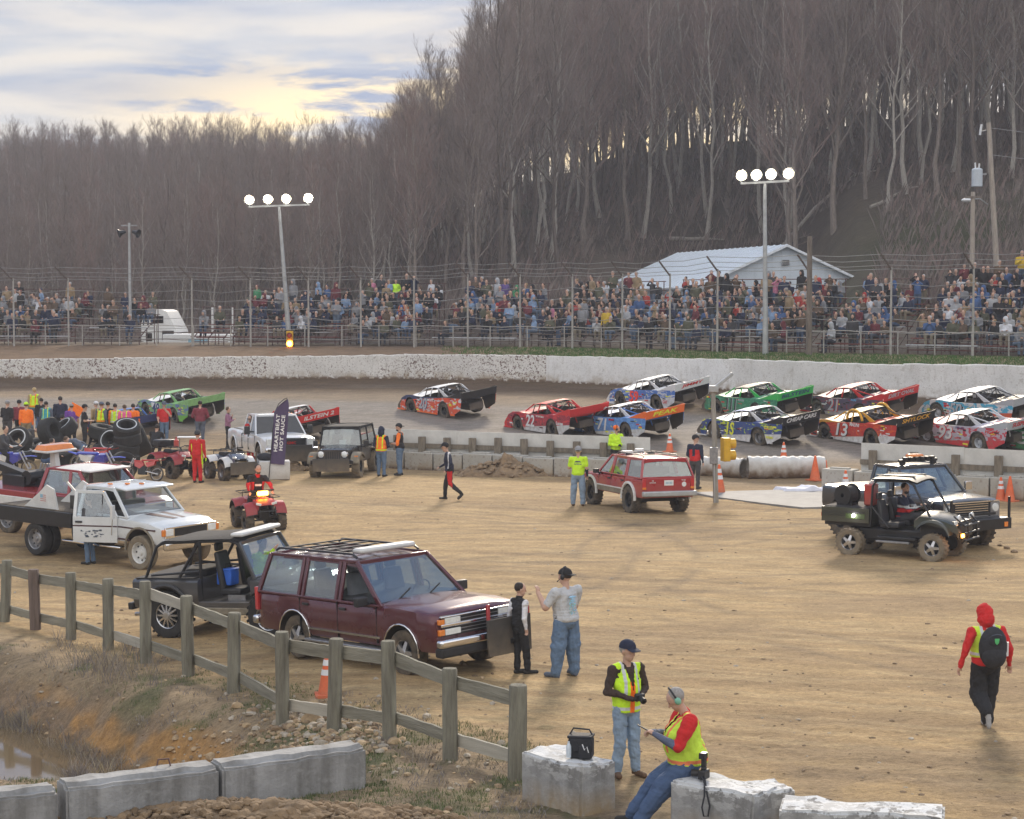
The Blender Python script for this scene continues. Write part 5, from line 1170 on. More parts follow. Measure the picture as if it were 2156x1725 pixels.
def bx(t, name, mat, c, d, bevel=0, rot=None): m = MB(); m.box(c, d, mat, rot=rot); return m.build(name, t, bevel=bevel)
def seams(t, w, zb, zt, xs, mat='black_metal'):
 for s in (1, -1):
  for x in xs: m = MB(); m.box((x, s * w * .98, (zb + zt) / 2), (.014, w * .046, zt - zb), mat); m.build('door_seam', t)
def handles(t, w, z, xs, mat='black_plastic'):
 for s in (1, -1):
  for x in xs: bx(t, 'door_handle', mat, (x, s * (w + .008), z), (.17, .03, .045), .008)
def mirrors(t, x, w, z, mat='black_plastic', sz=(.12, .24, .17)):
 for s in (1, -1): m = MB(); m.box((x, s * (w + .16), z), sz, mat); m.box((x + .01, s * (w + .04), z - .05), (.07, .14, .05), mat); m.build('mirror', t, bevel=.025)
def arch_trim(t, xs, R_, zc, w, mat, r=.022):
 for x in xs:
  for s in (1, -1): m = MB(); m.tube([(x + R_ * math.cos(a), s * (w + .003), zc + R_ * math.sin(a)) for a in [PI * (-.05 + 1.1 * k / 12) for k in range(13)]], r, mat, 6); m.build('wheel_arch_trim', t)
def lbar(t, x, y0, y1, z, mat, w=.22, h=.1): bx(t, 'light_bar', mat, (x, (y0 + y1) / 2, z), (w, abs(y1 - y0), h), .035)
def place(t, local, pt, ang):
 v = rz(ang) @ Vector(local); c = Vector((pt.x - v.x, pt.y - v.y, 0)); f = rz(ang) @ Vector((1.3, 0, 0)); l = rz(ang) @ Vector((0, .8, 0)); g = lambda q: Hs((c + q).x, (c + q).y)
 f.z = (g(f) - g(-f)) / 2; l.z = (g(l) - g(-l)) / 2; f.normalize(); l = (l - f * l.dot(f)).normalized(); c.z = (g(f * 1.3) + g(f * -1.3)) / 2 - .02; t.location = c; t.rotation_euler = Matrix((f, l, f.cross(l))).transposed().to_euler()
def body_arches(xs, R_, zc): return [(x, R_, zc) for x in xs]
# ---- maroon SUV with roof rack and push plate
def tahoe():
 t = empty('suv', 'maroon four-door SUV with roof rack and black rubber push plate, by the rail fence', 'SUV'); w = .98
 loft_body(t, -2.60, 2.42, .46, [(-2.6, 1.06), (-2.5, 1.14), (.70, 1.14), (1.0, 1.17), (1.9, 1.16), (2.28, 1.12), (2.37, 1.09), (2.42, 1.04)], [(-2.6, .90), (-2.42, .965), (-2, w), (1.7, w), (2.3, .965), (2.42, .93)], body_arches((-1.42, 1.55), .46, .42), 'maroon', .05)
 P = greenhouse(t, 1.13, 1.82, (-2.50, 1.02), (-2.28, .22), .945, .78, [(-1.30, -1.27), (-1.18, -1.15), (-.22, -.22), (-.10, -.10)], 'maroon', 'clear_glass', .08, sideglass='clear_glass', gap=((-1, 4),))
 seams(t, w, .5, 1.13, (-1.24, -.16, .92)); handles(t, w, 1.02, (-1.06, .0)); mirrors(t, .72, w, 1.22)
 for s in (1, -1):
  bx(t, 'side_trim', 'chrome', (0, s * (w - .006), .60), (2.0, .03, .035)); bx(t, 'running_board', 'steel', (0, s * (w - .03), .40), (2.1, .22, .05), .015)
 arch_trim(t, (-1.42, 1.55), .455, .43, w, 'chrome', .016)
 part(t, 'grille', 'black_metal', lambda m, a: [m.box((2.42, 0, .90), (.06, 1.66, .34), a)] + [m.box((2.455, 0, .77 + k * .055), (.01, 1.1, .012), 'steel') for k in range(5)])
 for z, h in ((.91, .05), (1.055, .025)): bx(t, 'grille_bar', 'chrome', (2.45, 0, z), (.06, 1.72, h), .01)
 for s in (1, -1):
  bx(t, 'headlight', 'lamp_glass', (2.44, s * .60, .985), (.07, .34, .10), .01); bx(t, 'headlight', 'lamp_glass', (2.44, s * .60, .80), (.07, .34, .10), .01)
  bx(t, 'turn_signal', 'amber', (2.42, s * .84, .975), (.11, .12, .085), .01); bx(t, 'turn_signal', 'amber', (2.42, s * .84, .80), (.11, .12, .10), .01); bx(t, 'tail_light', 'red_lens', (-2.56, s * .925, 1.0), (.09, .10, .42), .01)
 bx(t, 'front_bumper', 'chrome', (2.50, 0, .62), (.16, 1.92, .14), .04); bx(t, 'bumper_skirt', 'black_plastic', (2.44, 0, .47), (.2, 1.84, .18), .04); bx(t, 'rear_bumper', 'chrome', (-2.68, 0, .6), (.16, 1.9, .16), .04)
 bx(t, 'push_plate', 'push_rubber', (2.68, .46, .60), (.05, .98, .62), .01); bx(t, 'push_bar', 'suv_red', (2.66, .02, .74), (.05, .06, .86), .01); bx(t, 'push_bar', 'black_metal', (2.6, .5, .5), (.3, .08, .08)); bx(t, 'push_bar', 'suv_red', (2.66, .92, .74), (.05, .06, .6), .01)
 m = MB()
 for s in (1, -1): m.tube([(-2.2, s * .72, 1.88), (-2.1, s * .72, 1.93), (.0, s * .70, 1.94), (.12, s * .70, 1.88)], .022, 'black_metal')
 for k in range(6): m.beam((-2.0 + k * .36, -.72, 1.93), (-2.0 + k * .36, .72, 1.93), .05, .02, 'black_metal')
 for y in (-.36, 0, .36): m.beam((-2.05, y, 1.915), (-.1, y, 1.915), .03, .02, 'black_metal')
 m.build('roof_rack', t); lbar(t, .02, -.62, .62, 1.98, 'trim_white', .26, .09)
 for y in (-.42, .42): seat(t, .0, y, .95, 'grey_seat'); seat(t, -.95, y, .95, 'grey_seat')
 bx(t, 'dashboard', 'interior', (.78, 0, 1.10), (.36, 1.7, .14), .04); m = MB(); m.tube([(.48 + .06 * math.sin(a), .42 + .19 * math.cos(a), 1.22 + .17 * math.sin(a)) for a in [2 * PI * k / 16 for k in range(16)]], .014, 'interior', 6, True); m.build('steering_wheel', t)
 for y0, y1 in ((-.62, -.1), (.05, .58)): m = MB(); m.tube([(1.03, y0, 1.17), (.80, y1, 1.33)], .012, 'black_plastic', 5); m.build('wiper', t)
 wheels4(t, 1.55, -1.42, .82, .39, .26, style='alloy', rim=.56, tm='dusty_rubber', steer=.0)
 place(t, (1.55, -.9, 0), T(855, 1420), math.radians(-47)); return t
tahoe()
# ---- red boxy SUV seen from behind
def cherokee():
 t = empty('suv', 'red boxy SUV with white wheel arch flares, seen from behind', 'SUV'); w = .88; red = 'suv_red'
 loft_body(t, -2.08, 2.05, .50, [(-2.08, 1.08), (-1.0, 1.06), (.72, 1.03), (1.8, .98), (2.05, .94)], [(-2.08, .85), (-1.7, w), (1.8, w), (2.05, .84)], body_arches((-1.29, 1.29), .44, .46), red, .03)
 greenhouse(t, 1.06, 1.60, (-2.03, .78), (-1.84, .18), .85, .70, [(-1.08, -1.02), (-.98, -.93), (-.12, -.14), (-.04, -.06)], red, 'clear_glass', .07)
 seams(t, w, .55, 1.04, (-1.0, -.10, .74)); handles(t, w, .93, (-.85, .04)); mirrors(t, .6, w, 1.1, sz=(.1, .18, .13))
 arch_trim(t, (-1.29, 1.29), .43, .47, w + .015, 'trim_white', .045)
 for s in (1, -1): bx(t, 'side_trim', 'mud_grey', (0, s * (w + .0), .60), (1.66, .03, .14), .01); bx(t, 'side_trim', 'trim_white', (0, s * (w + .004), .69), (1.7, .03, .035), .004)
 for s in (1, -1): bx(t, 'tail_light', 'red_lens', (-2.085, s * .78, .93), (.05, .12, .26), .01); bx(t, 'turn_signal', 'amber', (-2.087, s * .78, .78), (.05, .12, .07), .01)
 bx(t, 'tailgate', red, (-2.095, 0, .86), (.03, 1.42, .42), .015); bx(t, 'rear_bumper', 'galv', (-2.17, 0, .62), (.16, 1.74, .15), .03); bx(t, 'license_plate', 'white_paint', (-2.118, .0, .93), (.015, .30, .155), .005)
 curve_text('lettering', '00 00', 'tarp_blue', t, w=.2, h=.06, M4=basis((-2.13, 0, .93), (0, -1, 0), (0, 0, 1)))
 for y, s_ in ((.42, 'PIT'), (.42, 'CREW')): pass
 curve_text('lettering', 'THE', 'white_paint', t, w=.14, h=.04, M4=basis((-2.115, -.48, 1.0), (0, -1, 0), (0, 0, 1))); curve_text('lettering', 'THE\nDOGHOUSE', 'white_paint', t, w=.2, h=.09, M4=basis((-2.115, .52, .97), (0, -1, 0), (0, 0, 1)))
 m = MB(); m.lathe([(0, .075), (.01, .07), (.01, 0)], (-2.112, -.5, .88), (-1, 0, 0), 'white_paint', 14); m.build('sticker', t)
 m = MB()
 for s in (1, -1): m.tube([(-1.6, s * .55, 1.64), (-1.5, s * .55, 1.70), (.0, s * .55, 1.70), (.1, s * .55, 1.64)], .016, 'black_metal')
 for x in (-1.3, -.2): m.beam((x, -.55, 1.70), (x, .55, 1.70), .04, .02, 'black_metal')
 m.build('roof_rack', t)
 m = MB(); m.cyl((0, -.1, 1.66), (0, -.1, 1.78), .16, 'trim_white', .13, 14); m.box((-.1, .35, 1.69), (.25, .3, .09), 'trim_white'); m.build('beacon', t, bevel=.01)
 for y in (-.36, .36): seat(t, .1, y, .9, 'interior');
 bx(t, 'rear_bench', 'interior', (-.95, 0, 1.08), (.16, 1.2, .5), .04); bx(t, 'exhaust', 'steel', (-1.9, -.5, .42), (.4, .07, .07), .02); bx(t, 'axle', 'black_metal', (-1.29, 0, .39), (.12, 1.3, .14), .04)
 wheels4(t, 1.29, -1.29, .78, .40, .27, style='black', rim=.55, tm='dusty_rubber', lug=22)
 place(t, (-1.29, .90, 0), T(1322, 1080), math.radians(113)); return t
cherokee()
# ---- black open jeep, face on
def jeep():
 t = empty('jeep', 'black soft-top jeep with round headlights and a muddy push plate', 'jeep'); w = .66; k = 'jeep_black'
 loft_body(t, -1.75, .55, .5, [(-1.75, 1.02), (.55, 1.04)], [(-1.75, .78), (.55, .78)], body_arches((-1.19,), .42, .46), k, .0);
 loft_body(t, .5, 1.62, .60, [(.5, 1.08), (1.5, 1.02), (1.62, .98)], [(.5, .66), (1.62, .52)], [], k, .03, name='hood')
 greenhouse(t, 1.03, 1.72, (-1.7, .52), (-1.55, .40), .75, .66, [(-.55, -.55)], 'black_cloth', 'clear_glass', .08, roofmat='black_cloth', crown=.03)
 part(t, 'grille', k, lambda m, a: [m.box((1.64, 0, .80), (.06, 1.08, .42), a)] + [m.box((1.675, -.24 + .08 * q, .82), (.01, .04, .26), 'interior') for q in range(7)], .01)
 for s in (1, -1):
  m = MB(); m.lathe([(-.02, .13), (.05, .12), (.055, .10)], (1.66, s * .42, .84), (1, 0, 0), 'chrome', 18); m.lathe([(.04, .11), (.065, .06), (.07, 0)], (1.66, s * .42, .84), (1, 0, 0), 'lamp_glass', 18); m.build('headlight', t)
  m = MB(); rows = []
  for j in range(9):
   a = PI * (.02 + .86 * j / 8); x = 1.19 + .50 * math.cos(PI - a) * -1; z = .55 + .36 * math.sin(a); rows.append([(x, s * .62, z), (x, s * .92, z - .01), (x, s * .93, z - .06)])
  m.grid(rows, 'mud_grey', flip=s < 0); m.grid([[(a_, b, c - .03) for a_, b, c in r] for r in rows], 'mud_grey', flip=s > 0); m.build('fender', t)
  bx(t, 'turn_signal', 'amber', (1.56, s * .80, .76), (.05, .13, .07), .01); bx(t, 'fender_flare', 'mud_grey', (-1.19, s * .85, .90), (.9, .16, .05), .02)
 mirrors(t, .5, .76, 1.15, sz=(.08, .16, .2)); bx(t, 'front_bumper', 'black_metal', (1.85, 0, .60), (.12, 1.5, .14), .02); bx(t, 'push_plate', 'push_rubber', (1.97, 0, .50), (.05, 1.30, .44), .008); bx(t, 'dash_card', 'white_paint', (.42, .05, 1.18), (.02, .24, .16), .004)
 for y in (-.35, .35): seat(t, -.1, y, .8);
 bx(t, 'axle', 'black_metal', (1.19, 0, .40), (.12, 1.3, .12), .04); wheels4(t, 1.19, -1.19, .76, .41, .27, style='black', rim=.52, tm='muddy_rubber', lug=20)
 place(t, (1.4, .0, 0), T(706, 1006), math.radians(-99)); return t
jeep()
# ---- white crew cab pickup, face on
def gmc():
 t = empty('pickup_truck', 'white pickup with dark grille and black push plate behind the purple flag', 'pickup truck'); w = 1.0; k = 'pickup_white'
 loft_body(t, -2.85, 2.75, .52, [(-2.85, 1.22), (-.62, 1.22), (-.55, 1.16), (.95, 1.18), (1.3, 1.22), (2.35, 1.16), (2.65, 1.06), (2.75, .95)], [(-2.85, .97), (2.2, w), (2.6, .95), (2.75, .86)], body_arches((-1.85, 1.85), .50, .5), k, .06)
 greenhouse(t, 1.17, 1.88, (-.55, 1.35), (-.45, .60), .95, .76, [(.42, .30)], k, 'dark_glass', .08)
 bx(t, 'bed_dark_sheet', 'interior', (-1.75, 0, 1.24), (2.0, 1.5, .02)); part(t, 'grille', 'chrome', lambda m, a: [m.box((2.75, 0, .97), (.08, 1.16, .38), a), m.box((2.80, 0, .97), (.02, 1.0, .27), 'black_metal')], .02); curve_text('lettering', 'GMC', 'red_lens', t, w=.34, h=.10, M4=basis((2.815, 0, .97), (0, 1, 0), (0, 0, 1)), bold=.02)  # dark sheet on the closed bed top stands in for its shaded hollow
 for s in (1, -1): bx(t, 'headlight', 'lamp_glass', (2.68, s * .76, 1.0), (.16, .30, .26), .03); bx(t, 'tow_mirror_arm', 'black_plastic', (1.05, s * 1.02, 1.3), (.06, .16, .05), .01)
 mirrors(t, 1.05, w + .04, 1.36, sz=(.12, .2, .3)); bx(t, 'front_bumper', 'chrome', (2.84, 0, .70), (.16, 1.96, .22), .05); bx(t, 'push_plate', 'push_rubber', (3.0, .05, .60), (.06, 1.35, .60), .01); seams(t, w, .6, 1.16, (.36, 1.3, -.58)); handles(t, w, 1.05, (.45, -.4), k)
 arch_trim(t, (-1.85, 1.85), .5, .5, w, k, .025); wheels4(t, 1.85, -1.85, .86, .42, .28, style='steel', tm='dusty_rubber')
 place(t, (2.8, .0, 0), T(614, 990), math.radians(-68)); return t
gmc()
# ---- old black pickup, right
def squarebody():
 t = empty('pickup_truck', 'old square black pickup with light bar and chrome mirror, behind the utility cart', 'pickup truck'); w = 1.0; k = 'pickup_black'
 loft_body(t, -2.3, 2.30, .66, [(-2.3, 1.30), (-.5, 1.30), (.75, 1.30), (.95, 1.33), (2.2, 1.27), (2.30, 1.22)], [(-2.3, .98), (2.1, w), (2.30, .95)], body_arches((-1.5, 1.65), .50, .55), k, .03)
 greenhouse(t, 1.30, 1.98, (-.45, 1.10), (-.38, .50), .94, .78, [(.42, .12)], k, 'clear_glass', .08, roofmat='pickup_black'); seams(t, w, .7, 1.28, (-.38, .92)); handles(t, w, 1.16, (-.25,))
 part(t, 'grille', 'black_metal', lambda m, a: [m.box((2.31, 0, 1.02), (.05, 1.5, .40), a)] + [m.box((2.345, 0, .86 + q * .06), (.015, 1.1, .018), 'chrome') for q in range(6)])
 part(t, 'grille_surround', 'chrome', lambda m, a: [m.box((2.34, 0, 1.215), (.04, 1.86, .025), a), m.box((2.34, 0, .82), (.04, 1.86, .025), a)])
 for s in (1, -1):
  part(t, 'headlight', 'steel', lambda m, a: [m.box((2.34, s * .78, 1.02), (.03, .30, .36), a), m.lathe([(0, .11), (.03, .10), (.04, 0)], (2.35, s * .78, 1.05), (1, 0, 0), 'lamp_glass', 16)])
  part(t, 'mirror', 'chrome', lambda m, a: [m.box((.95, s * 1.18, 1.46), (.07, .22, .22), a), m.tube([(.9, s * .98, 1.35), (.95, s * 1.16, 1.36)], .015, a)], .02)
 bx(t, 'winch_bumper', 'black_metal', (2.55, 0, .68), (.34, 2.0, .28), .02); bx(t, 'bumper_marker', 'amber', (2.73, .80, .66), (.02, .12, .12), .005); bx(t, 'bumper_post', 'black_metal', (2.66, .96, .98), (.05, .05, .72)); bx(t, 'bumper_post', 'black_metal', (2.66, -.96, .98), (.05, .05, .72)); bx(t, 'radiator_guard', 'black_metal', (2.5, 0, .92), (.04, 1.3, .06))
 m = MB(); m.beam((.35, -.62, 2.12), (.35, .62, 2.12), .1, .07, 'black_metal'); [m.box((.35, s * .52, 2.08), (.14, .1, .14), 'black_metal') for s in (1, -1)]; [m.box((.38, -.45 + q * .18, 2.17), (.12, .1, .09), 'black_metal') for q in range(6)]; m.build('light_bar', t)
 bx(t, 'beacon', 'amber', (.2, .02, 2.22), (.3, .4, .1), .04)
 for y in (-.4, .4): seat(t, .1, y, 1.05)
 bx(t, 'steering_column', 'interior', (.75, .4, 1.38), (.2, .3, .12), .04); wheels4(t, 1.65, -1.5, .88, .48, .33, style='black', rim=.5, tm='dusty_rubber', lug=22)
 place(t, (1.65, .95, 0), T(2063, 1146), math.radians(-60)); return t
squarebody()
# ---- red wrecker and white flatbed wrecker, left
def wrecker_red():
 t = empty('tow_truck', 'red and white tow truck with orange beacon, behind the white tow truck', 'tow truck'); w = 1.0; k = 'wrecker_red'
 loft_body(t, -1.0, 2.35, .66, [(-1, 1.28), (.85, 1.3), (2.1, 1.22), (2.35, 1.14)], [(-1, 1.0), (2.1, 1.0), (2.35, .92)], body_arches((1.6,), .50, .52), k, .04)
 greenhouse(t, 1.28, 1.92, (-.9, 1.15), (-.72, .50), .94, .78, [(.25, .20)], k, 'clear_glass', .1, roofmat='trim_white'); seams(t, w, .7, 1.26, (-.2, .95)); mirrors(t, .9, w, 1.45)
 m = MB(); m.box((-2.4, 0, 1.14), (2.75, 2.05, .20), k); m.box((-2.4, 0, .95), (2.75, 2.1, .26), 'trim_white'); m.box((-2.4, 0, .78), (2.75, 2.05, .1), k); m.build('bed', t, bevel=.02)
 m = MB(); m.prism([(-1.65, 1.24), (-1.05, 1.24), (-1.12, 1.5), (-1.25, 2.22), (-1.42, 2.22), (-1.44, 1.6)], -.08, .08, 'trim_white'); m.build('beacon_pylon', t, bevel=.01); m = MB(); m.box((-1.33, 0, 2.30), (.62, 1.1, .06), 'trim_white'); m.box((-1.33, 0, 2.40), (.5, 1.05, .15), 'amber', taper=(.7, .9)); m.build('beacon', t, bevel=.02)
 m = MB(); m.beam((-1.5, 0, 1.3), (-3.9, 0, 1.75), .25, .2, 'black_metal'); m.cyl((-2.1, -.35, 1.5), (-2.1, .35, 1.5), .2, 'black_metal', n=14); m.box((-2.6, 0, 1.38), (.9, .8, .3), 'black_metal'); [m.tube([(-2.2 + q * .1, .2, 1.5), (-2.15 + q * .12, .25, 1.85)], .03, 'steel') for q in range(4)]; m.build('boom', t)
 part(t, 'grille', 'chrome', lambda m, a: [m.box((2.36, 0, .98), (.05, 1.7, .3), a), m.box((2.385, 0, .98), (.02, 1.1, .2), 'black_metal')], .01); bx(t, 'front_bumper', 'chrome', (2.48, 0, .68), (.16, 1.95, .2), .04); bx(t, 'roof_visor', 'trim_white', (.72, 0, 1.93), (.35, 1.5, .05), .02)
 for s in (1, -1): bx(t, 'headlight', 'lamp_glass', (2.38, s * .72, .98), (.05, .25, .2), .02)
 wheels4(t, 1.6, -2.2, .88, .42, .28, style='steel'); place(t, (1.6, -.9, 0), T(222, 1150), math.radians(-35)); return t
wrecker_red()
def wrecker_white():
 t = empty('tow_truck', 'white tow truck with open door, dark hood stripes and a black flatbed', 'tow truck'); w = 1.0; k = 'truck_white'
 loft_body(t, -.75, 2.35, .66, [(-.75, 1.24), (.85, 1.26), (2.0, 1.19), (2.25, 1.12), (2.35, 1.04)], [(-.75, 1.0), (2.05, 1.0), (2.35, .90)], body_arches((1.62,), .52, .52), k, .06)
 greenhouse(t, 1.25, 1.92, (-.68, 1.12), (-.58, .48), .94, .80, [], k, 'clear_glass', .09, sideglass='none'); bx(t, 'sun_visor', 'truck_white', (.72, 0, 1.93), (.42, 1.62, .05), .02, rot=Matrix.Rotation(.1, 3, 'Y'))
 for x in (-.2, .1, .35): bx(t, 'cab_light', 'amber', (x + .2, -.3 + x, 1.985), (.12, .08, .04), .01)
 m = MB()
 for y0, y1, wd in ((-.30, -.18, .26), (.16, .10, .2)): m.add([(1.15, y0 - wd / 2, 1.302), (1.15, y0 + wd / 2, 1.302), (2.02, y1 + wd * .35, 1.249), (2.02, y1 - wd * .35, 1.249)], [(0, 1, 2, 3)], 'stripe_dark', False)
 m.build('hood_stripe', t)
 for s in (1, -1): m = MB(); m.box((1.0, s * (w - .012), 1.02), (2.3, .04, .035), 'stripe_dark'); m.box((1.0, s * (w - .012), .72), (.5, .04, .03), 'stripe_dark'); m.build('side_stripe', t)
 bx(t, 'door_opening', 'interior', (.2, -.99, .95), (1.05, .03, .55)); bx(t, 'interior_seat', 'interior', (-.2, 0, 1.25), (.3, 1.5, .5), .05)
 d = empty('door_hinge', None, None); d.name = 'door'; d.parent = t; d.location = (.82, -1.0, 0); d.rotation_euler = (0, 0, math.radians(28))
 m = MB(); m.box((-.58, 0, .93), (1.16, .07, .64), k); m.box((-.58, -.037, 1.02), (1.16, .006, .035), 'stripe_dark'); m.beam((-1.12, 0, 1.22), (-1.10, .12, 1.86), .06, .08, k); m.beam((-1.12, .12, 1.86), (-.40, .12, 1.86), .06, .08, k); m.beam((-.40, .12, 1.86), (-.02, 0, 1.24), .06, .08, k); m.beam((-.42, .05, 1.25), (-.42, .12, 1.85), .03, .03, 'black_metal'); m.build('door_panel', d, bevel=.012)
 m = MB(); m.quad((-1.10, .02, 1.26), (-.04, .02, 1.26), (-.40, .12, 1.84), (-1.08, .12, 1.84), 'clear_glass'); m.build('door_window', d)
 m = MB(); m.box((.0, -.34, 1.42), (.06, .2, .34), 'trim_white'); m.tube([(-.04, -.03, 1.28), (0, -.32, 1.42), (-.15, -.03, .8)], .014, 'chrome', 5); m.build('mirror', d, bevel=.01); bx(d, 'door_handle', 'black_plastic', (-1.0, -.05, 1.12), (.18, .03, .05), .008)
 m = MB(); r = random.Random(3)
 for q in range(26): m.box((-.66 + r.uniform(-.3, .3), -.038, .83 + r.uniform(-.09, .09)), (r.uniform(.02, .09), .005, r.uniform(.01, .04)), 'slate')
 m.build('worn_decal', d)
 m = MB(); m.box((-2.35, 0, 1.02), (3.0, 2.15, .38), 'black_metal'); m.box((-2.35, 0, 1.22), (2.9, 1.95, .03), 'dusty_rubber'); m.build('flatbed', t, bevel=.015); bx(t, 'headboard', 'black_panel', (-.88, 0, 1.45), (.12, 1.5, .55), .02)
 m = MB(); m.prism([(-2.9, 1.22), (-1.55, 1.22), (-1.7, 1.75), (-2.0, 1.85), (-2.3, 1.62)], -.9, -.86, 'trim_white'); m.build('boom_side', t); m = MB(); m.prism([(-2.9, 1.22), (-1.55, 1.22), (-1.7, 1.75), (-2.0, 1.85), (-2.3, 1.62)], .3, .34, 'trim_white'); m.box((-1.3, -.2, 1.4), (.5, .6, .35), 'black_metal'); m.build('boom', t)
 m = MB(); [m.box((-2.12, -.905, 1.40 + q * .025), (.22, .004, .012), 'red_lens' if q % 2 else 'white_paint') for q in range(8)]; m.box((-2.18, -.907, 1.55), (.1, .004, .09), 'tarp_blue'); m.build('flag_decal', t)
 bx(t, 'beacon', 'amber', (-.95, -.1, 1.84), (.3, .5, .1), .03); m = MB(); m.beam((-1.0, -.6, 1.55), (-1.35, -.75, 1.95), .05, .05, 'trim_white'); m.build('hook_arm', t); bx(t, 'running_board', 'chrome', (-.1, -1.0, .50), (2.2, .2, .06), .02)
 part(t, 'grille', 'chrome', lambda m, a: [m.box((2.36, 0, .96), (.05, 1.72, .28), a), m.box((2.385, 0, .96), (.02, 1.1, .2), 'black_metal')], .01); bx(t, 'front_bumper', 'chrome', (2.52, 0, .66), (.18, 2.0, .22), .05)
 for s in (1, -1): bx(t, 'headlight', 'lamp_glass', (2.385, s * .72, .97), (.04, .26, .17), .02); bx(t, 'turn_signal', 'amber', (2.37, s * .9, .97), (.08, .1, .17), .02)
 arch_trim(t, (1.62,), .52, .53, w, 'mud_grey', .03); wheel(t, 1.62, -.9, .43, .28, 'steel', rm='trim_white', tm='muddy_rubber'); wheel(t, 1.62, .9, .43, .28, 'steel', rm='trim_white', tm='muddy_rubber')
 for s in (1, -1): wheel(t, -2.3, s * .93, .43, .26, 'steel', tm='rubber'); wheel(t, -2.3, s * .64, .43, .26, 'steel', tm='rubber')
 place(t, (1.62, -.95, 0), T(298, 1199), math.radians(-37)); return t
WW = wrecker_white()
# ---- dark open off-roader with a roll cage
def bronco():
 t = empty('off_roader', 'dark grey doorless off-roader with roll cage, soft roof and blue cooler inside', 'off-road vehicle'); w = .90; k = 'bronco_grey'; c = 'black_metal'
 loft_body(t, -2.0, -.42, .60, [(-2.0, 1.16), (-.42, 1.16)], [(-2.0, .86), (-1.8, w), (-.42, w)], body_arches((-1.17,), .52, .52), k, .0, name='rear_tub'); bx(t, 'tub_floor', 'interior', (-1.25, 0, 1.175), (1.4, 1.6, .02))
 loft_body(t, .80, 2.05, .60, [(.8, 1.18), (1.9, 1.12), (2.05, 1.05)], [(.8, w), (1.9, w), (2.05, .84)], body_arches((1.17,), .50, .52), k, .04, name='hood'); m = MB(); m.box((.2, 0, .66), (1.3, 1.76, .16), k); m.box((.2, -.86, .55), (1.3, .08, .14), 'mud_grey'); m.build('floor_pan', t, bevel=.02)
 arch_trim(t, (-1.17,), .52, .53, w, 'black_plastic', .05)
 m = MB(); r = .032
 for s in (1, -1):
  y = s * .74; m.tube([(-1.75, y, 1.15), (-1.45, y * .95, 1.78), (-1.3, y * .93, 1.86), (.25, y * .93, 1.90), (.45, y * .95, 1.84), (.82, y, 1.18)], r, c, 7); m.tube([(-.45, y, .75), (-.42, y * .95, 1.88)], r, c, 7); m.tube([(-.95, y, 1.16), (-.45, y * .94, 1.86)], r, c, 7); m.tube([(-.45, y, 1.3), (-1.6, y, 1.22)], r * .8, c, 6)
 for x, z in ((-1.35, 1.84), (-.42, 1.88), (.3, 1.90)): m.tube([(x, -.69, z), (x, .69, z)], r, c, 7)
 m.tube([(-.42, -.7, 1.5), (-.42, .7, 1.2)], r * .8, c, 6); m.build('roll_cage', t)
 m = MB(); rows = [[Vector((x, y, z + .03 - .03 * (abs(y) / .72) ** 4 - .02 * math.sin((x + 1.4) * 3.2) * (1 - (y / .72) ** 2))) for y in (-.72, -.69, -.4, 0, .4, .69, .72)] for x, z in ((-1.42, 1.80), (-1.25, 1.90), (-.8, 1.90), (-.4, 1.92), (0, 1.93), (.35, 1.93), (.5, 1.88))]; m.grid(rows, 'black_cloth'); m.grid([[p - Vector((0, 0, .02)) for p in r_] for r_ in rows], 'black_cloth', flip=True); m.build('soft_roof', t)
 lbar(t, .42, -.68, .72, 2.00, 'trim_white', .28, .08); m = MB(); m.beam((.86, -.80, 1.16), (.50, -.70, 1.86), .05, .07, k); m.beam((.86, .80, 1.16), (.50, .70, 1.86), .05, .07, k); m.beam((.86, -.8, 1.18), (.86, .8, 1.18), .06, .06, k); m.beam((.5, -.7, 1.85), (.5, .7, 1.85), .06, .06, k); m.build('windshield_frame', t, bevel=.01)
 m = MB(); m.quad((.855, -.78, 1.2), (.855, .78, 1.2), (.505, .68, 1.83), (.505, -.68, 1.83), 'clear_glass'); m.build('windshield', t)
 for y in (-.38, .38): seat(t, .15, y, .88, 'black_plastic', .78)
 bx(t, 'rear_seat', 'black_cloth', (-.75, 0, 1.2), (.5, 1.0, .2), .06); bx(t, 'dashboard', 'interior', (.75, 0, 1.1), (.25, 1.5, .2), .05); m = MB(); m.tube([(.5 + .06 * math.sin(a), .38 + .18 * math.cos(a), 1.2 + .16 * math.sin(a)) for a in [2 * PI * q / 16 for q in range(16)]], .016, 'interior', 6, True); m.build('steering_wheel', t)
 bx(t, 'rear_bumper', 'black_metal', (-2.1, 0, .62), (.12, 1.7, .14), .02); m = MB(); m.cyl((-1.95, -.5, .42), (-2.25, -.5, .40), .04, 'steel'); m.build('exhaust', t); bx(t, 'tail_light', 'red_lens', (-2.0, -.78, .95), (.03, .1, .2), .01); bx(t, 'rock_plate', 'steel', (.35, -.7, .78), (.4, .03, .12)); bx(t, 'axle', 'black_metal', (-1.17, 0, .44), (.14, 1.3, .14), .05)
 wheels4(t, 1.17, -1.17, .80, .46, .32, style='spoke', rim=.56, tm='rubber', lug=22)
 place(t, (-1.17, -.92, 0), T(356, 1344), math.radians(-26))
 b = empty('cooler', 'blue soft cooler bag on the seat inside the roll-cage vehicle', 'cooler'); a = t.rotation_euler.z; b.location = Vector(t.location) + rz(a) @ Vector((-.12, -.42, .96)); b.rotation_euler = (0, 0, a); bx(b, 'cooler_body', 'cooler_blue', (0, 0, .15), (.34, .28, .28), .02); bx(b, 'cooler_lid', 'cooler_blue', (0, 0, .31), (.35, .29, .05), .02)
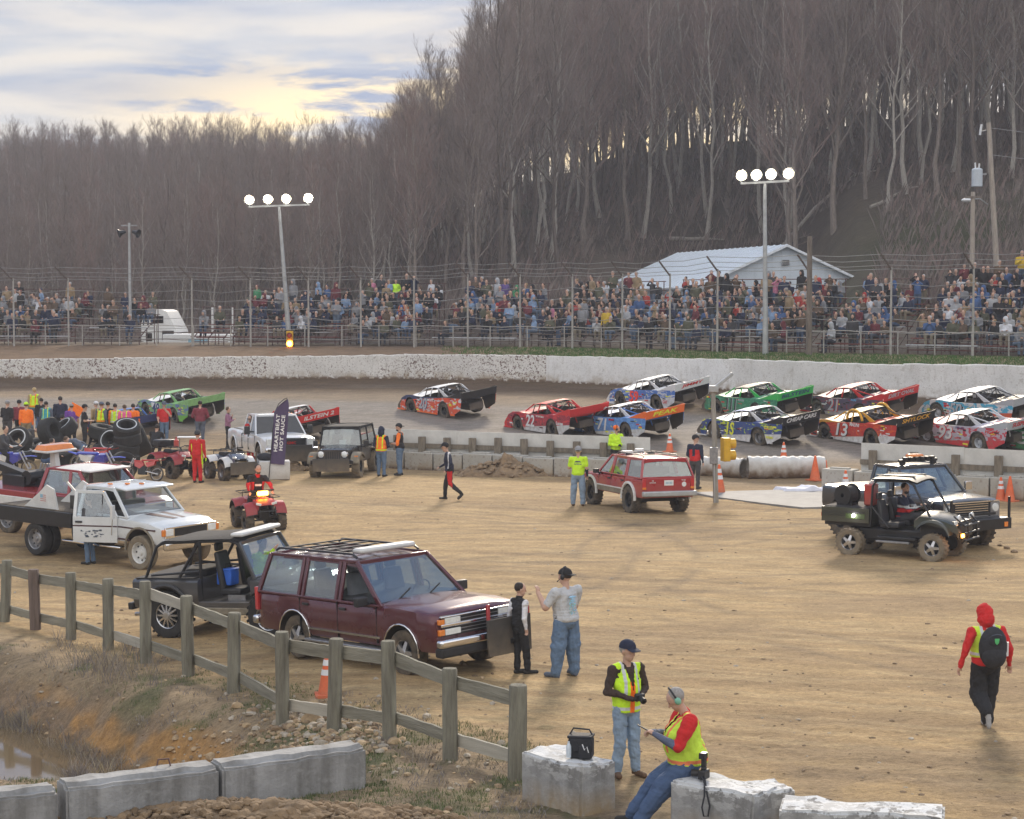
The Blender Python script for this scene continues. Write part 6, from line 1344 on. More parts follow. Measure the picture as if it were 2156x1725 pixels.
 m = MB(); m.tube([(0, -.1, .32), (0, -.08, .42), (0, .08, .42), (0, .1, .32)], .01, 'black_cloth'); m.build('handle', b)
 return t
M('cooler_blue', (.02, .12, .55), .6); BR = bronco()
# ---- dark green utility cart
def utv():
 t = empty('utility_cart', 'dark green utility cart with roll cage, cargo bed and lit amber lamp', 'utility cart'); k = 'utv_green'; c = 'black_metal'
 m = MB(); m.box((-1.22, 0, 1.0), (1.25, 1.40, .36), k); m.box((-1.22, 0, 1.19), (1.15, 1.30, .02), 'interior'); m.box((-1.22, 0, .78), (1.2, 1.1, .12), c); [m.box((-1.25, s * .705, 1.08 - q * .05), (1.1, .012, .015), c) for s in (1, -1) for q in range(3)]; m.build('cargo_bed', t, bevel=.035)
 bx(t, 'bed_decal', 'atv_green', (-.95, -.706, .98), (.5, .012, .12)); bx(t, 'tail_light', 'red_lens', (-1.86, -.6, .98), (.03, .12, .1), .01); bx(t, 'chassis', c, (-.1, 0, .55), (2.2, .9, .3), .04); bx(t, 'floor', c, (.1, 0, .50), (1.0, 1.35, .08), .02); bx(t, 'step', 'steel', (.05, -.74, .42), (.85, .12, .05), .01)
 m = MB(); rows = []
 for x, z, w in ((.55, 1.0, .68), (.7, 1.12, .68), (.95, 1.10, .66), (1.3, 1.02, .60), (1.55, .92, .52), (1.62, .75, .5)): rows.append([(x, -w, z - .22), (x, -w * .98, z - .05), (x, -w * .8, z), (x, 0, z + .05), (x, w * .8, z), (x, w * .98, z - .05), (x, w, z - .22)])
 m.grid(rows, k); m.box((1.1, 0, .8), (.95, .9, .35), c); m.build('hood', t, recalc=True)
 for s in (1, -1):
  m = MB(); rows = []
  for j in range(10):
   a = PI * (.05 + .8 * j / 9); x = 1.02 - .42 * math.cos(PI - a) * -1; x = 1.02 + .44 * math.cos(a); z = .62 + .40 * math.sin(a); rows.append([(x, s * .45, z), (x, s * .74, z), (x, s * .76, z - .05)])
  m.grid(rows, k, flip=s > 0); m.grid([[(p[0], p[1], p[2] - .02) for p in r] for r in rows], k, flip=s < 0); m.build('fender', t); bx(t, 'headlight', 'lamp_glass', (1.52, s * .40, .93), (.10, .16, .10), .02)
  m = MB(); m.lathe([(-.06, .06), (0, .085), (.02, .08), (.025, 0)], (1.60, s * .44, 1.06), (1, 0, .1), 'lamp_glass', 14); m.build('spot_lamp', t)
 m = MB(); r = .03
 for s in (1, -1):
  y = s * .66; m.tube([(-.58, y, .75), (-.52, y, 1.75), (-.42, y * .97, 1.88), (.35, y * .95, 1.90), (.52, y * .97, 1.82), (.95, y, 1.08)], r, c, 7); m.tube([(-.55, y, 1.25), (-.1, y, .75)], r * .8, c, 6)
 for x, z in ((-.47, 1.86), (.42, 1.87)): m.tube([(x, -.63, z), (x, .63, z)], r, c, 7)
 m.build('roll_cage', t)
 m = MB(); rows = [[Vector((x, y, z + .05 * (1 - (y / .68) ** 2))) for y in (-.68, -.6, -.3, 0, .3, .6, .68)] for x, z in ((-.65, 1.86), (-.5, 1.93), (-.05, 1.95), (.4, 1.95), (.62, 1.88))]; m.grid(rows, 'black_plastic'); m.grid([[p - Vector((0, 0, .04)) for p in r_] for r_ in rows], 'black_plastic', flip=True); [m.beam((-.55, y, 1.99), (.45, y, 2.0), .03, .03, c) for y in (-.35, .35)]; m.build('roof', t)
 seat(t, -.12, -.35, .80, 'black_plastic', .6); seat(t, -.12, .35, .80, 'black_plastic', .6)
 m = MB(); [m.tube([(1.62, s * .3, .45), (1.78, s * .3, .62), (1.76, s * .3, .95), (1.6, s * .3, 1.1)], .025, c) for s in (1, -1)]; [m.tube([(1.76, -.5, z), (1.76, .5, z)], .025, c) for z in (.55, .72, .9)]; m.tube([(1.5, -.55, 1.12), (1.76, -.5, .9)], .02, c); m.build('brush_guard', t); bx(t, 'grille', c, (1.6, 0, .75), (.06, .8, .3), .02)
 bx(t, 'amber_lamp', 'amber_lit', (1.70, -.46, .66), (.05, .13, .09), .02); bx(t, 'side_lamp', 'white_lit', (-.98, -.74, 1.0), (.05, .09, .07), .02); m = MB(); m.tube([(.55 + .08 * math.sin(a), .35 + .16 * math.cos(a), 1.18 + .13 * math.sin(a)) for a in [2 * PI * q / 16 for q in range(16)]], .015, c, 6, True); m.tube([(.55, .35, 1.18), (.8, .35, 1.0)], .02, c); m.build('steering_wheel', t)
 wheels4(t, 1.03, -1.10, .62, .34, .29, style='alloy', rim=.56, tm='muddy_rubber', lug=20); place(t, (-1.10, -.72, 0), T(1787, 1168), math.radians(-33)); a = t.rotation_euler.z; o = Vector(t.location)
 j = empty('fuel_can', 'red fuel can in the back of the green utility cart', 'fuel can'); j.location = o + rz(a) @ Vector((-.78, -.12, 1.2)); j.rotation_euler = (0, 0, a); bx(j, 'can_body', 'bike_red', (0, 0, .28), (.26, .34, .54), .04); m = MB(); m.cyl((0, .05, .54), (0, .05, .62), .04, 'white_plastic'); m.cyl((0, -.1, .54), (0, -.1, .6), .03, 'white_plastic'); m.build('cap', j)
 j = empty('hose_reel', 'black hose reel in the bed of the green utility cart', 'hose reel'); j.location = o + rz(a) @ Vector((-1.35, -.25, 1.45)); j.rotation_euler = (0, 0, a); m = MB(); m.lathe([(-.2, .05), (-.2, .26), (-.18, .27), (-.17, .14), (.17, .14), (.18, .27), (.2, .26), (.2, .05)], (0, 0, 0), (.3, 1, 0), c, 22); m.build('reel', j); m = MB(); m.lathe([(-.15, .15), (-.15, .22), (.15, .22), (.15, .15)], (0, 0, 0), (.3, 1, 0), 'rubber', 22); m.box((0, 0, -.22), (.4, .4, .06), c); m.build('hose', j)
 j = tag(bx(None, 'equipment_box', 'galv_light', (0, 0, .12), (.4, .34, .24), .02), 'grey metal box behind the red fuel can on the cart', 'box'); j.location = o + rz(a) @ Vector((-.85, .38, 1.2)); j.rotation_euler = (0, 0, a)
 return t
M('atv_green', (.05, .08, .02), .7); UT = utv()
# ---- quads
def atv(label, mat, pt, ang, plate=False, lit=False, rack=True, box=False, wt='dusty_rubber', accent=None):
 t = empty('quad_bike', label, 'quad bike', 'quad bikes on the infield'); c = 'black_metal'; ac = accent or mat
 m = MB(); rows = []
 for x, z, w in ((-.95, .80, .30), (-.75, .86, .42), (-.45, .84, .30), (-.2, .82, .16), (.1, .88, .15), (.35, .94, .18), (.55, .95, .30), (.8, .90, .34), (1.0, .78, .24)): rows.append([(x, -w, z - .14), (x, -w * .9, z - .02), (x, -w * .4, z), (x, w * .4, z), (x, w * .9, z - .02), (x, w, z - .14)])
 m.grid(rows, mat); m.build('body', t, recalc=True)
 for xc in (-.62, .62):
  for s in (1, -1):
   m = MB(); rows = []
   for j in range(9): a = PI * (.02 + .84 * j / 8) if xc > 0 else PI * (.14 + .84 * j / 8); x = xc + .36 * math.cos(a); z = .50 + .33 * math.sin(a); rows.append([(x, s * .26, z + .03), (x, s * .56, z), (x, s * .58, z - .04)])
   m.grid(rows, ac, flip=s > 0); m.grid([[(p[0], p[1], p[2] - .015) for p in r] for r in rows], c, flip=s < 0); m.build('fender', t)
 m = MB(); m.box((0, 0, .48), (1.3, .34, .3), c); m.box((0, 0, .62), (.5, .42, .2), c); [m.box((-.02, s * .42, .34), (.5, .22, .04), c) for s in (1, -1)]; [m.beam((x, -.5, .33), (x, .5, .33), .05, .05, c) for x in (-.62, .62)]; m.build('chassis', t, bevel=.02)
 m = MB(); m.box((-.28, 0, .90), (.62, .30, .10), 'black_cloth', taper=(.9, .8)); m.build('seat', t, bevel=.03); m = MB(); m.tube([(.28, -.40, 1.10), (.34, -.18, 1.12), (.38, 0, 1.06), (.34, .18, 1.12), (.28, .40, 1.10)], .016, c, 6); [m.tube([(.28, s * .28, 1.1), (.26, s * .42, 1.1)], .024, 'rubber') for s in (1, -1)]; m.tube([(.38, 0, 1.06), (.48, 0, .88)], .03, c); m.build('handlebar', t)
 if rack:
  for x0 in (-.72, .76): m = MB(); m.tube([(x0 - .26, -.38, .99), (x0 + .26, -.38, .99), (x0 + .26, .38, .99), (x0 - .26, .38, .99)], .014, c, 6, True); [m.tube([(x0 - .26, y, .99), (x0 + .26, y, .99)], .010, c, 5) for y in (-.2, 0, .2)]; [m.tube([(x0, y, .99), (x0, y, .85)], .012, c, 5) for y in (-.25, .25)]; m.build('cargo_rack', t)
 for s in (1, -1): m = MB(); m.box((.98, s * .22, .82), (.06, .15, .07), 'lamp_glass', rot=Matrix.Rotation(s * .3, 3, 'X')); m.build('headlight', t, bevel=.015)
 m = MB(); m.tube([(.85, -.22, .4), (1.12, -.22, .5), (1.08, -.22, .74)], .018, c); m.tube([(.85, .22, .4), (1.12, .22, .5), (1.08, .22, .74)], .018, c); m.tube([(1.10, -.26, .62), (1.10, .26, .62)], .018, c); m.build('bumper', t)
 if plate: bx(t, 'push_plate', 'push_rubber', (1.2, 0, .47), (.04, .95, .42), .01)
 if lit: m = MB(); m.box((.62, .0, 1.07), (.12, .3, .12), 'amber_lit'); m.build('amber_lamp', t, bevel=.03)
 if box: bx(t, 'cargo_box', c, (-.75, 0, 1.14), (.44, .66, .26), .05)
 wheels4(t, .62, -.62, .46, .31, .24, style='black' if not accent else 'steel', rim=.48, tm=wt, lug=18, steer=0); place(t, (0, 0, 0), pt, ang); return t
Q1 = atv('red quad bike with a lit amber lamp, ridden across the infield', 'atv_red', T(545, 1112), math.radians(-68), lit=True)
Q2 = atv('white and blue quad bike with a push plate, parked beside the white block', 'atv_blue', T(483, 1008), math.radians(-58), plate=True, accent='trim_white')
Q3 = atv('dark red parked quad bike with a black cargo box, beside the small red dirt bike', 'atv_red', T(368, 1004), math.radians(-50), box=True)
# ---- dirt bikes
def bike(label, mat, pt, ang, s=1.0, lean=.18):
 t = empty('dirt_bike', label, 'dirt bike', 'dirt bikes parked at the left'); c = 'black_metal'; t.scale = (s, s, s)
 for nm, x, r in (('wheel', .68, .33), ('wheel', -.62, .31)):
  m = MB(); m.lathe([(-.03, r - .07), (-.045, r - .03), (0, r), (.045, r - .03), (.03, r - .07)], (x, 0, r), (0, 1, 0), 'dusty_rubber', 26); o = m.build(nm, t)
  m = MB(); m.lathe([(-.02, r - .08), (-.02, r - .065), (.02, r - .065), (.02, r - .08), (-.02, r - .08)], (x, 0, r), (0, 1, 0), 'alloy', 26); m.cyl((x, -.05, r), (x, .05, r), .045, 'alloy'); [m.tube([(x, 0, r), (x + (r - .07) * math.cos(a), 0, r + (r - .07) * math.sin(a))], .004, 'steel', 3) for a in [2 * PI * q / 14 for q in range(14)]]; m.build('rim', o)
 m = MB(); [m.tube([(.70, y, .33), (.42, y, .95)], .026, 'alloy') for y in (-.09, .09)]; m.build('fork', t); m = MB(); m.tube([(.36, -.36, 1.06), (.38, -.12, 1.02), (.38, .12, 1.02), (.36, .36, 1.06)], .014, c); m.build('handlebar', t)
 m = MB(); m.box((.02, 0, .45), (.34, .22, .34), c); m.tube([(-.62, .09, .31), (-.1, .08, .42)], .03, 'alloy'); m.tube([(.36, 0, .85), (.15, 0, .4), (-.1, 0, .4), (-.3, 0, .75)], .025, 'steel'); m.tube([(.15, -.12, .5), (.25, -.14, .35), (-.2, -.14, .4), (-.7, -.14, .6)], .03, 'steel'); m.build('engine', t, bevel=.01)
 m = MB(); m.grid([[(x, -w, z), (x, 0, z + .02), (x, w, z)] for x, z, w in ((1.05, .78, .04), (.85, .80, .07), (.6, .78, .07), (.45, .72, .05))], mat); m.build('mudguard', t); m = MB(); m.grid([[(x, -w, z), (x, 0, z + .02), (x, w, z)] for x, z, w in ((-.3, .80, .08), (-.6, .84, .09), (-.95, .92, .05))], mat); m.build('mudguard', t)
 m = MB(); m.prism([(.38, .88), (.05, .86), (-.05, .66), (.12, .52), (.34, .62)], -.12, .12, mat); m.prism([(-.1, .78), (-.55, .86), (-.5, .68), (-.2, .58)], -.09, .09, 'white_plastic' if mat == 'bike_blue' else mat); m.build('tank', t, bevel=.03); m = MB(); m.box((-.28, 0, .88), (.72, .16, .07), mat if mat == 'bike_blue' else 'bike_red'); m.build('seat', t, bevel=.025)
 place(t, (0, 0, 0), pt, ang); t.rotation_euler = (lean, 0, ang); return t
bike('blue dirt bike cut off by the left edge of the photo', 'bike_blue', T(28, 1004), math.radians(-18)); bike('blue and white dirt bike in front of the loose tyres', 'bike_blue', T(208, 1012), math.radians(-20), 1.12); bike('red seated dirt bike partly behind the blue one', 'bike_red', T(196, 996), math.radians(160)); bike('small red dirt bike next to the dark red quad', 'bike_red', T(300, 1012), math.radians(168), .82)
# ---- feather flag and block
def fflag():
 p = T(578, 1009); b = MB(); b.box((0, 0, .32), (1.05, .62, .64), 'white_block'); o = b.build('concrete_block', loc=p + Vector((.0, 0, 0)), bevel=.03); o.rotation_euler = (0, 0, .15); tag(o, 'white painted concrete block under the feather flag', 'concrete block')
 t = empty('feather_flag', 'tall purple feather flag with white lettering', 'flag'); t.location = p + Vector((.1, -.38, 0)); t.rotation_euler = (0, math.radians(5), 0)
 m = MB(); m.tube([(-.25, 0, 0), (-.25, 0, 1.6), (-.24, 0, 2.3), (-.12, 0, 2.62), (.06, 0, 2.80), (.16, 0, 2.84)], .014, 'black_metal'); m.build('pole', t); rows = []
 for i in range(22):
  u = i / 21; z = .55 + 2.25 * u; xl = -.245 if z < 2.3 else -.245 + .42 * ((z - 2.3) / .52) ** 1.6; xr = .24 + .0 * u; xr = min(xr, .24) if z < 2.5 else .24 - .06 * ((z - 2.5) / .3) ** 2
  rows.append([Vector((xl + (xr - xl) * j / 6, .03 * math.sin(j * 1.0 + u * 6), z)) for j in range(7)])
 m = MB(); m.grid(rows, 'flag_purple'); m.grid([[q + Vector((0, .006, 0)) for q in r] for r in rows], 'flag_purple', flip=True); m.build('banner', t)
 for tx, x, ln in (('HEARTBEAT', -.10, 1.28), ('HOT SAUCE', .08, 1.22)): curve_text('lettering', tx, 'white_cloth', t, w=ln, h=.125, M4=basis((x, -.045, 1.62 + (.0 if x < 0 else .02)), (0, 0, 1), (-1, 0, 0)), bold=.03, space=1.1)
M('white_block', (.62, .62, .60), .8, var=.15, vs=3, bump=.3, dust=.5, dz=.5); M('flag_purple', (.085, .06, .13), .8, var=.1); M('white_cloth', (.8, .8, .8), .8); fflag()
# ---- loose tyres stacked among the bikes
def tyre(xd, yd, zc, r, w, ax, label, mat='rubber', Yo=0.0, white=True):
 p = T(xd, yd); r *= 1.16; w *= 1.25; m = MB(); a = Vector(ax).normalized(); m.lathe([(-w * .4, r * .5), (-w * .5, r * .62), (-w * .48, r * .9), (-w * .36, r), (w * .36, r), (w * .48, r * .9), (w * .5, r * .62), (w * .4, r * .5), (-w * .4, r * .5)], (0, 0, 0), a, mat, 30)
 if white: m.lathe([(-w * .505, r * .66), (-w * .50, r * .74)], (0, 0, 0), a, 'silver', 30); m.lathe([(w * .50, r * .74), (w * .505, r * .66)], (0, 0, 0), a, 'silver', 30)
 o = m.build('loose_tyre', loc=(p.x, p.y + Yo, Hs(p.x, p.y) + zc)); tag(o, label, 'tyre', 'loose racing tyres at the left')
tyre(268, 990, .38, .40, .34, (.1, .1, 1), 'bottom tyre of the tall stack right of centre in the tyre heap'); tyre(266, 990, .76, .41, .34, (.15, -.1, 1), 'second tyre up in the tall stack'); tyre(270, 990, 1.12, .42, .34, (-.1, -.2, 1), 'third tyre up in the tall stack'); tyre(268, 990, 1.50, .43, .34, (.1, -.55, 1), 'top tyre of the tall stack, tilted to show its hole')
tyre(147, 985, .42, .43, .38, (-.3, -.8, .55), 'tan dusty tyre with a silver ring lying low in the heap', 'muddy_rubber'); tyre(133, 978, 1.32, .42, .36, (-.5, -.4, .8), 'tyre held up high over the heap', Yo=.4); tyre(40, 985, 1.0, .43, .36, (-.2, -.8, .5), 'tyre with a silver ring near the left edge'); tyre(45, 985, .45, .43, .36, (.1, -.1, 1), 'tyre lying flat under the one at the left edge')
tyre(233, 984, .95, .42, .36, (-.3, -.85, .35), 'tyre with a broken silver ring left of the tall stack', Yo=.3); tyre(236, 985, .42, .42, .36, (0, .1, 1), 'tyre lying flat left of the tall stack', Yo=.3); tyre(260, 1006, .42, .42, .3, (.5, -.9, .05), 'tyre standing upright at the foot of the tall stack', white=False); tyre(95, 980, .5, .48, .4, (0, -.2, 1), 'tyre at the back of the heap between the raised ones', Yo=.8); tyre(205, 982, 1.2, .46, .38, (.2, -.1, 1), 'dark tyre at the back of the heap', Yo=1.0, white=False); tyre(70, 978, .5, .5, .4, (.2, -.3, 1), 'dark tyre behind the leftmost dirt bike', Yo=1.2, white=False); tyre(92, 985, 1.25, .46, .4, (.9, -.4, .3), 'dark tyre leaning on edge in the middle of the heap', Yo=1.1, white=False); tyre(212, 985, .5, .48, .45, (0, 0, 1), 'dark flat tyre under the tan top', Yo=1.3, white=False); tyre(286, 988, 1.0, .52, .5, (.9, .2, .4), 'large dark tyre leaning against the right side of the tall stack', Yo=.7, white=False); tyre(120, 990, .45, .44, .4, (0, -.3, 1), 'dark tyre on the ground in the middle of the heap', Yo=.9, white=False)
# ------------------------------------------------------------ dirt late model race cars
def livery(name, base, lo=None, hi=None, lo_z=.34, hi_z=.9, splash=None, sp_amt=.5, scale=2.6, dust=.5):
 m = bpy.data.materials.new(name); MATS[name] = m; nt, N, L = nodes_of(m)
 out = N('ShaderNodeOutputMaterial'); b = N('ShaderNodeBsdfPrincipled'); L(b.outputs[0], out.inputs[0]); b.inputs['Roughness'].default_value = .5; b.inputs['Specular IOR Level'].default_value = .3
 tc = N('ShaderNodeTexCoord'); sx = N('ShaderNodeSeparateXYZ'); L(tc.outputs['Object'], sx.inputs[0])
 def mx(f, a, b_):
  n = N('ShaderNodeMix'); n.data_type = 'RGBA'; L(f, n.inputs[0])
  for i, v in ((6, a), (7, b_)):
   if isinstance(v, tuple): n.inputs[i].default_value = rgb(v)
   else: L(v, n.inputs[i])
  return n.outputs[2]
 def nz(sc, st, det=2, dist=.0):
  mp = N('ShaderNodeMapping'); mp.inputs['Scale'].default_value = st; mp.inputs['Rotation'].default_value = (0, .5, 0); L(tc.outputs['Object'], mp.inputs[0]); n = N('ShaderNodeTexNoise'); n.inputs['Scale'].default_value = sc; n.inputs['Detail'].default_value = det; n.inputs['Distortion'].default_value = dist; L(mp.outputs[0], n.inputs['Vector']); return n.outputs[0]
 def step(v, a, b_):
  n = N('ShaderNodeMapRange'); n.inputs['From Min'].default_value = a; n.inputs['From Max'].default_value = b_; L(v, n.inputs[0]); return n.outputs[0]
 c = base
 if splash: f = nz(scale, (1, .2, 2.2), 3, 1.2); c = mx(step(f, .62 - .2 * sp_amt, .64 - .2 * sp_amt), c, splash)
 w_ = N('ShaderNodeMath'); w_.operation = 'ADD'; L(sx.outputs[2], w_.inputs[0]); sc = N('ShaderNodeMath'); sc.operation = 'MULTIPLY'; sc.inputs[1].default_value = .10; L(sx.outputs[0], sc.inputs[0]); L(sc.outputs[0], w_.inputs[1])
 if lo: c = mx(step(w_.outputs[0], lo_z + .01, lo_z), c, lo)
 if hi: c = mx(step(w_.outputs[0], hi_z, hi_z + .01), c, hi)
 d = nz(6, (1, 1, 1), 6); dm = N('ShaderNodeMath'); dm.operation = 'MULTIPLY'; dm.use_clamp = True; L(step(d, .35, .8), dm.inputs[0])
 dz_ = N('ShaderNodeMapRange'); dz_.inputs['From Min'].default_value = .9; dz_.inputs['From Max'].default_value = .1; dz_.inputs['To Min'].default_value = .1; dz_.inputs['To Max'].default_value = dust * 1.6; L(sx.outputs[2], dz_.inputs[0]); L(dz_.outputs[0], dm.inputs[1])
 c = mx(dm.outputs[0], c, (.24, .18, .12)) ; L(c, b.inputs['Base Color']); return m
M('spoiler_black', (.02, .02, .022), .5); M('race_black', (.022, .022, .025), .5, dust=.5, dz=.9); M('cage', (.05, .05, .055), .5)
for nm, c in dict(w_white=(.72, .72, .72), w_red=(.62, .03, .03), w_orange=(.85, .16, .02), w_yellow=(.80, .80, .05), w_black=(.02, .02, .02), w_green=(.05, .50, .10), w_blue=(.05, .17, .50), w_gold=(.50, .38, .04), w_neon=(.95, .07, .05), w_navy=(.04, .06, .18), w_silver=(.45, .47, .5), w_sky=(.10, .42, .70)).items(): M(nm, c, .55, var=.04)
def late_model(label, spec, pt, ang, roll=0.06):
 t = empty('race_car', label, 'race car', 'dirt late model race cars on the track'); lv, ro, sp, nose = spec['mat'], spec['roof'], spec['spoiler'], spec.get('nose', 'race_black'); w = .97
 FX, RXn = 1.33, -1.33
 def side_poly():
  p = [(2.05, .16)]; p += [(1.83, .13)]
  p += [(FX + .42 * math.cos(a), .34 + .42 * math.sin(a)) for a in [PI * (.0 + k / 9) for k in range(10)]]
  p += [(.80, .12), (-.80, .12)] + [(RXn + .43 * math.cos(a), .35 + .43 * math.sin(a)) for a in [PI * k / 9 for k in range(10)]] + [(-1.85, .14), (-2.1, .22), (-2.62, .46), (-2.78, 1.0), (-1.9, .96), (-.9, .90), (.3, .84), (.75, .84), (1.1, .87), (1.6, .83), (2.0, .68), (2.22, .45), (2.2, .2)]
  return p[::-1]
 for s in (1, -1):
  m = MB(); po = side_poly(); n = len(po); yy = lambda x, z: s * (w - .05 * max(0, z - .5) - .07 * max(0, x - 1.9)); vs = [Vector((x, yy(x, z), z)) for x, z in po] + [Vector((x, yy(x, z) - s * .02, z)) for x, z in po]
  me_f = [tuple(range(n)), tuple(range(2 * n - 1, n - 1, -1))]; m.add(vs[:n], [me_f[0]], lv, False); m.add(vs[n:], [tuple(range(n))[::-1]], 'race_black', False); m.add(vs, [(i, n + i, n + (i + 1) % n, (i + 1) % n) for i in range(n)], lv, False); m.build('side_panel', t)
 deck = [(-2.74, .99, .95), (-1.9, .95, .95), (-.95, .89, .95)]; hood = [(.72, .83, .94), (1.1, .86, .94), (1.6, .82, .93), (2.0, .67, .9), (2.22, .44, .85), (2.26, .2, .82)]
 m = MB(); m.grid([[(x, -b, z), (x, -b * .5, z + .01), (x, b * .5, z + .01), (x, b, z)] for x, z, b in deck], spec.get('deck', lv)); m.grid([[(x, -b, z - .02), (x, b, z - .02)] for x, z, b in deck], 'race_black', flip=True); m.build('rear_deck', t)
 m = MB(); m.grid([[(x, -b, z), (x, -b * .72, z - .05 if x > 1.9 else z - .06), (x, -b * .45, z - .02), (x, 0, z), (x, b * .45, z - .02), (x, b * .72, z - .05 if x > 1.9 else z - .06), (x, b, z)] for x, z, b in hood[:4]], spec.get('hood', lv)); m.build('hood', t)
 m = MB(); m.grid([[(x, -b, z), (x, -b * .5, z), (x, b * .5, z), (x, b, z)] for x, z, b in hood[3:]], nose); m.box((2.3, 0, .15), (.16, 1.75, .05), spec.get('lip', nose)); m.build('nose', t)
 for s in (1, -1): m = MB(); m.prism([(2.0, .12), (2.38, .11), (2.40, .30), (2.2, .50), (2.0, .62)], s * .95, s * .88, nose); m.box((2.12, s * .93, .145), (.62, .10, .05), spec.get('lip', nose)); m.build('nose_fender', t)
 for s in (1, -1): bx(t, 'skirt', spec.get('skirt', lv), (0.02, s * w, .16), (1.5, .03, .06)); bx(t, 'skirt', spec.get('skirt', lv), (-2.0, s * w, .2), (.3, .03, .05))
 m = MB(); m.box((.2, 0, .42), (2.6, 1.2, .36), 'race_black'); m.box((-1.7, 0, .5), (1.6, .7, .3), 'race_black'); m.box((-1.33, 0, .36), (.14, 1.5, .12), 'steel'); m.tube([(-1.8, -.6, .8), (-2.4, -.55, .85), (-2.55, 0, .85), (-2.4, .55, .85), (-1.8, .6, .8)], .03, spec.get('frame', 'cage')); m.tube([(-2.45, -.5, .85), (-2.3, -.3, .5), (-2.3, .3, .5), (-2.45, .5, .85)], .025, spec.get('frame', 'cage')); m.build('chassis', t)
 m = MB(); z0, z1 = .84, 1.24; rx0, rx1 = -.55, .38; rows = [[(x, y, z + .02 - .04 * (abs(y) / .62) ** 3) for y in (-.62, -.5, 0, .5, .62)] for x, z in ((rx0, z1 + .03), (-.1, z1 + .02), (rx1, z1 - .06))]; m.grid(rows, ro); m.grid([[(p[0], p[1], p[2] - .025) for p in r] for r in rows], 'race_black', flip=True); m.build('roof', t)
 pl = spec.get('pillar', ro)
 for s in (1, -1):
  m = MB(); m.beam((.98, s * .70, .85), (rx1, s * .61, 1.18), .025, .05, pl); m.build('windshield_pillar', t); m = MB(); m.beam((-.12, s * .80, .87), (-.1, s * .61, 1.23), .03, .05, pl); m.build('door_pillar', t)
  m = MB(); m.prism([(-.95, .89), (-1.30, .91), (-.68, 1.22), (-.52, 1.24), (-.62, 1.16)], s * .60 - .012 * s + .02 * s, s * .60 + .012 * s + .02 * s, pl); m.build('rear_pillar', t)
  if spec.get('dome'): m = MB(); m.tube([(.42 * math.cos(a) - .22, s * .72, .92 + .40 * math.sin(a)) for a in [PI * k / 12 for k in range(13)]], .05, pl, 8); m.build('roof_arch', t)
 m = MB(); r = .022
 for s in (1, -1): m.tube([(.75, s * .58, .6), (.42, s * .54, 1.14), (-.5, s * .54, 1.20), (-1.1, s * .5, .7)], r, 'cage', 5); m.tube([(-.5, s * .54, 1.2), (-.52, s * .56, .5)], r, 'cage', 5); m.tube([(-.5, s * .5, 1.18), (-2.1, s * .40, .9)], r, spec.get('frame', 'cage'), 5)
 m.tube([(-.5, -.54, 1.2), (-.5, .54, 1.2)], r, 'cage', 5); m.tube([(-.5, -.54, 1.15), (-.5, .54, .6)], r, 'cage', 5); [m.tube([(.0 + q * .16, -.76, .88), (.0 + q * .16, -.62, 1.17)], .008, 'cage', 4) for q in range(3)]; m.build('roll_cage', t)
 seat(t, -.22, .22, .52, 'race_black', .5); m = MB(); m.ell((-.16, .24, 1.02), (.14, .125, .14), spec.get('helmet', 'w_white'), 12); m.ell((-.10, .24, 1.02), (.10, .10, .05), 'w_black', 10); m.ell((-.2, .22, .78), (.16, .24, .2), 'race_black', 10); m.build('driver', t)
 m = MB(); m.add([(-2.76, .95, .93), (-2.76, -.95, .93), (-2.86, -.95, 1.25), (-2.86, .95, 1.25), (-2.745, .95, .93), (-2.745, -.95, .93), (-2.845, -.95, 1.25), (-2.845, .95, 1.25)], [(0, 1, 2, 3), (0, 3, 2, 1), (4, 5, 6, 7), (0, 3, 7, 4), (3, 2, 6, 7), (1, 5, 6, 2)], sp, False); m.build('spoiler', t)
 for s in (1, -1): m = MB(); m.prism([(-1.6, .94), (-2.74, .99), (-2.88, 1.26), (-2.70, 1.26)], s * .94, s * .955, spec.get('side_sp', sp)); m.build('spoiler_side', t)
 if spec.get('stext'): curve_text('lettering', spec['stext'], spec.get('stc', 'w_white'), t, w=spec.get('stw', 1.2), h=.17, M4=basis((-2.822, 0, 1.09), (0, -1, 0), (-.10, 0, .32)), bold=.02, shear=.2)
 Y = w + .002; tx = lambda s_, mt, x, z, ww, hh, nm='lettering', sh=.25, bo=.02: curve_text(nm, s_, mt, t, w=ww, h=hh, M4=basis((x, Y - .05 * max(0, z - .5) + .004, z), (-1, 0, 0), (0, -.05, 1)), shear=sh, bold=bo)
 if spec.get('plate'):
  m = MB(); m.box((.30, Y - .012, .56), (.78, .012, .46), spec['plate']); m.build('number_panel', t)
 if spec.get('num'):
  if spec.get('shadow'): tx(spec['num'], spec['shadow'], .25, .545, spec.get('nw', .70), .52, 'number_shadow')
  o = tx(spec['num'], spec['nc'], .28, .56, spec.get('nw', .70), .50, 'number'); o.location.y += .006
 for s_, mt, x, z, ww, hh in spec.get('ads', ()): tx(s_, mt, x, z, ww, hh)
 r_ = random.Random(len(label))
 m = MB()
 for q in range(spec.get('decals', 20)):
  x = r_.choice([r_.uniform(.75, .9), r_.uniform(-.75, -.1), r_.uniform(-2.3, -1.85), r_.uniform(1.75, 1.95), r_.uniform(.55, .9), r_.uniform(-2.4, -1.8), r_.uniform(-.75, 0)]); z = r_.uniform(.2, .8) if x > -1.8 else r_.uniform(.55, .9); m.box((x, Y - .05 * max(0, z - .5) + .001, z), (r_.uniform(.06, .26), .004, r_.uniform(.02, .07)), r_.choice(spec.get('dc', ['w_white', 'w_red', 'w_yellow', 'w_black'])))
 m.build('sponsor_decal', t)
 wr = spec.get('wrim', 'black_metal')
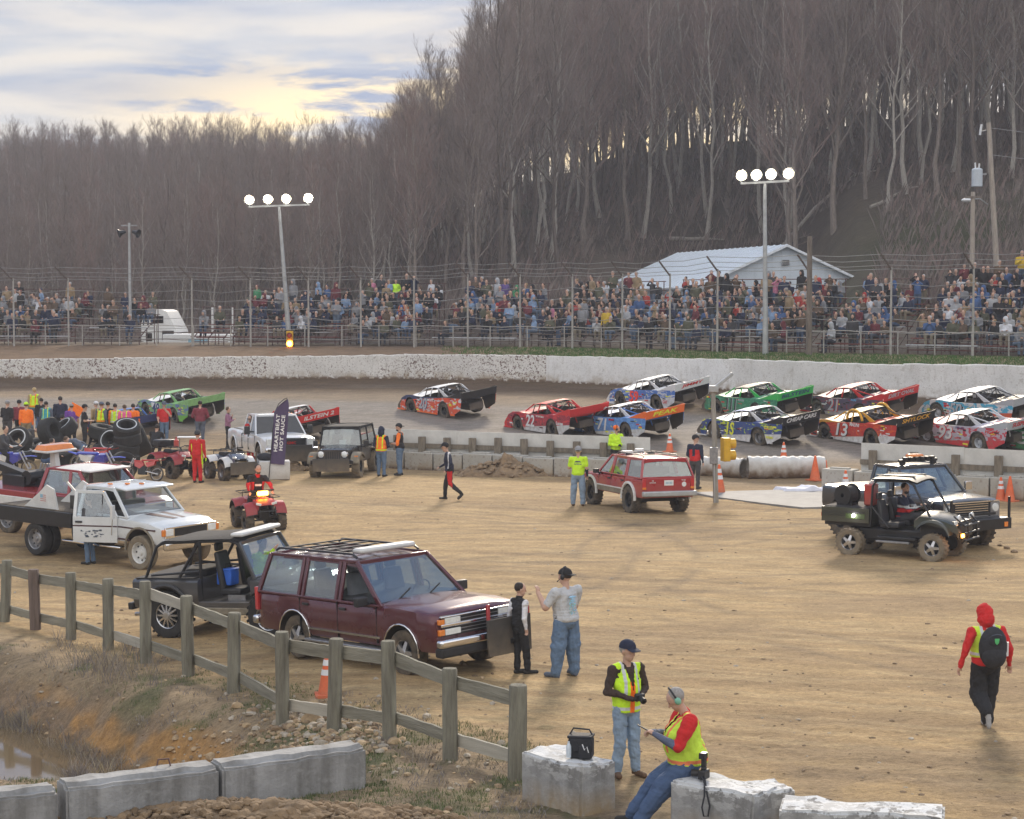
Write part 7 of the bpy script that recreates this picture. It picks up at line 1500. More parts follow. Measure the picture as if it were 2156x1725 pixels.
 for x, y, ww, r in ((FX, .84, .24, .34), (FX, -.84, .24, .34), (RXn, .80, .34, .35), (RXn, -.80, .36, .36)): wheel(t, x, y, r, ww, 'steel', rim=.56, tm='dusty_rubber', rm=wr, steer=(.12 if x > 0 else 0), z=r - .02)
 fw = Vector((math.cos(ang), math.sin(ang), 0)); lf = Vector((-fw.y, fw.x, 0)); p0 = pt - fw * RXn * 1.0 - lf * .9; g = lambda v: Hs(v.x, v.y); e = .9
 f3 = Vector((fw.x, fw.y, (g(p0 + fw * e) - g(p0 - fw * e)) / (2 * e))).normalized(); l3 = Vector((lf.x, lf.y, (g(p0 + lf * e) - g(p0 - lf * e)) / (2 * e))); l3 = (l3 - f3 * l3.dot(f3)).normalized(); u3 = f3.cross(l3)
 mt = Matrix((f3, l3, u3)).transposed() @ Matrix.Rotation(-roll, 3, 'X') @ Matrix.Rotation(.015, 3, 'Y'); t.rotation_euler = mt.to_euler(); p0.z = g(p0) + .0; t.location = p0; return t
livery('lv_20', (.62, .64, .66), None, (.045, .06, .14), .3, .78, (.78, .09, .03), .95); livery('lv_22', (.36, .03, .055), (.62, .62, .62), None, .33, .9, (.62, .05, .06), .35); livery('lv_71', (.10, .26, .60), (.60, .62, .62), None, .30, .9, (.16, .36, .72), .5); livery('lv_59', (.08, .20, .56), (.66, .67, .69), None, .42, .9, (.62, .64, .68), .28)
livery('lv_111', (.04, .24, .13), (.5, .52, .5), None, .22, .9, (.08, .34, .20), .5, 4); livery('lv_1s', (.04, .08, .26), (.68, .68, .68), None, .33, .9, (.45, .60, .05), .15); livery('lv_21', (.10, .085, .14), (.48, .45, .48), None, .33, .9, (.26, .05, .07), .3); livery('lv_13', (.55, .04, .035), (.70, .70, .70), (.60, .28, .03), .30, .86, (.66, .10, .03), .3)
livery('lv_50', (.08, .42, .62), (.66, .10, .04), None, .42, .9, (.70, .71, .72), .5, 1.6); livery('lv_93', (.50, .47, .54), (.62, .04, .06), None, .28, .9, (.58, .06, .09), .5, 2.2); livery('lv_gn', (.05, .30, .13), None, None, .3, .9, (.10, .42, .22), .4); livery('lv_green', (.22, .46, .20), (.16, .50, .06), None, .25, .9, (.14, .20, .42), .5, 2.4); livery('lv_bl', (.03, .05, .20), (.5, .04, .03), None, .6, .9); livery('lv_red', (.42, .04, .04), None, None, .3, .9, (.62, .62, .62), .3)
A0 = math.radians(122)
CARS = [
 ('white, navy and orange late model numbered 20, alone in the middle of the track', dict(mat='lv_20', roof='w_white', spoiler='spoiler_black', deck='race_black', hood='w_white', nose='race_black', lip='w_orange', skirt='w_orange', num='20', nc='w_silver', shadow='w_navy', ads=(('SUPPLY', 'w_orange', .62, .30, .3, .07), ('AUTO', 'w_white', -.35, .74, .45, .1))), (938, 880), A0 + .08),
 ('red late model numbered 22 in white, rear overlapping the blue car 71', dict(mat='lv_22', roof='w_red', spoiler='w_red', pillar='w_red', frame='w_red', nose='w_red', num='22', nc='w_white', ads=(('Lucas', 'w_white', -1.95, .62, .5, .14), ('VICTORY CIRCLE', 'w_white', -.5, .78, .6, .07))), (1166, 918), A0 + .0),
 ('light blue late model numbered 71 with an orange spoiler', dict(mat='lv_71', roof='w_white', spoiler='w_orange', side_sp='w_orange', frame='w_blue', nose='w_blue', stext='PEAK', stc='w_yellow', num='71', nc='w_white', ads=(('RACING', 'w_white', -2.0, .3, .5, .08), ('SUMMIT', 'w_red', -.4, .78, .4, .08))), (1322, 926), A0),
 ('blue and white late model with a bright red number, above car 71', dict(mat='lv_59', roof='w_white', spoiler='w_white', deck='w_white', nose='w_white', hood='w_white', stext='JIMMY', stc='w_red', num='59', nc='w_neon', shadow='w_red', ads=(('NAPA', 'w_white', -1.95, .78, .42, .12), ('CAT', 'w_red', -2.0, .45, .35, .14))), (1386, 864), A0 + .02),
 ('green late model numbered 111 with a bright green spoiler', dict(mat='lv_111', roof='w_black', spoiler='w_green', side_sp='w_green', nose='race_black', pillar='w_green', stext='BILSTEIN', stc='w_navy', stw=1.5, num='111', nc='w_black', shadow='w_silver', nw=.7, ads=(('SHOCKS', 'w_silver', -.4, .78, .4, .08),)), (1596, 884), A0),
 ('navy late model numbered 1S with lime lettering and a black spoiler', dict(mat='lv_1s', roof='w_blue', spoiler='spoiler_black', nose='race_black', pillar='w_white', hood='w_white', lip='w_white', stext='CHEAP CARS', stw=1.5, num='1S', nc='w_yellow', nw=.5, wrim='steel', ads=(('CULLEN', 'w_yellow', -2.0, .80, .55, .14), ('TRUCKING', 'w_yellow', -2.0, .42, .42, .09), ('SUPPLY', 'w_yellow', .72, .72, .3, .07))), (1600, 938), A0 + .03),
 ('dark maroon late model numbered 21 with a red spoiler, outer lane', dict(mat='lv_21', roof='w_red', spoiler='w_red', side_sp='w_red', pillar='w_red', frame='w_red', nose='race_black', lip='w_red', stext='DIRT OVAL', stc='w_silver', stw=1.4, num='21', nc='w_silver', shadow='w_red', wrim='steel', ads=(('Lucas', 'w_white', -2.0, .6, .4, .12), ('AGRI', 'w_sky', -1.0, .86, .35, .09))), (1815, 886), A0),
 ('red late model numbered 13 with a yellow arched roof frame', dict(mat='lv_13', roof='w_gold', spoiler='spoiler_black', pillar='w_gold2', dome=1, nose='race_black', lip='w_white', stext='SHYLOCK', stc='w_gold2', stw=1.4, num='13', nc='w_white', shadow='w_black', ads=(('MALINI', 'w_white', -.45, .80, .55, .13), ('Auto', 'w_white', -2.0, .55, .4, .14))), (1838, 941), A0),
 ('white, blue and orange late model numbered 50, outer lane at the right', dict(mat='lv_50', roof='w_white', spoiler='w_silver', nose='w_white', hood='w_white', lip='w_white', deck='spoiler_black', num='50', nc='w_silver', shadow='w_black', wrim='w_silver', ads=(('RACE PARTS', 'w_white', -.5, .8, .6, .08), ('valvoline', 'w_white', -2.0, .35, .5, .1))), (2080, 898), A0 + .02),
 ('silver, red and purple late model numbered 93 with white roof bars, inner lane', dict(mat='lv_93', roof='w_white', spoiler='w_silver', pillar='w_white', frame='w_white', nose='race_black', stext='SUSPENSION', stc='w_red', stw=1.4, num='93', nc='w_white', shadow='w_red', wrim='w_silver', ads=(('HGC', 'w_red', -1.95, .80, .5, .15), ('DRILLING', 'w_navy', -.45, .80, .45, .08))), (2063, 949), A0 + .02),
 ('dark green late model cut off by the right edge of the photo', dict(mat='lv_gn', roof='w_black', spoiler='spoiler_black', nose='race_black', num='8', nc='w_white', ads=(('CONSTR', 'w_white', .75, .7, .4, .12),)), (2232, 962), A0 + .04),
 ('lime green and blue late model far ahead at the left, raised green spoiler', dict(mat='lv_green', roof='lime_roof', spoiler='lime_roof', side_sp='lime_roof', pillar='lime_roof', deck='lime_roof', nose='race_black', hood='w_white', plate='w_white', num='49', nc='w_navy', ads=()), (370, 890), A0 + .12),
 ('navy late model half hidden behind the people at the left, red-edged spoiler', dict(mat='lv_bl', roof='w_blue', spoiler='w_navy', nose='w_blue', num='5', nc='w_white'), (250, 932), A0 + .05),
 ('red and white late model hidden behind the white pickup, spoiler showing', dict(mat='lv_red', roof='w_white', spoiler='w_red', side_sp='w_red', nose='w_red', pillar='w_red', stext='ILSTEIN 2', stw=1.4, num='7', nc='w_white'), (608, 930), A0 - .02)]
M('lime_roof', (.26, .52, .20), .4, dust=.2, dz=1); M('w_gold2', (.70, .36, .03), .4)
for lb, sp_, (px, py), an in CARS: late_model(lb, sp_, T(px, py), an)
# ------------------------------------------------------------ foreground: rail fence, barriers, water, soil heaps, plants
M('fence_wood', (.27, .26, .20), .95, var=.35, vs=1.6, stretch=(7, 7, .7), bump=1.2, bs=10, col2=(.125, .115, .09)); M('fence_dark', (.16, .12, .10), .95, var=.3, vs=2, stretch=(7, 7, .7), bump=1.2, bs=10)
M('rail_wood', (.30, .285, .225), .95, var=.3, vs=1.4, stretch=(.6, 7, 7), bump=.8, bs=10, col2=(.15, .14, .105)); M('rail_new', (.40, .375, .31), .9, var=.15, vs=2, stretch=(.6, 7, 7), bump=.5)
def rail_fence():
 t = empty('rail_fence', 'weathered post and rail fence running down to the right in front of the SUV', 'fence'); r = random.Random(4)
 base = [(-70, 1292), (10, 1309), (75, 1326), (150, 1346), (228, 1369), (307, 1396), (397, 1424), (492, 1458), (595, 1522), (703, 1538), (820, 1556), (948, 1598), (1088, 1641)]; tops = [1162, 1178, 1197, 1204, 1217, 1222, 1252, 1287, 1326, 1340, 1346, 1404, 1440]
 P = []
 for (x, y), ty in zip(base, tops):
  p = T(x, y); h = (y - ty) / (F / p.y) * 1.0; P.append((p, h))
 for i, (p, h) in enumerate(P):
  rr = .105 if i != 12 else .12; m = MB(); n = 10; vs = []; lx, ly = r.uniform(-.03, .03), r.uniform(-.02, .02)
  for k, z in enumerate((-.3, .0, .25, .5, .75, .92, .985, 1.0)):
   for j in range(n): a = 2 * PI * j / n; q = rr * (1 + r.uniform(-.04, .04)) * (1 if z < .99 else .9); sq = 1 / max(abs(math.cos(a)), abs(math.sin(a))) ** .45; vs.append((q * sq * math.cos(a) + lx * z, q * sq * math.sin(a) + ly * z, z * h))
  m.add(vs, [(k * n + j, k * n + (j + 1) % n, (k + 1) * n + (j + 1) % n, (k + 1) * n + j) for k in range(7) for j in range(n)] + [tuple(range(7 * n, 8 * n))], 'fence_dark' if i == 2 else 'fence_wood'); o = m.build('post', t, loc=p); o.rotation_euler = (r.uniform(-.03, .03), r.uniform(-.03, .03), r.uniform(-.2, .2))
 for i in range(len(P) - 1):
  (p, h), (q, g) = P[i], P[i + 1]; d = (q - p).normalized(); b = Vector((-d.y, d.x, 0)).normalized() * .10
  if b.y < 0: b = -b
  for f, hh in ((.83, .19), (.20, .17)):
   a_ = p + b + Vector((0, 0, h * f + r.uniform(-.03, .02))); c_ = q + b + Vector((0, 0, g * f + r.uniform(-.03, .02))); ln = (c_ - a_).length; m = MB(); n = 9; rows = []
   for k in range(n): x = ln * k / (n - 1); w_ = hh / 2 + r.uniform(-.008, .008); rows.append([(x, -.022, -w_), (x, -.022, w_), (x, .022, w_), (x, .022, -w_), (x, -.022, -w_)])
   m.grid(rows, 'rail_new' if (f < .5 and i in (4, 8, 11)) or (f > .5 and i == 5) else 'rail_wood', False, True); o = m.build('rail', t, loc=a_, recalc=True); dd = c_ - a_; o.rotation_euler = (0, -math.atan2(dd.z, math.hypot(dd.x, dd.y)), math.atan2(dd.y, dd.x))
rail_fence()
def conc_mat(name, white=0.0):
 m = bpy.data.materials.new(name); MATS[name] = m; nt, N, L = nodes_of(m); out = N('ShaderNodeOutputMaterial'); b = N('ShaderNodeBsdfPrincipled'); L(b.outputs[0], out.inputs[0]); b.inputs['Roughness'].default_value = .85
 tc = N('ShaderNodeTexCoord'); sx = N('ShaderNodeSeparateXYZ'); L(tc.outputs['Object'], sx.inputs[0])
 def nz(sc, st=(1, 1, 1), det=5, ro=.6):
  mp = N('ShaderNodeMapping'); mp.inputs['Scale'].default_value = st; L(tc.outputs['Object'], mp.inputs[0]); n = N('ShaderNodeTexNoise'); n.inputs['Scale'].default_value = sc; n.inputs['Detail'].default_value = det; n.inputs['Roughness'].default_value = ro; L(mp.outputs[0], n.inputs['Vector']); return n.outputs[0]
 def rp(v, a, c, lo=0.0, hi=1.0): n = N('ShaderNodeMapRange'); n.inputs['From Min'].default_value = a; n.inputs['From Max'].default_value = c; n.inputs['To Min'].default_value = lo; n.inputs['To Max'].default_value = hi; L(v, n.inputs[0]); return n.outputs[0]
 def mul(a, c, op='MULTIPLY'):
  n = N('ShaderNodeMath'); n.operation = op; n.use_clamp = op == 'MULTIPLY'; [L(v, n.inputs[i]) if not isinstance(v, float) else setattr(n.inputs[i], 'default_value', v) for i, v in enumerate((a, c))]; return n.outputs[0]
 def mx(f, a, c):
  n = N('ShaderNodeMix'); n.data_type = 'RGBA'; L(f, n.inputs[0])
  for i, v in ((6, a), (7, c)):
   if isinstance(v, tuple): n.inputs[i].default_value = rgb(v)
   else: L(v, n.inputs[i])
  return n.outputs[2]
 c = mx(rp(nz(1.5), .35, .65), (.27, .27, .265), (.37, .37, .365)); c = mx(mul(rp(nz(3.2, (1, 1, .12)), .42, .68), .75), c, (.13, .125, .115))
 c = mx(mul(rp(sx.outputs[2], .38, .02), rp(nz(2.6, (1, 1, .4)), .30, .6)), c, (.34, .245, .13)); c = mx(mul(rp(nz(9), .5, .72), .35), c, (.42, .42, .40))
 if white:
  wz = mul(sx.outputs[2], mul(nz(7, (1, 1, .3)), .40), 'ADD'); c = mx(rp(wz, .865 - white, .885 - white), c, (.60, .61, .61)); c = mx(mul(rp(nz(3.5, (1, 1, 2), 7, .7), .5, .56), rp(sx.outputs[2], .3, .6)), c, (.45, .45, .44))
 L(c, b.inputs['Base Color']); bp = N('ShaderNodeBump'); bp.inputs['Distance'].default_value = .02; bp.inputs['Strength'].default_value = .8; L(nz(14, det=8), bp.inputs['Height']); L(bp.outputs[0], b.inputs['Normal'])
conc_mat('old_concrete'); conc_mat('painted_concrete', .06)
def big_block(P1, P2, w, h, label, mat, base=0.0, ridge=False, chip=.03, name='concrete_block', grp=None):
 """P1->P2 is the near top edge; w back; h height"""
 P1, P2 = Vector(P1), Vector(P2); d = Vector((P2.x - P1.x, P2.y - P1.y, 0)); ln = d.length; ang = math.atan2(d.y, d.x); zt = (P1.z + P2.z) / 2; bm = bmesh.new(); bmesh.ops.create_cube(bm, size=1)
 bmesh.ops.scale(bm, vec=(ln, w, h), verts=bm.verts); bmesh.ops.translate(bm, vec=(0, 0, h / 2), verts=bm.verts); bmesh.ops.bevel(bm, geom=list(bm.edges), offset=.03, segments=2, affect='EDGES'); bmesh.ops.subdivide_edges(bm, edges=[e for e in bm.edges if e.calc_length() > .12], cuts=9, use_grid_fill=True)
 bmesh.ops.triangulate(bm, faces=[f for f in bm.faces if len(f.verts) > 4])
 s = len(label) * 1.7
 for v in bm.verts:
  x, y, z = v.co; a = np.float64(x * 7 + s); n = float(fbm(a, np.float64(y * 7 + z * 5), 3, 3)) - .5; e = (max(0, z - h * .8) / (h * .2)); v.co += Vector((.015 * n, .03 * n * (.4 + e), chip * 1.6 * n * e))
  if ridge and z > h * .9 and y > -w * .18: v.co.z += .05
 me = bpy.data.meshes.new(name); bm.to_mesh(me); bm.free(); me.materials.append(MATS[mat]); me.polygons.foreach_set('use_smooth', [True] * len(me.polygons)); me.set_sharp_from_angle(angle=.6)
 o = bpy.data.objects.new(name, me); COL.objects.link(o); nrm = Vector((-d.y, d.x, 0)).normalized(); c = (P1 + P2) / 2 + nrm * w / 2; o.location = (c.x, c.y, zt - h); o.rotation_euler = (0, 0, ang); tag(o, label, 'concrete block', grp); return o
g1 = 'grey concrete barrier blocks beside the ditch'; g2 = 'white-topped concrete blocks at lower right'
big_block(G(-190, 1705, .5), G(122, 1668, .5), .42, .9, 'grey barrier block cut off by the left edge beside the muddy water', 'old_concrete', ridge=True, grp=g1)
big_block(G(140, 1663, .5), G(462, 1622, .5), .42, .9, 'middle grey barrier block with an iron loop on top', 'old_concrete', ridge=True, grp=g1); big_block(G(470, 1620, .5), G(772, 1578, .5), .42, .9, 'right grey barrier block behind the clods of dug soil', 'old_concrete', ridge=True, grp=g1)
p = G(342, 1622, .52); m = MB(); m.tube([p + Vector((-.09, .1, 0)), p + Vector((-.07, .1, .11)), p + Vector((.06, .1, .12)), p + Vector((.09, .1, 0))], .012, 'rust_frame', 6); tag(m.build('lifting_loop'), 'rusty iron loop on the middle grey barrier block', 'iron loop')
BA = big_block(G(1096, 1580, .62), G(1223, 1615, .62), .6, .66, 'chipped white-topped block carrying the black camera bag', 'painted_concrete', chip=.06, grp=g2); BB = big_block(G(1410, 1642, .62), G(1584, 1676, .62), .6, .66, 'white-topped block the man in the red shirt leans against', 'painted_concrete', chip=.04, grp=g2)
big_block(G(1598, 1668, .6), G(1676, 1660, .6), .5, .64, 'short white-topped block joined behind the camera block', 'painted_concrete', grp=g2); big_block(G(1640, 1703, .6), G(1990, 1722, .6), .6, .64, 'white-topped block cut off by the bottom edge of the photo', 'painted_concrete', chip=.05, grp=g2)
def water():
 m = bpy.data.materials.new('muddy_water'); MATS['muddy_water'] = m; nt, N, L = nodes_of(m); o = N('ShaderNodeOutputMaterial'); b = N('ShaderNodeBsdfPrincipled'); L(b.outputs[0], o.inputs[0]); b.inputs['Base Color'].default_value = (.17, .12, .065, 1); b.inputs['Roughness'].default_value = .05; b.inputs['IOR'].default_value = 1.9
 tc = N('ShaderNodeTexCoord'); n = N('ShaderNodeTexNoise'); n.inputs['Scale'].default_value = 3; L(tc.outputs['Object'], n.inputs['Vector']); bp = N('ShaderNodeBump'); bp.inputs['Strength'].default_value = .05; bp.inputs['Distance'].default_value = .01; L(n.outputs[0], bp.inputs['Height']); L(bp.outputs[0], b.inputs['Normal'])
 mb = MB(); mb.add([(-20, 22, 0), (-3.0, 22, 0), (-3.0, 38, 0), (-20, 38, 0)], [(0, 1, 2, 3)], 'muddy_water', False); struct(mb.build('water', loc=(0, 0, -1.32)))
water()
def heap(label, c, rx, ry, h, ang, seed, mat='heap_soil', clods=60, cs=.07):
 m = MB(); r = random.Random(seed); n = 60; rows = []
 for i in range(n + 1):
  row = []
  for j in range(n + 1):
   u, v = i / n * 2 - 1, j / n * 2 - 1; q = math.hypot(u, v); hh = max(0, 1 - q) ** .75 * h; x, y = u * rx, v * ry
   nn = float(fbm(np.float64(x * 3 / max(rx, 1) * 2 + seed), np.float64(y * 4 + seed), 4, seed)) - .45; n2 = float(fbm(np.float64(x * 7 + seed), np.float64(y * 7), 3, seed + 5)) - .5; z = hh * (1 + 1.1 * nn) + n2 * .13 * min(1, (1 - q) * 4 if q < 1 else 0) - (.04 if q > .97 else 0)
   cx_, cy_ = x * math.cos(ang) - y * math.sin(ang), x * math.sin(ang) + y * math.cos(ang); row.append((cx_, cy_, Hs(c.x + cx_, c.y + cy_) - c.z + z - .02))
  rows.append(row)
 m.grid(rows, mat, False)
 for k in range(clods):
  a, q = r.random() * 6.3, r.random() ** .6 * 1.05; x, y = math.cos(a) * q * rx, math.sin(a) * q * ry; s = cs * r.uniform(.35, 1.3); hh = max(0, 1 - q) ** .75 * h * .95; cx_, cy_ = x * math.cos(ang) - y * math.sin(ang), x * math.sin(ang) + y * math.cos(ang)
  rk(m, (cx_, cy_, Hs(c.x + cx_, c.y + cy_) - c.z + hh + s * .2), s, r, mat)
 tag(m.build('dirt_pile', loc=c), label, 'dirt pile')
def rk(m, c, s, r, mat, fl=.7):
 vs = []; sx_, sy_, sz_ = s * r.uniform(.7, 1.2), s * r.uniform(.7, 1.2), s * fl * r.uniform(.6, 1.1)
 n = 6; a0 = r.random() * 6; vs.append((c[0], c[1], c[2] + sz_))
 for k, (zz, q) in enumerate(((.5, .8), (-.3, 1.0))):
  for i in range(n): a = a0 + 2 * PI * (i + .5 * k) / n; q2 = q * r.uniform(.75, 1.15); vs.append((c[0] + math.cos(a) * sx_ * q2, c[1] + math.sin(a) * sy_ * q2, c[2] + zz * sz_ * r.uniform(.7, 1.3)))
 vs.append((c[0], c[1], c[2] - sz_)); f = [(0, 1 + i, 1 + (i + 1) % n) for i in range(n)]
 for i in range(n): f += [(1 + i, 1 + n + i, 1 + (i + 1) % n), (1 + (i + 1) % n, 1 + n + i, 1 + n + (i + 1) % n)]
 f += [(1 + n + i, 2 * n + 1, 1 + n + (i + 1) % n) for i in range(n)]; m.add(vs, f, mat, False)
M('heap_soil', (.20, .135, .075), .95, var=.4, vs=3, bump=1.2, bs=18); M('soil_dark', (.23, .16, .095), .95, var=.4, vs=4, bump=1, bs=20); M('stone', (.36, .31, .24), .9, var=.3, vs=8, bump=.5); M('stone_tan', (.36, .26, .15), .9, var=.3, vs=8, bump=.5)
heap('mound of dug brown soil and clods in front of the grey barrier blocks', G(520, 1736, 0), 2.5, .8, .26, .05, 3, clods=800, cs=.07); heap('low dirt pile in front of the far row of grey blocks', T(1062, 1003), 1.75, .7, .62, 0, 7, 'soil_dark', 120, .12); heap('small dirt heap beside the white flag block', T(622, 990), .7, .5, .28, 0, 9, 'soil_dark', 30, .08)
def scatter():
 r = random.Random(21); m = MB()
 for k in range(1150):
  if k < 620: xd, yd = r.gauss(690, 80), r.gauss(1535, 30)
  elif k < 760: xd, yd = r.uniform(350, 800), r.uniform(1500, 1640)
  else: xd, yd = r.uniform(0, 1100), r.uniform(1340, 1725)
  if yd > 1735 or yd < 1330: continue
  p = T(xd, yd); s = r.choice((.02, .03, .03, .045, .06)) * (1.3 if k < 700 else .9) * r.uniform(.7, 1.3); rk(m, (p.x, p.y, p.z + s * .2), s, r, r.choice(('stone', 'stone_tan', 'soil_dark')))
 for xd, yd, s in ((655, 1520, .17), (95, 1575, .16), (60, 1610, .07), (500, 1490, .1), (660, 1485, .13)): p = T(xd, yd); rk(m, (p.x, p.y, p.z + s * .25), s, r, 'stone_tan')
 tag(m.build('rocks'), 'loose stones on the bank and around the rail fence', 'rocks', kind='stuff')
 m = MB()
 for k in range(1300):
  xd, yd = r.uniform(-40, 2200), 1030 + (r.random() ** 1.3) * 700
  p = G(xd, yd); dz, s_ = ditch(np.float64(p.x), np.float64(p.y))
  if s_ > -1.0: continue
  z = Hs(p.x, p.y); s = r.choice((.015, .02, .02, .03, .045)) * r.uniform(.7, 1.3); rk(m, (p.x, p.y, z + s * .1), s, r, 'soil_dark' if r.random() < .8 else 'stone', .5)
 for xd, yd, s in ((2120, 1155, .12), (2105, 1150, .07), (2135, 1163, .09)): p = T(xd, yd); rk(m, (p.x, p.y, p.z + .02), s, r, 'soil_dark', .6)
 tag(m.build('clods'), 'small clods of earth strewn over the infield', 'clods', kind='stuff')
scatter()
M('grass_green', (.085, .12, .035), .9, var=.3, vs=2); M('grass_dry', (.30, .25, .16), .95, var=.3, vs=2); M('straw', (.24, .205, .17), .95, var=.3, vs=3); M('brush_grey', (.17, .15, .145), .95, var=.3, vs=3); M('verge_green', (.065, .13, .03), .9, var=.3, vs=1)
def blades(m, x, y, z, n, h, sp, mat, r, w=.012, lean=1.0):
 for k in range(n):
  a = r.random() * 6.3; bx_, by_ = x + r.uniform(-sp, sp), y + r.uniform(-sp, sp); l = h * r.uniform(.5, 1.1); tx, ty = math.cos(a) * l * .6 * lean, math.sin(a) * l * .6 * lean; q = w * r.uniform(.6, 1.2)
  m.add([(bx_ - q, by_, z - .01), (bx_ + q, by_, z - .01), (bx_ + tx * .5 + q * .6, by_ + ty * .5, z + l * .65), (bx_ + tx * .5 - q * .6, by_ + ty * .5, z + l * .65), (bx_ + tx, by_ + ty, z + l)], [(0, 1, 2, 3), (3, 2, 4)], mat, False)
def plants():
 r = random.Random(31); g, d, v = MB(), MB(), MB()
 for k in range(14000):
  xd, yd = r.uniform(-30, 1150), r.uniform(1310, 1730); p = G(xd, yd); dz, s_ = ditch(np.float64(p.x), np.float64(p.y)); dz, s_ = float(dz), float(s_)
  if s_ < -1.3: continue
  z = Hs(p.x, p.y); gn = float(fbm(np.float64(p.x * 1.1), np.float64(p.y * 1.1), 4, 41)); fl = float(fbm(np.float64(p.x * 1.3 + p.y * 1.1), np.float64((p.x - p.y) * .45), 4, 42))
  if z < -1.28: continue
  if dz > -.35 and gn > .55: blades(g, p.x, p.y, z, 4, .05, .06, r.choice(('grass_green', 'grass_green', 'grass_dry')), r, .004)
  elif dz > -.3:
   if r.random() < .3: blades(d, p.x, p.y, z, 4, .07, .07, r.choice(('brush_grey', 'straw', 'grass_dry')), r, .005, 1.6)
  elif fl < .36 or z < -1.2: blades(d, p.x, p.y, z, 5, .11, .08, r.choice(('brush_grey', 'straw', 'straw', 'grass_dry')), r, .005, 1.5)
 for k in range(260):                       # dry stalks near the water
  xd, yd = r.choice(((r.gauss(30, 25), r.gauss(1545, 18)), (r.gauss(190, 25), r.gauss(1640, 12)), (r.gauss(120, 40), r.gauss(1600, 15)), (r.gauss(230, 60), r.gauss(1405, 20)))); p = T(xd, yd); blades(d, p.x, p.y, p.z, 12, .32, .16, r.choice(('straw', 'brush_grey', 'grass_dry')), r, .005, 1.0)
 for k in range(9000):
  xd = r.uniform(930, 2230); off = r.uniform(.4, 6.5); y = float(np.interp(xd, XC, DW)) + off; x = (xd - CX) / F * y
  if r.random() > (xd - 900) / 300: continue
  blades(v, x, y, Hs(x, y), 4, .13, .12, 'verge_green' if r.random() < .75 else 'grass_dry', r, .014)
 tag(g.build('grass'), 'short green grass along the rail fence and the ditch edge', 'grass', kind='stuff'); tag(d.build('dead_grass'), 'grey and straw-coloured dead grass on the ditch bank', 'dead grass', kind='stuff'); tag(v.build('verge_grass'), 'green grass verge between the white wall and the catch fence', 'grass', kind='stuff')
plants()
# ------------------------------------------------------------ people picked out one by one
def P2(xd, yd, z=None): return T(xd, yd)
rd = math.radians; fo = dict(voxel=.0085, fine=True)
def vestman():
 p = T(1318, 1636); po = PZ(Hd=(.03, 0, 1.66), Le=(.0, .29, 1.15), Re=(.0, -.29, 1.15), Lh=(.26, .07, 1.10), Rh=(.26, -.06, 1.07), Ld=(.4, -.9, 0), Rd=(.5, .85, .1), La=(.02, .14, .09), Lt=(.18, .17, .04), Ra=(-.03, -.12, .09), Rt=(.12, -.17, .04), curl=.7)
 o = person('older man in navy cap and yellow vest holding a camera at his waist', p, rd(-62), po, 1.80, dict(shirt='brown_c', pants='denim_light', shoe='shoe_brown', hair='hair_grey', baggy=1.12), cap=dict(mt='navy'), vest=dict(mt='hivis', trim='orange_trim', low=-.08, open_=.012), look=rd(18), g=1.04, **fo)
 c = empty('camera', 'black camera held in both hands by the standing man in the yellow vest', 'camera'); c.location = Vector(p) + rz(rd(-62)) @ Vector((.33, .0, 1.12)); c.rotation_euler = (0, .3, rd(-62)); bx(c, 'camera_body', 'black_plastic', (0, 0, 0), (.06, .14, .1), .015); m = MB(); m.lathe([(0, .038), (.09, .042), (.095, .02)], (.03, 0, 0), (1, 0, 0), 'black_plastic', 16); m.build('lens', c)
vestman()
def leanman():
 top = G(1440, 1640, .62); p = Vector((top.x + .05, top.y + .28, 0)); a = rd(186)
 po = dict(P=(-.02, 0, .80), Ch=(.0, 0, 1.22), Hd=(.12, 0, 1.50), Lk=(.30, .10, .46), Rk=(.34, -.12, .46), La=(.58, .10, .09), Ra=(.64, -.14, .09), Lt=(.74, .13, .04), Rt=(.80, -.18, .04), Le=(.16, .32, 1.0), Re=(.16, -.30, 1.0), Lh=(.40, .10, 1.12), Rh=(.40, -.06, 1.10), Ld=(.7, -.5, .3), Rd=(.7, .5, .2), nod=.35, curl=.8)
 def paint(c, m0): return m0
 o = person('heavy man in red shirt and yellow vest leaning on a block with his phone', p, a, po, 1.80, dict(shirt='red_c', sleeve='red_c', fore='grey_blue', pants='denim_dark', shoe='shoe_dark', hair='hair_grey', short='red_c', baggy=1.35), g=1.55, vest=dict(mt='hivis_pale', band='orange_band', low=-.06, extra=.03), hs=dict(shell='black_plastic', cup='cup_green', mic=False), **fo)
 o.location.z = 0
 t = tag(bx(None, 'phone', 'black_plastic', (0, 0, 0), (.15, .075, .012), .004), 'dark phone held by the man leaning on the block', 'phone'); t.location = Vector(p) + rz(a) @ Vector((.53, .02, 1.19)); t.rotation_euler = (0, -.5, a)
M('grey_blue', (.10, .12, .18), .9, bump=.9, bs=9); M('hivis_pale', (.55, .75, .06), .9, bump=.8, bs=9, var=.15); M('orange_band', (.75, .20, .08), .8); M('cup_green', (.18, .42, .30), .5); leanman()
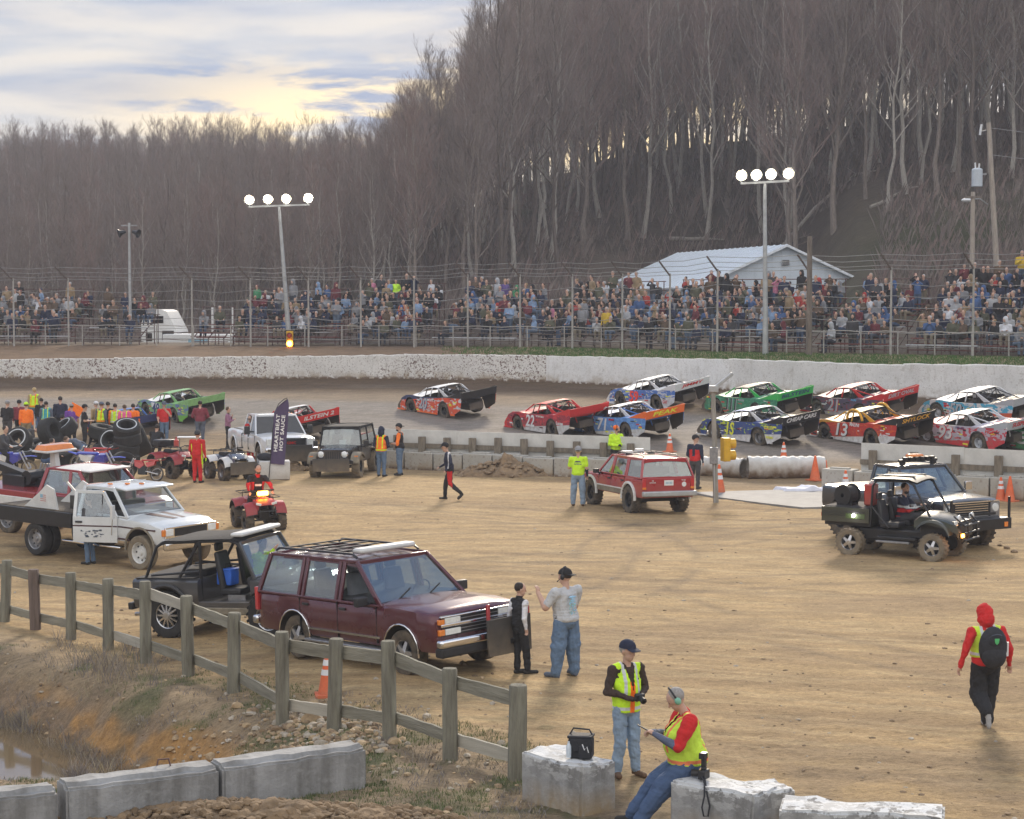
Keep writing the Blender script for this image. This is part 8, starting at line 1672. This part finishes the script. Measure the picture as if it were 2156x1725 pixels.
def boy():
 po = PZ(Le=(-.06, .24, 1.13), Re=(-.06, -.24, 1.13), Lh=(.03, .20, .93), Rh=(.0, -.22, .93), La=(.0, .06, .09), Ra=(.12, -.12, .09), Lt=(.18, .02, .04), Rt=(.27, -.20, .04), Lk=(.03, .09, .5), Rk=(.08, -.12, .5))
 def gear(o, K):
  m = MB(); B = K['B']; c = B(-.165, .07, .34); l = K['FR'].col[1]; m.ell(c, (.012, .045, .035), 'white_c', 10); m.ell(B(-.165, .03, .36), (.012, .03, .02), 'white_c', 10); m.build('logo', o)
 person('boy in a black vest over white sleeves and black trousers by the maroon SUV', T(1093, 1419), rd(38), po, 1.53, dict(shirt='black_c', sleeve='white_c', fore='white_c', pants='black_c', shoe='shoe_dark', hair='hair_dark', collar='black_c'), look=rd(-30), g=.95, gear=gear, **fo)
boy()
def greyman():
 po = PZ(Le=(.10, .36, 1.18), Lh=(.30, .36, 1.40), Ld=(.2, 0, 1), Re=(.10, -.26, 1.14), Rh=(.30, -.10, 1.2), Rd=(.8, .3, .2), La=(.02, .20, .09), Ra=(-.02, -.16, .09), Lk=(.02, .15, .5), Rk=(0, -.14, .5), Lt=(.20, .26, .04), Rt=(.16, -.20, .04), curl=.6)
 def gear(o, K):
  B = K['B']; m = MB(); r = random.Random(4)
  for k in range(60):
   a = r.random() * 6.3; q = r.random() ** .5; y = math.cos(a) * q * .075; z = .24 + math.sin(a) * q * .15; bx_ = B(-.145 - .03 * (1 - abs(z - .24) * 2), y, z)
   m.ell(bx_, (.006, .014, .01), r.choice(('print_blue', 'print_teal', 'print_blue')), 6)
  m.ell(B(-.16, .0, .40), (.012, .08, .02), 'print_blue', 10); m.build('shirt_print', o); m = MB(); m.box(B(.02, .20, .03), (.06, .04, .12), 'black_plastic'); m.build('radio', o)
 person('big man in a pale grey printed tee, jeans and headset raising one hand', T(1192, 1426), rd(128), po, 1.80, dict(shirt='tee_grey', sleeve='skin', fore='skin', short='tee_grey', pants='denim', shoe='slate', hair='hair_dark', baggy=1.45), g=1.38, cap=dict(mt='black_c', back=True), hs=dict(), gear=gear, look=rd(25), **fo)
M('print_blue', (.30, .52, .72), .8); M('print_teal', (.25, .55, .52), .8); greyman()
def hoodie():
 p = T(2074, 1533); a = rd(97)
 po = PZ(La=(-.34, .10, .30), Lk=(.0, .11, .50), Lt=(-.44, .11, .12), Ra=(.10, -.06, .09), Rk=(.10, -.08, .50), Rt=(.26, -.07, .04), Le=(-.08, .34, 1.16), Re=(-.04, -.33, 1.16), Lh=(-.02, .40, .92), Rh=(.06, -.38, .92), Hd=(.08, 0, 1.64), nod=.2)
 o = person('person in a red hoodie and black trousers with a backpack, walking away', p, a, po, 1.80, dict(shirt='red_c', pants='black_c', shoe='shoe_grey', hair='hood', baggy=1.5), g=1.25, vest=dict(mt='hivis_pale', band='silver', low=.10, extra=.02), **fo)
 b = empty('backpack', 'black backpack with a small green emblem worn by the walking person in red', 'backpack'); b.location = Vector(p) + rz(a) @ Vector((-.25, 0, 1.25)); b.rotation_euler = (0, -.05, a); b.scale = (1, 1.12, 1.15)
 m = MB(); m.ell((-.02, 0, 0), (.14, .19, .27), 'pack_black', 18); m.ell((-.07, 0, -.10), (.11, .17, .17), 'pack_black', 16); m.build('bag', b); m = MB(); m.ell((-.13, 0, .10), (.04, .10, .09), 'pack_black', 14); m.build('pocket', b); m = MB(); m.prism([(-.032, .14), (.032, .14), (.025, .085), (0, .06), (-.025, .085)], -.178, -.172, 'emblem_green', plane='yz'); m.build('emblem', b)
 m = MB(); m.tube([(-.16, -.07, .18), (-.19, 0, .20), (-.16, .07, .18)], .006, 'slate', 5); m.build('piping', b); m = MB(); m.cyl((-.0, -.19, -.12), (-.0, -.19, .06), .03, 'white_plastic'); m.build('bottle', b)
M('pack_black', (.022, .023, .028), .8, bump=.6, bs=20); M('emblem_green', (.08, .45, .15), .5); hoodie()
fm_ = dict(voxel=.015, fine=True); fd = dict(voxel=.021)
def race_suit(c, m0): return m0
person('crewman in a dark jacket and red-striped black trousers striding left past the dirt pile', T(947, 1053), rd(176), PZ(Lk=(-.02, .08, .52), La=(-.36, .10, .22), Lt=(-.28, .11, .06), Rk=(.14, -.10, .50), Ra=(.16, -.11, .09), Rt=(.32, -.13, .04), Le=(-.08, .26, 1.14), Re=(.10, -.26, 1.14), Lh=(.10, .28, .94), Rh=(.34, -.26, 1.0), Ch=(.06, 0, 1.36), Hd=(.14, 0, 1.64)), 1.78, dict(shirt='navy', pants='black_c', shoe='shoe_dark', hair='hair_dark'), cap=dict(mt='black_c'),
       paint=lambda c, m: ('red_c' if m == 'black_c' and c[1] > .0 and .06 < c[2] < .9 and c[0] > -.1 and c[1] > .13 else ('white_c' if m == 'navy' and abs(c[0] - .02) < .014 and c[2] > 1.0 else ('red_c' if m == 'black_c' and c[1] < -.11 and c[2] < .85 else m))), **fm_)
person('man in a printed lime tee, light jeans and grey cap by the red SUV', T(1217, 1066), rd(84), PZ(Le=(.04, .27, 1.16), Lh=(.26, .16, 1.22), Re=(-.02, -.26, 1.15), Rh=(.06, -.27, .92), La=(0, .15, .09), Ra=(0, -.15, .09), Lk=(0, .13, .5), Rk=(0, -.13, .5)), 1.78, dict(shirt='hivis', sleeve='skin', fore='navy', short='hivis', pants='denim_light', shoe='shoe_brown', hair='hair_grey', baggy=1.25), g=1.1, cap=dict(mt='grey_c', back=True), paint=lambda c, m: 'slate' if m == 'hivis' and c[0] < -.1 and abs(c[1]) < .11 and (1.33 < c[2] < 1.37 or 1.26 < c[2] < 1.29) else m, **fm_)
person('bearded man in an orange knit hat and lime jacket behind the red SUV', T(1297, 1003), rd(-60), PZ(Lh=(.22, .02, 1.12), Rh=(.22, -.02, 1.08), Le=(.02, .29, 1.12), Re=(.02, -.29, 1.12)), 1.78, dict(shirt='hivis', pants='black_c', hair='orange_trim', beard='hair_brown', glove='black_c'), g=1.2, hs=dict(), look=rd(60), **fm_)
person('crewman in a red and navy racing jacket standing right of the red SUV', T(1463, 1030), rd(60), PZ(Lh=(.16, .18, .98), Rh=(.02, -.28, .90)), 1.76, dict(shirt='red_c', sleeve='navy', fore='navy', pants='charcoal', hair='hair_dark'), g=1.1, cap=dict(mt='black_c'), look=rd(-60), paint=lambda c, m: 'navy' if m == 'red_c' and (c[2] > 1.32 or (abs(c[1]) < .05 and c[2] > 1.1)) else m, **fm_)
person('man in an orange safety vest over a dark hood by the board fence', T(803, 1004), rd(70), PZ(Lh=(.22, .10, 1.05), Rh=(.22, -.12, 1.05), Le=(0, .29, 1.12), Re=(0, -.29, 1.12)), 1.72, dict(shirt='navy', pants='denim', hair='hood'), g=1.12, vest=dict(mt='hivis_or', band='hivis', low=-.02), **fm_)
person('bearded man in a black vest with orange sleeves by the board fence', T(842, 1001), rd(172), PZ(Lh=(.24, .05, 1.10), Rh=(.10, -.20, 1.0), Le=(.03, .30, 1.1)), 1.80, dict(shirt='black_c', sleeve='hivis_or', fore='skin', pants='denim', hair='hair_dark', beard='hair_dark'), g=1.2, cap=dict(mt='black_c', back=True), look=rd(10), **fm_)
def rs(c, m): return 'hivis' if m == 'red_c' and (abs(abs(c[1]) - .19) < .012 and c[2] < 1.35) else m
person('crewman in a red fire suit seen from behind beside the dark red quad', T(416, 1017), rd(75), PZ(Lh=(.12, .28, .98), Rh=(.02, -.30, .88)), 1.76, dict(shirt='red_c', pants='red_c', shoe='shoe_dark', hair='hair_dark', glove='hivis'), g=1.15, cap=dict(mt='charcoal', back=True), paint=rs, **fm_)
person('crewman in a red fire suit with sunglasses standing by the white pickup', T(529, 978), rd(-120), PZ(Lh=(.05, .27, .95), Rh=(-.02, -.26, .9)), 1.82, dict(shirt='red_c', pants='red_c', shoe='shoe_dark', hair='hair_brown', glove='charcoal'), g=1.0, paint=lambda c, m: 'white_c' if m == 'red_c' and c[0] > .1 and abs(c[1]) < .09 and 1.28 < c[2] < 1.36 else m, gear=lambda o, K: (lambda m: (m.box(K['HB'](.095, 0, .02), (.02, .15, .035), 'black_plastic', rot=K['HM']), m.build('sunglasses', o)))(MB()), **fm_)
person('woman with long brown hair in a mauve top, hands raised to her face', T(480, 944), rd(-5), PZ(Lh=(.18, .05, 1.38), Rh=(.26, -.04, 1.24), Le=(.08, .24, 1.14), Re=(.08, -.24, 1.14)), 1.70, dict(shirt='mauve', pants='black_c', hair='hair_brown', collar='hair_brown'), g=.95, **fd)
person('broad man in a maroon sweatshirt seen from behind near the small white table', T(422, 934), rd(95), PZ(Lh=(.20, .14, 1.0), Rh=(.20, -.14, 1.0), Le=(.0, .33, 1.13), Re=(.0, -.33, 1.13)), 1.80, dict(shirt='maroon_c', pants='slate', hair='hair_dark'), g=1.35, **fd)
person('man in a bright red tee and dark cap with a hand on his chin', T(346, 936), rd(-70), PZ(Lh=(.12, .04, 1.46), Le=(.08, .26, 1.18), Rh=(.1, -.26, 1.0)), 1.80, dict(shirt='red_c', sleeve='skin', fore='skin', short='red_c', pants='denim', hair='hair_dark'), g=1.1, cap=dict(mt='slate'), **fd)
CR = dict(P=(0, 0, .42), Ch=(.16, 0, .78), Hd=(.26, 0, 1.05), Lk=(.40, .14, .50), Rk=(.38, -.16, .46), La=(.12, .14, .09), Ra=(.05, -.16, .12), Lt=(.28, .15, .04), Rt=(.2, -.18, .04), Le=(.36, .26, .62), Re=(.36, -.26, .62), Lh=(.55, .12, .55), Rh=(.55, -.12, .55))
BEND = dict(P=(0, 0, .82), Ch=(.34, 0, 1.0), Hd=(.62, 0, 1.05), Lk=(.1, .12, .48), Rk=(.1, -.12, .48), La=(-.02, .13, .09), Ra=(-.02, -.13, .09), Lt=(.14, .15, .04), Rt=(.14, -.15, .04), Le=(.42, .26, .78), Re=(.42, -.26, .78), Lh=(.62, .14, .6), Rh=(.62, -.14, .6), nod=.8)
gL = 'people gathered at the left of the infield'
for lb, xy, an, po, h, wd, kw in [
 ('person in black crouching between the red tee man and the quad', (326, 958), 80, CR, 1.78, dict(shirt='black_c', pants='black_c', hair='hair_dark'), dict(g=1.15)),
 ('tall blond man in a yellow and orange safety vest, head above the group', (73, 904), 80, STAND, 1.86, dict(shirt='tan_c', pants='denim', hair='hair_blond'), dict(vest=dict(mt='hivis', band='orange_trim', low=.0))),
 ('man in a black shirt and grey cap at the left edge', (16, 934), 70, PZ(Lh=(.2, .1, 1.05), Rh=(.2, -.1, 1.05)), 1.82, dict(shirt='black_c', pants='charcoal', hair='hair_grey'), dict(cap=dict(mt='grey_c'), g=1.3)),
 ('person in a maroon and black top behind the orange shirt', (41, 928), 90, STAND, 1.74, dict(shirt='maroon_c', pants='black_c', hair='hair_dark'), dict(cap=dict(mt='black_c'))),
 ('person in an orange shirt and lime cap', (56, 938), 95, STAND, 1.80, dict(shirt='hivis_or', pants='khaki', hair='hair_brown'), dict(cap=dict(mt='hivis'))),
 ('person in a grey hooded top facing right, in front of the orange shirt', (47, 962), 20, BEND, 1.76, dict(shirt='charcoal', pants='black_c', hair='hair_dark'), dict()),
 ('person in a teal vest with yellow trim', (98, 930), 88, STAND, 1.72, dict(shirt='slate', pants='black_c', hair='hair_dark'), dict(vest=dict(mt='teal', band='hivis_pale', low=.0))),
 ('person in black standing behind the teal vest', (88, 922), 88, STAND, 1.72, dict(shirt='black_c', pants='denim_dark', hair='hair_dark'), dict()),
 ('tall dark-haired man in a navy hoodie with white print', (128, 928), 100, STAND, 1.90, dict(shirt='navy', pants='black_c', hair='hair_dark'), dict()),
 ('person in a purple tee with a grey cap', (152, 940), 110, STAND, 1.76, dict(shirt='purple_c', sleeve='skin', short='purple_c', fore='skin', pants='black_c', hair='hair_brown'), dict(cap=dict(mt='grey_c'))),
 ('man in a black tee and black shorts looking at his phone', (178, 944), 20, PZ(Lh=(.28, .06, 1.12), Rh=(.28, -.06, 1.12)), 1.80, dict(shirt='black_c', sleeve='skin', short='black_c', fore='skin', pants='black_c', hair='hair_dark'), dict(cap=dict(mt='black_c'), g=1.1)),
 ('person in a tan top and white cap behind the yellow vest', (204, 932), 140, STAND, 1.74, dict(shirt='tan_c', pants='black_c', hair='hair_grey'), dict(cap=dict(mt='white_c'))),
 ('person in a yellow safety vest with orange trim, left of two', (214, 936), 60, STAND, 1.78, dict(shirt='slate', pants='charcoal', hair='hair_brown'), dict(vest=dict(mt='hivis', band='orange_trim', low=.0), cap=dict(mt='slate'))),
 ('person in a black jacket between the two yellow vests', (228, 934), 85, STAND, 1.76, dict(shirt='black_c', pants='black_c', hair='hair_dark'), dict()),
 ('person in a yellow vest over orange, right of two', (243, 936), 85, STAND, 1.72, dict(shirt='hivis_or', pants='black_c', hair='hair_dark'), dict(vest=dict(mt='hivis', band='silver', low=.0))),
 ('person in a bright pink shirt with lime bands', (263, 940), 90, STAND, 1.74, dict(shirt='pink_c', pants='black_c', hair='hair_brown'), dict(vest=dict(mt='pink_c', band='hivis', low=.0), g=1.15)),
 ('dark-haired person with an orange sleeve right of the pink shirt', (281, 938), 80, STAND, 1.74, dict(shirt='hivis_or', pants='slate', hair='hair_dark'), dict()),
 ('person in a grey-blue shirt bending over the tyres', (176, 988), 170, BEND, 1.80, dict(shirt='slate', sleeve='skin', short='slate', fore='skin', pants='denim', hair='hair_brown'), dict(g=1.1)),
 ('person in black crouching by the leftmost upright tyre', (95, 992), 20, CR, 1.76, dict(shirt='black_c', pants='denim_dark', hair='hair_dark'), dict()),
 ('person in black bending between the stacked tyres', (218, 975), 150, BEND, 1.78, dict(shirt='black_c', pants='black_c', hair='hair_dark'), dict()),
 ('person sitting on the blue dirt bike at the left edge', (8, 1003), -18, dict(SIT, P=(0, 0, .95), Ch=(.05, 0, 1.35), Hd=(.1, 0, 1.65), Lk=(.35, .2, .75), Rk=(.35, -.2, .75), La=(.2, .28, .2), Ra=(.2, -.28, .2), Lt=(.36, .28, .12), Rt=(.36, -.28, .12), Le=(.2, .3, 1.2), Re=(.2, -.3, 1.2), Lh=(.45, .3, 1.1), Rh=(.45, -.3, 1.1)), 1.76, dict(shirt='charcoal', pants='black_c', hair='hair_dark'), dict()),
 ('person in dark clothes with a cap beside the raised tyre', (131, 960), 60, STAND, 1.6, dict(shirt='black_c', pants='charcoal', hair='hair_dark'), dict(cap=dict(mt='black_c'))),
 ]:
 kw.setdefault('g', 1.18); person(lb, T(*xy), rd(an), po, h, wd, group=gL if xy[1] < 1000 and xy[0] < 330 else None, **kw, **fd)
t = tag(MB().box((0, 0, 0), (.55, .03, .42), 'hivis_or', rot=Matrix.Rotation(.5, 3, 'Y')).build('signal_flag'), 'orange flag held up among the group at the left', 'flag'); t.location = T(164, 938) + Vector((0, -.3, 1.52))
c_ = Matrix.Translation(WW.location) @ WW.rotation_euler.to_matrix().to_4x4() @ Vector((-.02, -1.17, 0)); person('person standing between the open door and cab of the white tow truck', Vector((c_.x, c_.y, Hs(c_.x, c_.y))), rd(150), STAND, 1.74, dict(shirt='charcoal', pants='denim', hair='hair_dark'), **fd)
def rider(label, root, loc, po, wd, an=0, **k):
 a = root.rotation_euler.z; o = person(label, Vector(root.location) + rz(a) @ Vector(loc), a + an, po, 1.76, wd, **k); return o
RID = dict(P=(0, 0, .10), Ch=(.12, 0, .50), Hd=(.22, 0, .80), Lk=(.36, .26, .0), Rk=(.36, -.26, .0), La=(.24, .38, -.46), Ra=(.24, -.38, -.46), Lt=(.40, .40, -.50), Rt=(.40, -.40, -.50), Le=(.32, .34, .34), Re=(.32, -.34, .34), Lh=(.52, .34, .20), Rh=(.52, -.34, .20))
rider('rider in a black and red jacket on the lit red quad bike', Q1, (-.25, 0, .88), RID, dict(shirt='black_c', pants='black_c', hair='hair_dark', beard='hair_brown', collar='red_c'), paint=lambda c, m: 'red_c' if m == 'black_c' and abs(c[1]) > .12 and .2 < c[2] < .44 and c[0] > 0 else ('white_c' if m == 'black_c' and c[0] > .15 and abs(c[1]) < .1 and .32 < c[2] < .38 and c[0] < .35 else m), g=1.15, voxel=.015, fine=True)
DRV = dict(SIT, Lh=(.50, .12, .42), Rh=(.50, -.10, .42), Le=(.28, .27, .30), Re=(.28, -.27, .30), Lk=(.46, .13, .16), Rk=(.46, -.13, .16))
rider('driver in a red, white and navy team shirt in the green utility cart', UT, (-.16, .35, .82), DRV, dict(shirt='navy', pants='charcoal', hair='hair_dark', beard='hair_dark'), paint=lambda c, m: ('red_c' if m == 'navy' and (abs(c[2] - .28) < .05 or c[2] < .14) else ('silver' if m == 'navy' and abs(c[2] - .38) < .03 else m)), g=1.1, look=rd(-15), voxel=.015, fine=True, cap=None)
rider('driver in a lime top at the wheel of the roll-cage vehicle', BR, (.08, .38, .90), dict(DRV, Rh=(.55, -.30, .75), Re=(.34, -.34, .5)), dict(shirt='hivis', pants='charcoal', hair='hair_dark'), g=1.1, voxel=.02)
def bag():
 a = BA.rotation_euler.z; nr = Vector((-math.sin(a), math.cos(a), 0)); c = Vector(BA.location) + Vector((0, 0, .665)) + nr * .02 + Vector((math.cos(a), math.sin(a), 0)) * .22; t = empty('camera_bag', 'square black shoulder bag with a water bottle, on the chipped white-topped block', 'bag'); t.location = c; t.rotation_euler = (0, 0, rd(-12))
 bx(t, 'bag_body', 'pack_black', (0, 0, .13), (.30, .22, .26), .03); m = MB(); m.box((0, -.01, .275), (.31, .24, .035), 'pack_black'); m.box((.02, -.125, .18), (.28, .02, .16), 'pack_black'); m.build('bag_lid', t, bevel=.015); bx(t, 'side_pocket', 'pack_black', (.06, -.13, .1), (.14, .05, .16), .015)
 m = MB(); m.tube([(.04, -.15, .2), (.07, -.155, .13), (.10, -.155, .17), (.12, -.15, .10)], .008, 'white_plastic', 5); m.build('buckle', t); m = MB(); m.tube([(-.15, 0, .27), (-.1, .02, .36), (.1, .02, .35), (.15, 0, .27)], .012, 'pack_black', 5); m.build('strap', t)
 m = MB(); m.lathe([(0, .0), (0, .032), (.14, .033), (.17, .018), (.18, .014), (.20, .014), (.20, 0)], (0, 0, 0), (0, 0, 1), 'bottle_clear', 14); b = tag(m.build('water_bottle'), 'clear water bottle tucked in the side of the black camera bag', 'bottle'); b.location = c + rz(rd(-12)) @ Vector((-.13, -.15, .03))
M('bottle_clear', (.55, .62, .68), .15, coat=1); bag()
def slr():
 p = G(1484, 1646, .63); t = empty('camera', 'black camera with upright flash standing on the white-topped block', 'camera'); t.location = p + Vector((0, .12, 0)); t.rotation_euler = (0, 0, rd(150))
 m = MB(); m.box((0, 0, .06), (.09, .16, .11), 'black_plastic'); m.box((0, 0, .13), (.06, .06, .04), 'black_plastic'); m.build('camera_body', t, bevel=.012); m = MB(); m.lathe([(0, .04), (.11, .045), (.115, .02)], (.04, 0, .06), (1, 0, 0), 'black_plastic', 16); m.build('lens', t)
 m = MB(); m.box((0, 0, .20), (.05, .06, .10), 'black_plastic'); m.box((.01, 0, .28), (.08, .09, .07), 'black_plastic'); m.box((.0, 0, .318), (.07, .08, .008), 'white_plastic'); m.build('flash', t, bevel=.008)
 q = p + Vector((0, -.20, 0)); m = MB(); lp = [p + Vector((-.03, .05, .05)), q + Vector((-.02, .06, .02)), q + Vector((-.03, -.06, -.10)), q + Vector((-.06, -.07, -.24)), q + Vector((-.04, -.08, -.34)), q + Vector((.01, -.08, -.34)), q + Vector((.03, -.07, -.22)), q + Vector((.0, -.05, -.08)), p + Vector((.0, .04, .05))]; m.tube(lp, .011, 'pack_black', 5); tag(m.build('camera_strap'), 'black camera strap looped down over the face of the block', 'strap')
slr()
o = tag(MB().ell((0, 0, .14), (.3, .24, .16), 'pack_black', 14).build('duffel_bag'), 'dark bag lying on the white flag block', 'bag'); o.location = T(578, 1009) + Vector((-.32, .1, .62))
t = empty('folding_table', 'small white table with a red bottle behind the quads', 'table'); t.location = T(398, 960); bx(t, 'table_top', 'white_plastic', (0, 0, .74), (.9, .5, .04), .01); [bx(t, 'leg', 'steel', (a, b, .36), (.03, .03, .72)) for a in (-.4, .4) for b in (-.2, .2)]
m = MB(); m.lathe([(0, 0), (0, .09), (.22, .09), (.28, .03), (.34, .03), (.34, 0)], (0, 0, 0), (0, 0, 1), 'bike_red', 14); o = tag(m.build('oil_bottle'), 'red bottle standing on the rack of the dark red quad', 'bottle'); o.location = T(372, 1004) + Vector((0, 0, 1.05))
m = MB(); a, b = T(478, 930), T(700, 926); m.beam(Vector((a.x, a.y, .12)), Vector((b.x, b.y, .12)), .2, .18, 'suv_red'); tag(m.build('low_barrier', bevel=.02), 'low red barrier strip at the track edge left of the pickup', 'barrier')
